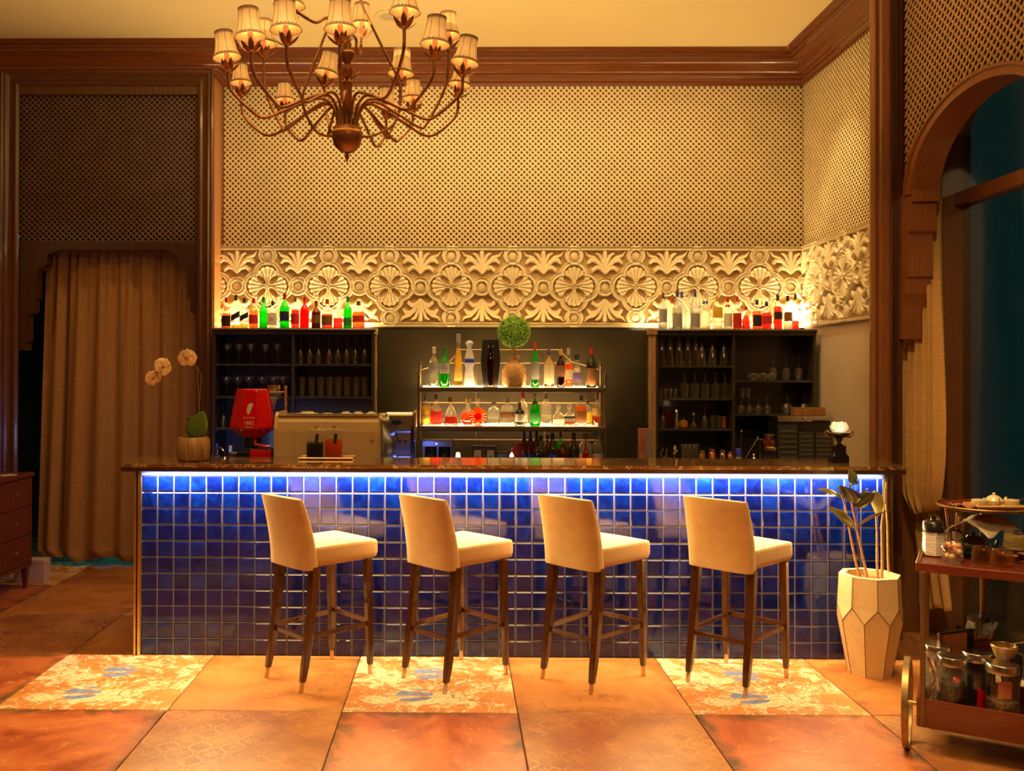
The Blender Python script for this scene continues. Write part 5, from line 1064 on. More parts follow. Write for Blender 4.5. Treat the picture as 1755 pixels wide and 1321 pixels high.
# espresso machine
Ym = .47; xa, xb = at(470, 780, Y=Ym).x, at(668, 780, Y=Ym).x; za = at(560, 713, Y=Ym).z; H_ = za-WB; W_ = xb-xa
t = thing('espresso_machine', 'large cream enamelled espresso machine seen from its back on the bar', 'coffee machine', (xa, Ym, WB))
pr = [(0, .03), (0, H_*.80), (.012, H_*.93), (.045, H_), (.40, H_), (.40, .03)]
obj('body', MB().prism(pr, .012, W_*.905, 'x'), M['cream'], t, bevel=.008, seg=3)
obj('left_cheek', MB().prism([(-.01, .03), (-.012, H_*.84), (.02, H_*1.0), (.05, H_*1.05), (.36, H_*1.05), (.42, .03)], -.004, .018, 'x'), M['cream'], t, bevel=.008)
obj('right_cheek', MB().prism([(-.01, .03), (-.012, H_*.80), (.01, H_*.98), (.06, H_*1.04), (.40, H_*1.02), (.44, .03)], W_*.905, W_*.92, 'x'), M['cream'], t, bevel=.006)
cm = MB(); 
def chk(a, b): 
    z = .03+(H_*1.0-.03)*b; bul = math.sin(PI*b*.9+.15); return (W_*.925+.078*bul*math.sin(PI*.5*a)**1, -.005+.42*a*.9-.0, z)
obj('chrome_cheek', MB().grid(chk, 8, 14), M['steel'], t, True, solid=.006)
obj('rear_panel', MB().box(W_*.17, W_*.17+.003, -.002, .002, .04, H_*.82).box(W_*.02, W_*.88, -.0015, .001, .030, .034), mat('panel_joint', (.35, .28, .18), .5), t)
obj('badge_plate', MB().box(W_*.83, W_*.865, -.002, .001, H_*.66, H_*.70), LABM['grey'], t)
obj('feet', MB().lathe([(.02, 0), (.018, .03)], 12, (.06, .06, 0)).lathe([(.02, 0), (.018, .03)], 12, (W_-.1, .06, 0)), M['plastic'], t)
obj('tray_rail', MB().box(.02, W_*.9, .02, .38, H_, H_+.004), M['cream'], t)
for k, (px, w_) in enumerate(((527, 38), (561, 18), (593, 21), (614, 21), (636, 19))):
    xx = at(px, 710, Y=Ym+.12).x-xa; r = w_/2/SC(Ym+.12); hh = .022 if k in (0, 2, 3, 4) else .012
    cc = link('saucer', MB().lathe([(r*.62, 0), (r, .006), (r*1.0, .010), (r*.8, .012), (r*.55, hh*.7), (r*.55, hh), (r*.4, hh*1.05)] if k != 1 else [(r*.6, 0), (r, .008), (r*.96, .011), (r*.3, .006)], 24).mesh('saucer', M['white'], True), None, (xa+xx, Ym+.12, WB+H_+.0045))
    tag(cc, ['wide cream saucer stack on the left part of the espresso machine', 'thin saucer in the middle of the espresso machine top', 'left one of three upturned cups on the espresso machine', 'middle one of three upturned cups on the espresso machine', 'right one of three upturned cups on the espresso machine'][k], 'cup' if k > 1 else 'saucer', 'crockery on the espresso machine')
# red coffee grinder
Ygr = .55; p = at(433, 780, Y=Ygr); s_ = 1/SC(Ygr); zz = lambda py: at(433, py, Y=Ygr).z-WB
t = thing('coffee_grinder', 'glossy red coffee grinder with an angular hopper and pale emblem, left of the espresso machine', 'coffee grinder', (p.x, Ygr, WB))
def angular(levels, n=8, ang=PI/8):
    mb = MB(); mb.lathe(levels, n, ang=ang, sy=.8); return mb
K = lambda v: v*s_/math.cos(PI/8)
obj('hopper', angular([(K(16), zz(749.5)), (K(20), zz(746)), (K(36.5), zz(733)), (K(37), zz(730)), (K(27), zz(671)), (K(26), zz(667)), (K(24), zz(666))]), M['red'], t, bevel=.004)
obj('collar', MB().lathe([(15*s_, zz(749)), (15*s_, zz(763)), (13*s_, zz(766))], 20), M['plastic'], t, True)
obj('motor_body', MB().box(-.10, .13, -.06, .18, 0, zz(772)), M['plastic'], t, bevel=.01); obj('red_housing', MB().box(-.005, .14, -.08, -.055, .0, zz(768)), M['red'], t, bevel=.012)
obj('dosing_fork', MB().tube([(.03, -.05, zz(752)), (.035, -.07, zz(760)), (.10, -.08, zz(763)), (.14, -.08, zz(763))], .010, 8), M['red'], t, True)
obj('portafilter', MB().lathe([(.03, 0), (.032, .02), (.02, .025)], 16, (-.11, -.08, zz(779))), M['steel'], t, True)
hy = -K(33)*.8*math.cos(PI/8)
em = obj('emblem', MB(), M['paper'], t) if False else None
cr = LABM['gold']; slope = math.atan2(K(9.6)*.8*math.cos(PI/8), zz(671)-zz(730))
def hoppt(px, py): 
    z = zz(py); f = (z-zz(730))/(zz(671)-zz(730)); rr = K(37)+(K(27)-K(37))*f; return Vector(((px-433)*s_, -rr*.8*math.cos(PI/8)-.0015, z))
prof_px = [(432, 709), (428.5, 707), (429.5, 704), (428, 701), (430, 698), (429, 696.5), (430.5, 693), (431.5, 691), (437, 689.5), (439, 691), (438.5, 695), (436, 698), (436.5, 701), (434, 704), (434, 707)]
pts = [hoppt(*q) for q in prof_px]; n_ = len(pts); mb = MB().add([tuple(q) for q in pts]+[tuple(q+Vector((0, .003, 0))) for q in pts], [tuple(range(n_))]+[(i, (i+1) % n_, (i+1) % n_+n_, i+n_) for i in range(n_)]); obj('head_emblem', mb, M['paper'], t)
tt = PI/2-slope
for s, sz, py in (('Julius Meinl', .0165, 714.5), ('1862', .036, 723.5), ('VIENNA', .013, 730.2)):
    q = hoppt(433, py); o = text(s, sz, M['paper'], t, (q.x, q.y-.0015, q.z), (PI/2-slope, 0, 0), 'lettering')
for a in (718, 719): pass
q0, q1 = hoppt(424.5, 711), hoppt(443, 711)
# glass coffee siphon behind the hopper
Ysy = .93; p = at(484, 770, Y=Ysy); zz2 = lambda py: at(484, py, Y=Ysy).z-WB; t = thing('coffee_siphon', 'brass and glass coffee siphon behind the red hopper', 'coffee siphon', (p.x, Ysy, WB)); s2 = 1/SC(Ysy)
obj('wooden_post', MB().lathe([(.012, 0)]+[(.011+.003*math.cos(i*2.1), zz2(770)+(zz2(664)-zz2(770))*i/20) for i in range(1, 20)]+[(.014, zz2(664)), (.010, zz2(661))], 12, (5*s2, 0, 0)), M['brass'], t, True)
obj('arm', MB().tube([(5*s2, 0, zz2(672)), (-26*s2, 0, zz2(672))], .007, 8), M['brass'], t); obj('top_ring', MB().lathe([(11*s2, zz2(667)), (11*s2, zz2(660)), (10*s2, zz2(660)), (10*s2, zz2(667))], 24, (-15*s2, 0, 0), caps=False), M['brass'], t, True)
obj('glass_bulb', MB().lathe([(3*s2, zz2(692)), (4*s2, zz2(687)), (11*s2, zz2(681)), (12.5*s2, zz2(676)), (10*s2, zz2(670)), (7*s2, zz2(667))], 24, (-15*s2, 0, 0)), M['glass'], t, True)
obj('funnel', MB().lathe([(1.2*s2, zz2(702)), (2*s2, zz2(696)), (4.5*s2, zz2(689)), (5*s2, zz2(686))], 16, (-15*s2, 0, 0)), M['brass'], t, True); obj('base', MB().lathe([(.06, 0), (.06, .015), (.02, .03)], 20), M['brass'], t, True)
# steel grinder on the right of the machine
Ys = .93; xa, xb = at(661, 780, Y=Ys).x, at(708, 780, Y=Ys).x; za = at(685, 706.5, Y=Ys).z; H_ = za-WB; W_ = xb-xa
t = thing('steel_grinder', 'brushed steel coffee grinder with an oval badge and two dials, right of the espresso machine', 'coffee grinder', (xa, Ys, WB))
obj('head', MB().prism([(0, H_*.72), (-.01, H_*.74), (-.015, H_*.96), (0, H_), (.22, H_), (.22, H_*.40), (.02, H_*.38), (0, H_*.45)], 0, W_, 'x'), M['steel'], t, bevel=.008); obj('column', MB().box(W_*.1, W_*.95, .06, .2, 0, H_*.42), M['steel'], t, bevel=.006)
obj('side_trim', MB().box(W_*.90, W_+.012, -.012, .2, .0, H_*.82), M['plastic'], t, bevel=.008); obj('end_plate', MB().prism([(-.03, H_*.60), (-.03, H_*1.0), (.02, H_*1.03), (.2, H_*1.03), (.2, H_*.6)], W_+.004, W_+.020, 'x'), M['steel'], t, bevel=.006)
obj('oval_badge', MB().lathe([(.036, 0), (.033, -.005), (.001, -.006)], 28, (W_*.40, -.016, H_*.85)).xf(Matrix.Identity(4)), M['plastic'], t, True) if False else None
bd = MB().lathe([(.036, 0), (.033, .004), (.001, .005)], 28); bd.v = [(x+W_*.40, -.015-z, y*.5+H_*.86) for x, y, z in bd.v]; obj('oval_badge', bd, M['plastic'], t, True)
for xx in (.52, .72):
    bd = MB().lathe([(.012, 0), (.010, .008), (.001, .009)], 16); bd.v = [(x+W_*xx, -.002-z, y+H_*.60) for x, y, z in bd.v]; obj('dial', bd, M['plastic'], t, True)
obj('fork', MB().tube([(W_*.35, .03, H_*.40), (W_*.5, -.02, H_*.2), (W_*.62, -.03, .02)], .006, 8), M['chrome'], t, True)
p = at(706, 780, Y=.75); t = thing('small_plant', 'tiny green sprig in a white pot beside the steel grinder', 'plant', (p.x, .75, WB)); obj('pot', MB().lathe([(.018, 0), (.024, .035), (.02, .035)], 14), M['white'], t, True)
for a in (-.8, -.1, .6): obj('leaf', leaf_mb(.055, .018).xf(Matrix.Translation((0, 0, .03)) @ Matrix.Rotation(a*1.0, 4, 'Y') @ Matrix.Rotation(1.3, 4, 'X')), M['leaf'], t, solid=.0006)
# tap and water bottle behind the orchid
p = at(366, 785, Y=.50); t = thing('tap', 'curved chrome tap rising behind the bar beside the orchid pot', 'tap', (p.x, .50, WB)); za = at(366, 767, Y=.50).z-WB
obj('spout', MB().tube([(0, 0, 0), (0, 0, za*.85), (.02, 0, za*.98), (.05, 0, za), (.075, 0, za*.9), (.082, 0, za*.8)], .006, 8), M['chrome'], t, True); obj('tap_base', MB().lathe([(.018, 0), (.016, .03)], 12), M['chrome'], t, True)
bottle('water bottle with a blue cap behind the bar near the tap', 'water bottles behind the bar', (at(372, 780, Y=.85).x, .85, WB), at(372, 761, Y=.85).z-WB, .03, 'std', fill='clear', level=.5, cap='blue', label=None); bottle('water bottle with a white cap left of the red grinder base', 'water bottles behind the bar', (at(395, 780, Y=.68).x, .68, WB), at(395, 764, Y=.68).z-WB, .03, 'std', fill='clear', level=.5, cap='white', label=None)
# tray with two pitchers
CT = 1.1815; Yp = .28; p = at(561, 784, Y=Yp); t = thing('serving_tray', 'small wooden rimmed tray holding the two square pitchers', 'tray', (p.x, Yp, CT)); s3 = 1/SC(Yp)
obj('tray_base', MB().box(-44*s3, 44*s3, -.07, .07, .0, .006), M['copper'], t, bevel=.003)
obj('tray_rim', MB().tube([(-46*s3, -.075, .010), (46*s3, -.075, .010), (46*s3, .075, .010), (-46*s3, .075, .010), (-46*s3, -.075, .010)], .004, 6), M['brass'], t)
for px, w_, zl_, fl_, lab in ((541.5, 30, 758, 'dark', 'left square glass pitcher with dark syrup and a black tag'), (573, 30, 753, 'orange', 'right square glass pitcher with orange red syrup')):
    xx = at(px, 780, Y=Yp).x; z0 = CT+.0062; h = at(px, 733, Y=Yp).z-z0; r = w_/2*s3; lv = at(px, zl_, Y=Yp).z-z0
    t = thing('pitcher', lab, 'pitcher', (xx, Yp, z0), 0, 'syrup pitchers on the tray'); c45 = PI/4
    obj('glass_body', MB().lathe([(r*1.36, 0), (r*1.38, .004), (r*1.38, h*.94), (r*1.2, h*.97), (r*.5, h)], 4, ang=c45), M['glass'], t, bevel=.004)
    obj('liquid', MB().lathe([(r*1.24, .006), (r*1.26, lv)], 4, ang=c45), LM[fl_], t, bevel=.002); obj('stopper', MB().lathe([(.008, h), (.008, h*1.02), (.015, h*1.03), (.016, h*1.07), (.008, h*1.09)], 14), M['copper'], t, True)
    obj('tag', MB().box(-.012, .010, -r-.004, -r-.002, h*.5, h*.82).xf(Matrix.Rotation(.12, 4, 'Y')), LABM['black'], t)
# orchid
Yo = .14; p = at(331, 788, Y=Yo); s4 = 1/SC(Yo); Z4 = lambda py: at(331, py, Y=Yo).z-CT; X4 = lambda px: (px-331)*s4
t = thing('orchid', 'white orchid in a ribbed ceramic pot on the left end of the bar', 'orchid', (p.x, Yo, CT))
mb = MB().lathe([(21*s4, 0), (25*s4, .006), (27.5*s4, Z4(780)), (28*s4, Z4(765)), (27*s4, Z4(753)), (24*s4, Z4(748.5)), (21*s4, Z4(748.5)), (22*s4, Z4(756)), (.002, Z4(757))], 56, caps=False)
mb.v = [(x*(1+.022*math.cos(28*math.atan2(y, x))*(z < Z4(750))), y*(1+.022*math.cos(28*math.atan2(y, x))*(z < Z4(750))), z) for x, y, z in mb.v]; obj('pot', mb, M['ribpot'], t, True); obj('bark_mulch', MB().lathe([(22*s4, Z4(755)), (.002, Z4(752))], 20), M['soil'], t)
for tip, W_, tw, y_ in (((348, 704), .115, .4, -.01), ((323, 712), .085, -.5, .012)):
    a = Vector((X4(333), 0, Z4(753))); b = Vector((X4(tip[0]), y_, Z4(tip[1]))); d = b-a; L = d.length; q = d.to_track_quat('Y', 'Z').to_matrix().to_4x4(); obj('leaf', leaf_mb(L, W_*1.25, .15, 12, .35).xf(Matrix.Translation(a) @ q @ Matrix.Rotation(PI/2+tw*.3, 4, 'Y')), M['leaf'], t, True, solid=.002)
for pth in ([(339, 752), (340, 700), (338, 660), (337, 630), (335, 624)], [(341, 706), (341, 680), (344, 650), (343, 640), (337, 628), (325, 618), (310, 617), (298, 620), (280, 630), (266, 650), (256, 665)]):
    obj('stem', MB().tube([(X4(a), .01*math.sin(i), Z4(b)) for i, (a, b) in enumerate(pth)], .0022, 6), M['stem'], t, True)
def orchid_flower(px, py, r, rz, tilt, nm='flower'):
    f = bpy.data.objects.new(nm, None); 
    mb = MB(); 
    def petal(ang, L, W_, z=0):
        m = leaf_mb(L, W_, .25, 6, -.08); return m.xf(Matrix.Rotation(ang, 4, 'Y') @ Matrix.Rotation(PI/2, 4, 'X') @ Matrix.Translation((0, 0, z)))
    for ang, L, W_, z in ((PI/2*.92, r*1.0, r*1.5, -.004), (-PI/2*.92, r*1.0, r*1.5, -.004), (0, r*.95, r*.95, 0), (PI*.80, r*.9, r*.8, 0), (-PI*.80, r*.9, r*.8, 0)):
        m = petal(ang, L, W_, z); mb.add(m.v, m.f)
    mb.xf(Matrix.Translation((X4(px), -.02, Z4(py))) @ Matrix.Rotation(rz, 4, 'Z') @ Matrix.Rotation(tilt, 4, 'Y')); fo = obj('flower', mb, M['petal'], t, True, solid=.0012)
    obj('lip', MB().sphere((X4(px), -.028, Z4(py)), r*.18, 8, 6, (1, .6, .8)), M['petalc'], fo, True)
orchid_flower(321, 614, .066, 0, 0); orchid_flower(281, 629, .066, .8, .5); orchid_flower(270, 637, .066, -.9, .2); orchid_flower(264, 648, .055, .5, -.5)
# candle holder on the right end
Yc = .16; p = at(1438, 793, Y=Yc); s5 = 1/SC(Yc); Z5 = lambda py: at(1438, py, Y=Yc).z-CT; t = thing('candle_holder', "black urn candle holder with a burning glass cup on the bar's right end", 'candle holder', (p.x, Yc, CT))
obj('plinth', MB().box(-14*s5, 14*s5, -.03, .05, 0, Z5(781)).hexa([(-12.5*s5, -.028, Z5(781)), (13*s5, -.028, Z5(781)), (13*s5, .046, Z5(781)), (-12.5*s5, .046, Z5(781))], [(-9.5*s5, -.024, Z5(776)), (9.5*s5, -.024, Z5(776)), (9.5*s5, .038, Z5(776)), (-9.5*s5, .038, Z5(776))]).box(-9.5*s5, 9.5*s5, -.024, .038, Z5(776), Z5(763)), M['iron'], t, bevel=.003)
obj('urn', MB().lathe([(8*s5, Z5(763)), (4*s5, Z5(760)), (3*s5, Z5(757)), (5*s5, Z5(755)), (6*s5, Z5(751)), (15*s5, Z5(747)), (18*s5, Z5(743)), (17*s5, Z5(741)), (10*s5, Z5(744))], 24), M['iron'], t, True)
for s in (-1, 1): obj('handle', MB().tube([(s*12*s5, 0, Z5(748)), (s*19*s5, 0, Z5(749)), (s*23.5*s5, 0, Z5(744)), (s*23*s5, 0, Z5(738)), (s*19*s5, 0, Z5(739)), (s*17*s5, 0, Z5(743))], .006, 8), M['antique'], t, True)
obj('glass_cup', MB().lathe([(9*s5, Z5(742)), (15.5*s5, Z5(736)), (16*s5, Z5(732)), (12*s5, Z5(723)), (11*s5, Z5(723)), (14.5*s5, Z5(732)), (8*s5, Z5(740))], 10, caps=False), M['glass'], t)
obj('tealight', MB().lathe([(7*s5, Z5(743)), (7*s5, Z5(738)), (.002, Z5(738))], 16), M['white'], t, True); obj('flame', MB().lathe([(.002, Z5(738)), (.006, Z5(736)), (.005, Z5(733)), (.0008, Z5(729))], 10), M['flame'], t, True)
l = bpy.data.lights.new('candle_light', 'POINT'); l.energy = 1.0; l.color = (1, .7, .35); l.shadow_soft_size = .01; o = bpy.data.objects.new('candle_light', l); COL.objects.link(o); o.location = (p.x, Yc, CT+Z5(733)+.004)

# ================================================================== CHANDELIER
ZC_ = 4.30; YC_ = -CAMD+ZC_; cxh = at(595, 240, Y=YC_).x
ch = thing('chandelier', 'bronze chandelier with many curved arms and small parchment lamp shades', 'chandelier', (cxh, YC_, 2.7)); HT = Matrix.Translation((-cxh, -YC_, -2.7))
zc = lambda py: at(595, py, Y=YC_).z
sb = 1/SC(YC_)
obj('bowl', MB().lathe([(.002, zc(263)), (12*sb, zc(260)), (22*sb, zc(250)), (26.5*sb, zc(236)), (26.5*sb, zc(229)), (25*sb, zc(226)), (24*sb, zc(219)), (20*sb, zc(219))], 32, (cxh, YC_, 0)).xf(HT), M['antique'], ch, True)
obj('bowl_rim', MB().lathe([(26*sb, zc(230)), (28*sb, zc(228)), (26*sb, zc(226))], 32, (cxh, YC_, 0), caps=False).xf(HT), M['brass'], ch, True)
obj('finial', MB().lathe([(2*sb, zc(261)), (4*sb, zc(264)), (2*sb, zc(266)), (4*sb, zc(269)), (3*sb, zc(272)), (1.5*sb, zc(275)), (.3*sb, zc(279))], 12, (cxh, YC_, 0)).xf(HT), M['antique'], ch, True)
obj('stem', MB().lathe([(5*sb, zc(219)), (5*sb, zc(205)), (9*sb, zc(200)), (8*sb, zc(150)), (10*sb, zc(142)), (6*sb, zc(136)), (4*sb, zc(130)), (4*sb, zc(110)), (10*sb, zc(103)), (13*sb, zc(92)), (11*sb, zc(88)), (7*sb, zc(86)), (7*sb, zc(74)), (3*sb, zc(72)), (3*sb, 4.0), (.012, CEIL-.05), (.06, CEIL-.03), (.07, CEIL)], 20, (cxh, YC_, 0)).xf(HT), M['antique'], ch, True)
def petals(c, n, L, W_, up, r0=.0, seed=0):
    mb = MB()
    for k in range(n):
        a = 2*PI*k/n+seed; u = up*(1 if k % 2 else .45)
        m = leaf_mb(L, W_, -.5, 5, .2).xf(Matrix.Translation(c) @ Matrix.Rotation(a, 4, 'Z') @ Matrix.Translation((0, r0, 0)) @ Matrix.Rotation(u, 4, 'X')); mb.add(m.v, m.f)
    return mb
obj('leaf_crown', petals((cxh, YC_, zc(138)), 8, .075, .028, 1.0, .01).xf(HT), M['antique'], ch, solid=.0015)
# shades: measured rim centre (photo x, y), depth along the view, rim width in px, joining tier
SH = [(392, 99, 4.16, 50, 0, -.10), (431, 64, 3.93, 55, 0, -.06), (452, 76, 4.45, 46, 0, 0), (491, 52, 3.82, 57, 0, -.03), (495, 10, 3.95, 56, 1, .03), (583, 51, 3.79, 57, 0, 0), (620, 44, 4.55, 41, 1, 0), (693, 22, 3.72, 55, 0, .03), (744, 77, 3.98, 53, 0, .05), (768, 62, 4.4, 44, 0, 0),
      (793, 108, 4.20, 50, 0, .12), (785, 146, 4.62, 40, 0, .10), (708, 170, 4.76, 38, 0, .0), (686, 127, 4.66, 46, 0, .04), (662, 184, 4.92, 38, 0, 0), (556, 126, 4.55, 43, 0, .14), (489, 172, 4.74, 34, 0, -.03), (414, 143, 4.60, 38, 0, -.04)]
shp = [(.5, 0), (.475, .03), (.385, .28), (.33, .60), (.315, .90), (.32, 1.0)]
for i, (px, py, Zd, wpx, tier, tilt) in enumerate(SH):
    Y = -CAMD+Zd; P = at(px, py, Y=Y); w_ = .132*.98; w_ = wpx/FPX*Zd*.98; h = w_*.92
    base = P-Vector((0, 0, .0)); cup = base-Vector((0, 0, .055)); d = Vector((P.x-cxh, P.y-YC_, 0)); R = d.length; u = d/R
    zb = zc(219)
    if tier == 0: a0 = Vector((cxh, YC_, zb))+u*.05; pts = [a0-Vector((0, 0, .015)), a0+Vector((0, 0, .05)), a0+u*.035+Vector((0, 0, .115)), a0+u*.095+Vector((0, 0, .130)), a0+u*(.095+.30*(R-.13))+Vector((0, 0, .075)), a0+u*(.10+.55*(R-.13))+Vector((0, 0, .022)), a0+u*(R-.13)*.88+u*.02+Vector((0, 0, .045)), Vector((P.x, P.y, 0))-u*.012+Vector((0, 0, (zb+.045)*.5+cup.z*.5)), cup]
    else: z1 = zc(84); a0 = Vector((cxh, YC_, z1))+u*.03; pts = [a0-Vector((0, 0, .02)), a0+Vector((0, 0, .05)), a0+u*.04+Vector((0, 0, .095)), a0+u*.12+Vector((0, 0, .10)), a0+u*(R*.5)+Vector((0, 0, .05)), a0+u*(R*.8)+Vector((0, 0, .055)), Vector((P.x, P.y, 0))-u*.01+Vector((0, 0, z1*.4+.04+cup.z*.6)), cup]
    # Catmull-Rom smoothing
    Q = []; q = [pts[0]]+pts+[pts[-1]]
    for k in range(1, len(q)-2):
        for s in range(5):
            tt_ = s/5; p0, p1, p2, p3 = q[k-1], q[k], q[k+1], q[k+2]; Q.append(.5*((2*p1)+(p2-p0)*tt_+(2*p0-5*p1+4*p2-p3)*tt_**2+(3*p1-p0-3*p2+p3)*tt_**3))
    Q.append(pts[-1]); am = obj('arm', MB().tube(Q, .0072, 8).xf(HT), M['antique'], ch, True)
    rot = Matrix.Translation(cup) @ Matrix.Rotation(tilt*1.4, 4, 'Y')
    obj('leaf_cup', petals((0, 0, -.014), 8, .075, .026, .9, .005, i).xf(HT @ rot), M['antique'], am, solid=.0012)
    obj('candle_sleeve', MB().lathe([(.013, -.01), (.012, .075), (.004, .08)], 12).xf(HT @ rot), M['candle'], am, True)
    obj('bulb', MB().lathe([(.005, .078), (.014, .095), (.012, .115), (.002, .135)], 10).xf(HT @ rot), M['bulb'], am, True)
    so = link('shade', MB().lathe([(a*w_, b*h) for a, b in shp], 24, caps=False).mesh('shade', M['shade'], True), ch); so.matrix_basis = HT @ rot @ Matrix.Translation((0, 0, .055)); so.modifiers.new('t', 'SOLIDIFY').thickness = .0015
    nt = 24; mb = MB()
    for zz_, sg in ((0, 1), (1, -1)):
        vs = []; R0_ = .503 if zz_ == 0 else .337
        for k in range(nt*2):
            a = PI*k/nt; dz = (.135 if k % 2 else .07)*sg; za_ = (zz_*h, zz_*h+dz*h); rr = [np.interp(z/h, [s[1] for s in shp], [s[0] for s in shp])*w_*1.012+.0005 for z in za_]
            vs += [(rr[0]*math.cos(a), rr[0]*math.sin(a), za_[0]), (rr[1]*math.cos(a), rr[1]*math.sin(a), za_[1])]
        mb.add(vs, [(2*k, (2*k+2) % (4*nt), (2*k+3) % (4*nt), 2*k+1) for k in range(2*nt)])
    for k in range(8):
        a = 2*PI*k/8+.3; m_ = MB().tube([(s[0]*w_*1.01*math.cos(a), s[0]*w_*1.01*math.sin(a), s[1]*h) for s in shp], .0011, 4); mb.add(m_.v, m_.f)
    tr = obj('shade_braid', mb, M['shadetrim'], so)
    l = bpy.data.lights.new('shade_light', 'POINT'); l.energy = 1.2; l.color = (1, .58, .22); l.shadow_soft_size = .025; lo = bpy.data.objects.new('shade_light', l); COL.objects.link(lo); lo.location = (HT.inverted() @ HT @ rot @ Vector((0, 0, .055+h*.55)))
# pear shaped wires from the top of the stem down to the bowl
for pth in ([(612, -60), (618, 0), (650, 70), (682, 135), (687, 170), (676, 212), (640, 232), (620, 234)], [(566, -60), (570, 20), (556, 62), (530, 130), (519, 165), (524, 195), (545, 228), (572, 234)]):
    pts = [at(a, b, Y=YC_+(.12 if pth[0][0] > 600 else -.10)*math.sin(PI*k/7)) for k, (a, b) in enumerate(pth)]; Q = []
    q = [pts[0]]+pts+[pts[-1]]
    for k in range(1, len(q)-2):
        for s in range(4):
            tt_ = s/4; p0, p1, p2, p3 = q[k-1], q[k], q[k+1], q[k+2]; Q.append(.5*((2*p1)+(p2-p0)*tt_+(2*p0-5*p1+4*p2-p3)*tt_**2+(3*p1-p0-3*p2+p3)*tt_**3))
    Q.append(pts[-1]); obj('cage_wire', MB().tube(Q, .0065, 8).xf(HT), M['antique'], ch, True)

# ================================================================== WHITE PLANTER WITH A RUBBER PLANT
t = thing('planter', 'tall faceted cream planter with brown seams holding a rubber plant, right end of the bar', 'planter', (2.405, -.245, 0), math.radians(12))
zt0_, zm_, H0 = .40, .32, .575
def ring(r, z, off=0): return [(r*math.cos(2*PI*(k+off)/8), r*math.sin(2*PI*(k+off)/8), z) for k in range(8)]
top = ring(.168, H0, .5); mid = [(.176*math.cos(2*PI*k/16), .176*math.sin(2*PI*k/16), (.40 if k % 2 else .315)) for k in range(16)]; bot = ring(.118, .0, 0)
V = top+mid+bot; F = []
for k in range(8):
    # upper panels (between the top corners), lower panels (between the bottom corners)
    a, b = k, (k+1) % 8
    F.append((a, b, 8+(2*k+3) % 16, 8+(2*k+2) % 16, 8+2*k+1)); F.append((8+(2*k) % 16, 8+2*k+1, 24+k)) if False else None
    F.append((24+k, 24+(k+1) % 8, 8+(2*k+2) % 16, 8+(2*k+1) % 16, 8+2*k))
pm = MB().add(V, F); obj('planter_body', pm, M['planter'], t)
rim_in = ring(.135, H0, .5); soil_r = ring(.13, H0-.035, .5); obj('planter_rim', MB().add(top+rim_in+soil_r, [(k, (k+1) % 8, (k+1) % 8+8, k+8) for k in range(8)]+[(k+8, (k+1) % 8+8, (k+1) % 8+16, k+16) for k in range(8)]), M['planter'], t)
obj('soil', MB().add(soil_r, [tuple(range(8))]), M['soil'], t)
obj('planter_floor', MB().add(bot, [tuple(range(8))]), M['planter'], t)
for k in range(8):
    for a, b in ((top[k], V[8+2*k+1]), (V[8+2*k+1], V[8+(2*k+2) % 16]), (V[8+2*k+1], V[8+2*k]), (V[8+2*k], bot[k])): obj('seam', MB().tube([tuple(Vector(a)*1.001), tuple(Vector(b)*1.001)], .0022, 5), M['seam'], t)
fp = thing('rubber_plant', 'rubber plant with five bare stems and a few leathery leaves in the cream planter', 'plant', (2.405, -.245, H0-.035)); FT = Matrix.Translation((-2.405, .245, -(H0-.035)))
def F3(px, py, Y=-.25): return at(px, py, Y=Y)
stems = [([(1476, 998), (1466, 960), (1456, 910), (1449, 870), (1443, 848)], -.28, .0085), ([(1489, 1000), (1480, 960), (1468, 905), (1461, 870), (1455, 830)], -.30, .0085), ([(1505, 1001), (1503, 960), (1503, 910), (1501, 880)], -.22, .009), ([(1511, 1002), (1512, 960), (1511, 900), (1516, 860), (1517, 836)], -.26, .009), ([(1524, 1001), (1522, 960), (1521, 900), (1518, 860), (1519, 826)], -.20, .008)]
for pth, Y, r in stems: 
    pts = [F3(a, b, Y) for a, b in pth]; pts[0].z = min(pts[0].z, H0-.03); obj('stem', MB().tube(pts, [r*(1.0-.45*i/(len(pts)-1)) for i in range(len(pts))], 8).xf(FT), M['bark'], fp, True)
for (x0, y0, x1, y1, W_, mk, rl, dy) in ((1444, 854, 1403, 833, .060, 'ficus', .5, -.02), (1464, 904, 1424, 865, .058, 'ficus', -.3, -.04), (1470, 903, 1523, 866, .050, 'ficus', .6, -.03), (1459, 828, 1458, 803, .085, 'ficus', .05, 0), (1463, 865, 1440, 826, .11, 'ficusd', 1.2, -.02), (1468, 862, 1484, 834, .075, 'ficusd', .2, .03), (1463, 868, 1500, 842, .075, 'ficusd', -.5, -.02), (1499, 840, 1508, 886, .062, 'ficus', .2, 0), (1455, 834, 1472, 826, .085, 'ficusd', 1.3, -.02)):
    a, b = F3(x0, y0, -.30), F3(x1, y1, -.30+dy*2); d = b-a; L = d.length; q = d.to_track_quat('Y', 'Z').to_matrix().to_4x4(); obj('leaf', leaf_mb(L, W_*1.15, .25, 10, .25).xf(FT @ Matrix.Translation(a) @ q @ Matrix.Rotation(PI/2*0+rl-1.0, 4, 'Y')), M[mk], fp, True, solid=.0014)
obj('petiole', MB().tube([F3(1470, 903, -.30), F3(1466, 908, -.30), F3(1471, 915, -.30)], .003, 6).xf(FT), M['stem'], fp); obj('petiole', MB().tube([F3(1464, 904, -.30), F3(1468, 912, -.3)], .003, 6).xf(FT), M['stem'], fp)

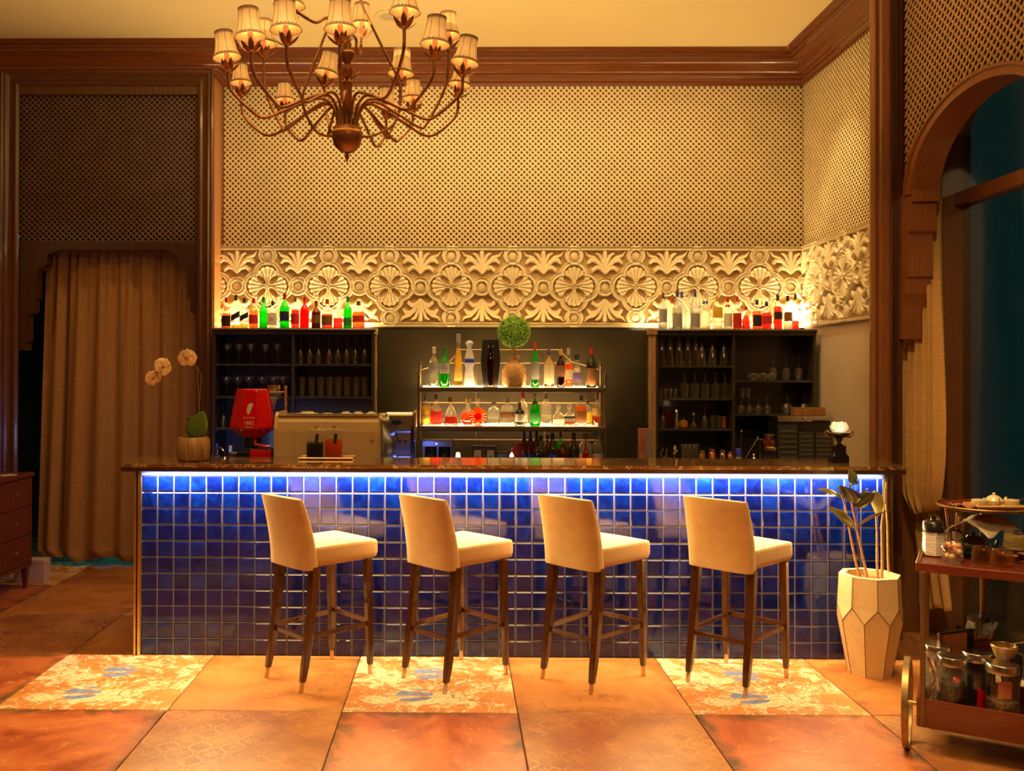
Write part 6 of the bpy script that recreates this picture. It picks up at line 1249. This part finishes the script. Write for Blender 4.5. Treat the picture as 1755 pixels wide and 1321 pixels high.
# ================================================================== CHEST OF DRAWERS, FAR LEFT
XCf = -3.43; t = thing('chest_of_drawers', 'dark red wooden chest of drawers on legs at the far left', 'chest of drawers', (XCf-.24, 1.1, 0)); CTm = Matrix.Translation((-(XCf-.24), -1.1, 0)); cy0, cy1 = .45, 1.74; z0, z1 = .20, .925
obj('body', MB().box(XCf-.47, XCf-.012, cy0, cy1, z0, z1-.03).xf(CTm), M['chest'], t, bevel=.004); obj('top', MB().box(XCf-.49, XCf+.012, cy0-.015, cy1+.015, z1-.03, z1).xf(CTm), M['chest'], t, bevel=.006)
obj('plinth_rail', MB().box(XCf-.46, XCf-.002, cy0, cy1, z0-.028, z0+.004).xf(CTm), M['chest'], t, bevel=.004)
for (a, b) in ((cy0+.01, 1.155), (1.165, cy1-.01)):
    for i in range(3):
        za, zb = z0+.01+i*.228, z0+.01+(i+1)*.228-.008; dr = obj('drawer', MB().box(XCf-.014, XCf, a, b, za, zb).xf(CTm), M['chest'], t, bevel=.003)
        for yy in np.linspace(a+.03, b-.03, 9): obj('groove_strip', MB().box(XCf-.002, XCf+.0015, yy-.004, yy+.004, za+.012, zb-.012).xf(CTm), M['chest'], dr)
        ym = (a+b)/2 if a > 1 else (a+b)/2; obj('knob', MB().lathe([(.006, 0), (.005, .012), (.011, .018), (.009, .026), (.002, .028)], 12, (XCf, ym, (za+zb)/2), axis='x').xf(CTm), M['steel'], dr, True)
for x in (XCf-.44, XCf-.03):
    for y in (cy0+.05, 1.18, cy1-.06): obj('leg', MB().hexa([(x-.014, y-.014, 0), (x+.014, y-.014, 0), (x+.014, y+.014, 0), (x-.014, y+.014, 0)], [(x-.026, y-.026, z0-.02), (x+.026, y-.026, z0-.02), (x+.026, y+.026, z0-.02), (x-.026, y+.026, z0-.02)]).xf(CTm), M['chest'], t, bevel=.003)
t = thing('white_box', 'small pinkish white box on the floor behind the chest of drawers leg', 'box', (XCf-.10, 1.90, 0)); obj('carton', MB().box(-.1, .15, -.06, .06, 0, .19), mat('pink_white_card', (.55, .40, .36), .6), t, bevel=.005); obj('carton_lid', MB().box(-.103, .153, -.063, .063, .165, .192), MC['pink_white_card'], t, bevel=.004)
for (y, lab, k) in ((.95, 'small glass candle lamp on top of the chest of drawers', 0), (1.22, 'white paper napkin lying on the chest of drawers', 1), (1.50, 'pale card lying near the right end of the chest top', 2)):
    if k == 0:
        t = thing('tealight_glass', lab, 'candle', (XCf-.08, 1.03, z1)); obj('glass_cup', MB().lathe([(.025, 0), (.03, .06), (.028, .06), (.023, .006)], 16, caps=False), M['glass'], t, True); obj('flame', MB().lathe([(.002, .03), (.006, .036), (.001, .055)], 8), M['flame'], t, True)
    else: o = obj('napkin' if k == 1 else 'card', MB().box(-.06, .06, -.05, .05, 0, .003).xf(Matrix.Rotation(.5*k, 4, 'Z')), M['paper'], None, False, (XCf-.09, y, z1+.0005)); tag(o, lab, 'napkin' if k == 1 else 'card')

# ================================================================== TEA TROLLEY
A = Vector((2.115, -1.357, 0)); dx = Vector((.866, -.50, 0)); dy = Vector((.50, .866, 0)); rzt = math.atan2(dx.y, dx.x)
TL, TD = .60, .42
t = thing('tea_trolley', 'wooden tea trolley with bronze posts and big hoop wheels at the right edge', 'trolley', A, rzt)
Tr = Matrix.Translation(A) @ Matrix.Rotation(rzt, 4, 'Z')      # local x along the front, y to the back
obj('top_shelf', MB().box(0, TL, 0, TD, .835, .852), M['cartwood'], t, bevel=.003)
for a in ((-.006, TL+.006, -.008, .008), (-.006, TL+.006, TD-.008, TD+.008), (-.008, .008, 0, TD), (TL-.008, TL+.008, 0, TD)): obj('shelf_rail', MB().box(*a, .832, .872), M['cartwood'], t, bevel=.003)
obj('lower_shelf', MB().box(.01, TL-.01, .01, TD-.01, .15, .165), M['cartwood'], t, bevel=.003)
for a in ((0, TL, -.006, .008), (0, TL, TD-.008, TD+.006), (-.004, .010, 0, TD), (TL-.01, TL+.004, 0, TD)): obj('side_board', MB().box(*a, .125, .255), M['cartwood'], t, bevel=.003)
for x, y in ((.022, .0), (TL-.022, .0), (.022, TD), (TL-.022, TD)): obj('post', MB().box(x-.011, x+.011, y-.011, y+.011, .13, .835) if y == 0 else MB().box(x-.009, x+.009, y-.009, y+.009, .13, .835), M['cartpost'], t, bevel=.003)
cpx = TL*.40; cpy = TD*.55
obj('centre_post', MB().lathe([(.014, .165), (.013, 1.085)], 14, (cpx+.02, TD-.015, 0)), M['cartpost'], t, True)
for s, x, y, tw in ((-1, -.045, .07, 0),):
    wl = obj('wheel', MB().lathe([(.205, -.013), (.205, .013), (.188, .011), (.188, -.011), (.205, -.013)], 48, (x, y, .205), axis='x', caps=False), mat('bronze_wheel', (.34, .24, .10), .4, .8), t, True)
    for k in range(6): a = PI*k/3; obj('spoke', MB().tube([(x, y, .205), (x, y+.19*math.cos(a), .205+.19*math.sin(a))], .003, 5), M['cartpost'], wl) if False else None
    obj('hub', MB().lathe([(.010, -.02), (.012, .045)], 12, (x, y, .205), axis='x'), M['brass'], wl, True); obj('cross_spoke', MB().box(x-.004, x+.004, y-.008, y+.008, .02, .39), M['cartpost'], wl)
wl = obj('wheel', MB().lathe([(.205, -.013), (.205, .013), (.188, .011), (.188, -.011), (.205, -.013)], 48, (TL+.045, .07, .205), axis='x', caps=False), MC['bronze_wheel'], t, True); obj('hub', MB().lathe([(.012, -.045), (.010, .02)], 12, (TL+.045, .07, .205), axis='x'), M['brass'], wl, True)
for x in (.03, TL-.03): obj('caster', MB().lathe([(.02, -.008), (.02, .008)], 14, (x, TD-.03, .02), axis='x').box(x-.006, x+.006, TD-.04, TD-.02, .02, .13), M['iron'], t)
def T3(px, py, z):   # a photographed point at height z, in trolley coordinates
    P = at(px, py, Z=z); return Tr.inverted() @ P
def on(px, py, z): return at(px, py, Z=z)
ZS = .8525
# upper tray
P = Tr @ Vector((cpx+.02, TD-.015, 1.085)); up = thing('round_tray', 'round wooden tray on the top post of the trolley', 'tray', P)
obj('tray_plate', MB().lathe([(.02, 0), (.185, .004), (.20, .014), (.195, .018), (.18, .010), (.001, .008)], 40), M['cartwood'], up, True); obj('tray_rim', MB().lathe([(.197, .013), (.202, .018), (.197, .022)], 40, caps=False), M['brass'], up, True)
nm = MB(); r_ = random.Random(4)
def nap(a, b): x = (a-.5)*.25; y = (b-.5)*.22; return (x, y, -.012-.16*abs(b-.5)**1.3-.10*abs(a-.5)**2-.010*math.sin(a*14)*math.cos(b*9))
o = obj('napkin', MB().grid(nap, 16, 12), M['paper'], None, True, P+Vector((.0, -.02, -.008)), (0, 0, .4), solid=.002); tag(o, 'white cloth draped around the post just under the round tray', 'napkin')
Zt = P.z+.012
pl_ = thing('wooden_platter', 'pale rectangular wooden platter carrying the small tea set', 'platter', (P.x+.035, P.y-.03, Zt), .03); obj('board', MB().box(-.108, .108, -.06, .06, 0, .006), M['yellowwood'], pl_, bevel=.003); obj('rim', MB().tube([(-.108, -.06, .012), (.108, -.06, .012), (.108, .06, .012), (-.108, .06, .012), (-.108, -.06, .012)], .007, 6), M['yellowwood'], pl_)
yc_ = mat('cream_porcelain', (.72, .62, .34), .2, coat=.6, var=.05); tz = Zt+.019
tp = thing('teapot', 'little cream porcelain teapot with a knobbed lid on the platter', 'teapot', (P.x+.035, P.y-.03, tz-.010)); obj('body', MB().lathe([(.02, 0), (.036, .010), (.040, .026), (.028, .042)], 24), yc_, tp, True); obj('lid', MB().lathe([(.029, .041), (.016, .050), (.004, .053), (.008, .059), (.001, .064)], 16), yc_, tp, True); obj('spout', MB().tube([(.032, 0, .02), (.05, 0, .028), (.058, 0, .042)], [.009, .006, .005], 8), yc_, tp, True); obj('handle', MB().tube([(-.03, 0, .036), (-.05, 0, .036), (-.05, 0, .016), (-.032, 0, .012)], .003, 6), yc_, tp, True); obj('cord_tie', MB().tube([(.0, -.038, .04), (.004, -.044, .02), (-.002, -.042, .008)], .0022, 5), LABM['brown'], tp)
for k, (x, lab) in enumerate(((-.045, 'left cream bowl next to the small teapot on the platter'), (.105, 'right cream bowl next to the small teapot on the platter'))):
    bw = thing('tea_bowl', lab, 'bowl', (P.x+x, P.y-.05, tz-.010), 0, 'cream tea bowls'); obj('bowl', MB().lathe([(.018, 0), (.033, .010), (.036, .026), (.034, .026), (.030, .012), (.001, .005)], 22, caps=False), yc_, bw, True); obj('lid', MB().lathe([(.034, .026), (.035, .031), (.030, .034), (.001, .035)], 22), yc_, bw, True)
cl_ = obj('folded_cloth', MB().grid(lambda a, b: (-.16+.10*a, -.05+.07*b, .020+.010*math.sin(a*7+b*3)+.006*math.sin(b*11)), 10, 8), mat('brown_cloth', (.32, .14, .05), .8), None, True, (P.x-.01, P.y-.02, P.z), solid=.004); tag(cl_, 'crumpled brown cloth on the left side of the round tray', 'cloth')
# things on the top shelf
q = on(1608, 955, ZS); jar = thing('ribbed_canister', 'white horizontally ribbed canister with a black knobbed lid at the left of the trolley top', 'canister', (q.x, q.y+.045, ZS)); hh = .115
obj('ribbed_body', MB().lathe([(.046+(.004 if i % 2 else 0), .003+hh*i/28) for i in range(29)], 6, ang=.3), M['white'], jar); obj('lid', MB().lathe([(.046, hh), (.050, hh+.004), (.046, hh+.045), (.036, hh+.055), (.012, hh+.058), (.010, hh+.066), (.015, hh+.074), (.004, hh+.08)], 20), M['iron'], jar, True); obj('beaded_strip', MB().tube([(.056, -.01, .004), (.058, -.01, .05), (.058, -.01, hh)], .006, 6), M['chrome'], jar)
q = Tr @ Vector((.14, TD-.045, ZS)); bj = thing('brush_jar', 'glass jar of bamboo sticks and brushes at the back left of the trolley top', 'jar', q); obj('glass_body', MB().lathe([(.04, 0), (.042, .004), (.042, .12), (.040, .12)], 20, caps=False), M['glass'], bj, True)
for k, (x, y, zt_, m_) in enumerate(((-.03, 0, .24, 'orangepaper'), (-.012, .015, .20, 'plastic'), (.006, -.01, .21, 'yellowwood'), (.022, .008, .19, 'cinnamon'), (.035, -.004, .18, 'yellowwood'))): obj('stick', MB().tube([(x*.4, y*.4, .006), (x*1.4, y, zt_)], .006, 6), M[m_], bj, True)
q = Tr @ Vector((.135, .215, ZS)); pj = thing('potpourri_jar', 'round glass jar of dried flowers behind the black teapot', 'jar', q); obj('glass_body', MB().lathe([(.035, 0), (.048, .02), (.048, .07), (.036, .085), (.040, .09)], 20, caps=False), M['glass'], pj, True)
for k in range(22): a = k*2.4; rr = .036*math.sqrt((k % 11+.5)/11); obj('dried_flower', MB().sphere((rr*math.cos(a), rr*math.sin(a), .03+.022*(k//8)), .013, 7, 5), M[('orangepaper', 'petal', 'petalc')[k % 3]], pj, True)
q = on(1680, 958, ZS); tpot = thing('iron_teapot', 'black cast iron teapot with a thick wrapped handle on the trolley top', 'teapot', (q.x, q.y+.06, ZS), -.4); obj('body', MB().lathe([(.05, 0), (.062, .006), (.080, .035), (.078, .06), (.055, .085), (.03, .093)], 32), M['iron'], tpot, True); obj('lid', MB().lathe([(.035, .090), (.026, .102), (.006, .106), (.010, .114), (.012, .120), (.002, .124)], 18), M['iron'], tpot, True); obj('spout', MB().tube([(.062, 0, .035), (.095, 0, .055), (.105, 0, .085)], [.016, .010, .009], 10), M['iron'], tpot, True)
for k in range(5): obj('handle_band', MB().tube([(-.03, -.012+.006*k, .085), (-.06, -.03+.006*k, .125), (-.095, -.03+.006*k, .125), (-.12, -.02+.006*k, .09)], .0045, 6), M['iron'], tpot, True)
obj('saucer', MB().lathe([(.06, 0), (.085, .003), (.09, .008), (.001, .004)], 30), M['iron'], tpot, True)
for k, (lx, ly, lab) in enumerate(((.26, .26, 'amber upturned glass bowl, left one, behind the iron teapot'), (.335, .22, 'amber upturned glass bowl, right one, behind the iron teapot'))):
    q = Tr @ Vector((lx, ly, ZS)); o = obj('glass_bowl', MB().lathe([(.050, 0), (.052, .01), (.046, .06), (.036, .078), (.001, .082)], 22), GM['brown'] if k > 5 else glass('amber_glass', (.95, .75, .35), .25, (.8, .5, .1)), None, True, q); tag(o, lab, 'bowl', 'amber glass bowls on the trolley')
for k in range(7):
    q = on(1745, 945, ZS); o = obj('glass_saucer', MB().lathe([(.035, 0), (.056-.001*k, .008), (.058-.001*k, .011), (.054-.001*k, .011), (.034, .003)], 26, caps=False), glass('pale_tint_glass', (.9, .86, .65), .3, (.75, .62, .35)), None, True, (q.x+.03, q.y+.07, ZS+.0005+.0108*k)); tag(o, f'pale glass saucer, {ORD[k]} from the bottom of the stack at the right edge', 'saucer', 'stack of glass saucers')
for k, (px, py, lab) in enumerate(((1735, 966, 'brown tea cup with a golden inside, frontmost on the trolley top'), (1724, 955, 'brown tea cup with a golden inside, behind left of the front one'), (1746, 955, 'brown tea cup with a golden inside, back right one'), (1762, 963, 'brown tea cup with a golden inside, cut off by the right edge'))):
    q = on(px, py, ZS); cp = thing('tea_cup', lab, 'cup', (q.x, q.y+.02, ZS), 0, 'brown tea cups on the trolley'); obj('cup', MB().lathe([(.014, 0), (.022, .008), (.032, .030), (.034, .036)], 22, caps=True), M['teacup'], cp, True); obj('glazed_inside', MB().lathe([(.034, .0362), (.032, .037), (.020, .0365), (.001, .0362)], 22), M['amberglaze'], cp, True); obj('foot_ring', MB().lathe([(.020, 0), (.016, .006)], 16), M['amberglaze'], cp, True)
# lower shelf: four storage jars
ZL = .166
for k, (px, ptop, wpx, lx, ly, cont, lab) in enumerate(((1606, 1103, 46, .085, .19, 'cin', 'leftmost lidded glass jar, filled with cinnamon sticks, on the lower trolley shelf'), (1631, 1123, 48, .15, .075, 'tea', 'lidded glass jar of black tea with a red spot, second from the left'), (1674, 1116, 49, .25, .19, 'dark', 'lidded glass jar with a red label, third from the left on the trolley'), (1718, 1136, 53, .335, .078, 'herb', 'rightmost lidded glass jar, with dried herbs, on the lower trolley shelf'))):
    Zd_ = None
    q = Tr @ Vector((lx, ly, ZL)); D = (q-CAM).dot(CF); x_ = at(px, ptop, Y=q.y).x; r = wpx/2*D/FPX*.96; q = Vector((x_, q.y, ZL)); H_ = at(px, ptop, Y=q.y).z-ZL
    j = thing('storage_jar', lab, 'jar', q, 0, 'storage jars on the lower trolley shelf'); hl = .040
    obj('glass_body', MB().lathe([(r*.94, 0), (r, .006), (r, H_-hl-.01), (r*.94, H_-hl)], 28, caps=False), M['glass'], j, True); obj('lid', MB().lathe([(r*1.0, H_-hl), (r*1.03, H_-hl+.002), (r*1.03, H_-.004), (r*.98, H_), (.001, H_+.001)], 28), M['steel'], j, True)
    if cont == 'cin':
        rr_ = random.Random(8)
        for i in range(16): a = rr_.uniform(0, 6.28); b2 = a+rr_.uniform(2, 4); obj('cinnamon_stick', MB().tube([(r*.65*math.cos(a), r*.65*math.sin(a), rr_.uniform(.01, .10)), (r*.65*math.cos(b2), r*.65*math.sin(b2), rr_.uniform(.08, H_-hl-.02))], .006, 6), M['cinnamon'], j, True)
    elif cont == 'tea': obj('tea_leaves', MB().lathe([(r*.93, .006), (r*.93, H_*.58), (.001, H_*.60)], 24), M['coffee'], j, True); obj('red_berry', MB().sphere((.004, -r*.55, H_*.64), .016, 10, 8), M['red'], j, True)
    elif cont == 'dark': obj('tea_leaves', MB().lathe([(r*.93, .006), (r*.93, H_*.70), (.001, H_*.72)], 24), M['coffee'], j, True); obj('red_label', MB().prism([(-.035, .06), (.0, .04), (.0, .12), (-.03, .15)], -r*.98, -r*.955, 'y'), M['red'], j)
    else:
        obj('dried_herbs', MB().lathe([(r*.93, .006), (r*.93, H_*.42), (.001, H_*.46)], 24), mat('dried_herbs_mix', (.16, .10, .04), .9, var=.9, scale=90, bump=1), j, True); obj('pink_card', MB().box(-.042, .018, -r*.60, -r*.58, H_*.48, H_*.75), mat('salmon_card', (.6, .18, .10), .5), j)
# menu stand, glass pot, coffee mill
xa, xb = at(1606, 1100, Y=-1.22), at(1699, 1100, Y=-1.22); q = Tr @ Vector((.20, .285, ZL)); m_ = thing('menu_stand', 'dark wooden menu stand with orange cards behind the storage jars', 'menu stand', (q.x, q.y, ZL), .1); zz3 = at(1650, 1079, Y=q.y).z-ZL
for s, a in ((-1, (-.125, .0)), (1, (0, .135))):
    obj('card', MB().hexa([(a[0], .02 if s < 0 else -.01, .02), (a[1], -.01 if s < 0 else .02, .02), (a[1], -.006 if s < 0 else .024, .02), (a[0], .024 if s < 0 else -.006, .02)], [(a[0], .02 if s < 0 else -.01, zz3-.02), (a[1], -.01 if s < 0 else .02, zz3-.0), (a[1], -.006 if s < 0 else .024, zz3-.0), (a[0], .024 if s < 0 else -.006, zz3-.02)] if s < 0 else [(a[0], -.01, zz3), (a[1], .02, zz3-.022), (a[1], .024, zz3-.022), (a[0], -.006, zz3)]), M['orangepaper'], m_)
obj('centre_upright', MB().box(-.012, .012, -.022, .012, 0, zz3), M['iron'], m_, bevel=.002); obj('left_frame', MB().box(-.138, -.120, .008, .03, 0, zz3-.022), M['cartwood'], m_, bevel=.002); obj('right_frame', MB().box(.130, .146, .012, .032, 0, zz3-.02), M['cartwood'], m_, bevel=.002)
obj('top_bar', MB().tube([(-.138, .012, zz3-.018), (0, -.016, zz3+.006), (.146, .016, zz3-.02)], .007, 6), M['iron'], m_)
q = Tr @ Vector((.25, TD-.095, ZL)); xg = at(1678, 1088, Y=q.y).x; zg0 = at(1678, 1095, Y=q.y).z; g_ = thing('glass_teapot', 'round glass teapot with a dark band standing behind the menu stand', 'teapot', (xg, q.y, zg0)); r = .055
obj('glass_body', MB().lathe([(r*.7, 0), (r, .02), (r*1.02, .05), (r*.86, .085), (r*.80, .095)], 26), M['glass'], g_, True); obj('lid_band', MB().lathe([(r*.88, .088), (r*.90, .092), (r*.88, .110), (r*.4, .114)], 26), M['iron'], g_, True); obj('spout', MB().tube([(r*.9, 0, .04), (r*1.3, 0, .06), (r*1.5, 0, .08)], [.014, .009, .007], 8), M['glass'], g_, True); obj('infuser', MB().lathe([(.018, .02), (.018, .09)], 14), M['iron'], g_, True)
o = obj('wooden_block', MB().box(-.055, .055, -.03, .035, 0, zg0-ZL), M['cartwood'], None, False, (xg, q.y, ZL), bevel=.003); tag(o, 'dark wooden box under the round glass teapot, lower trolley shelf', 'box')
q = Tr @ Vector((.43, .22, ZL)); xg = at(1725, 1120, Y=q.y).x; zt_ = at(1725, 1096, Y=q.y).z-ZL; g_ = thing('coffee_mill', 'hand coffee mill with a brass hopper and crank handle on the lower trolley shelf', 'coffee mill', (xg+.02, q.y, ZL)); obj('mill_body', MB().lathe([(.045, 0), (.05, .01), (.036, zt_*.45), (.045, zt_*.6), (.048, zt_*.80)], 24), M['iron'], g_, True); obj('hopper', MB().lathe([(.028, zt_*.70), (.050, zt_*.88), (.056, zt_*.92), (.052, zt_*.93)], 24, (-.03, 0, 0), caps=False), M['amberglaze'], g_, True); obj('hopper_ring', MB().tube([(-.03+.052*math.cos(2*PI*i/20), .052*math.sin(2*PI*i/20), zt_*.93) for i in range(21)], .003, 6), M['brass'], g_, True); obj('crank', MB().tube([(0, 0, zt_*.85), (.01, 0, zt_*.95), (.07, 0, zt_*.97)], .004, 6), M['steel'], g_); obj('crank_knob', MB().lathe([(.008, zt_*.96), (.012, zt_*1.05), (.013, zt_*1.12), (.006, zt_*1.16)], 14, (.072, 0, 0)), M['iron'], g_, True)
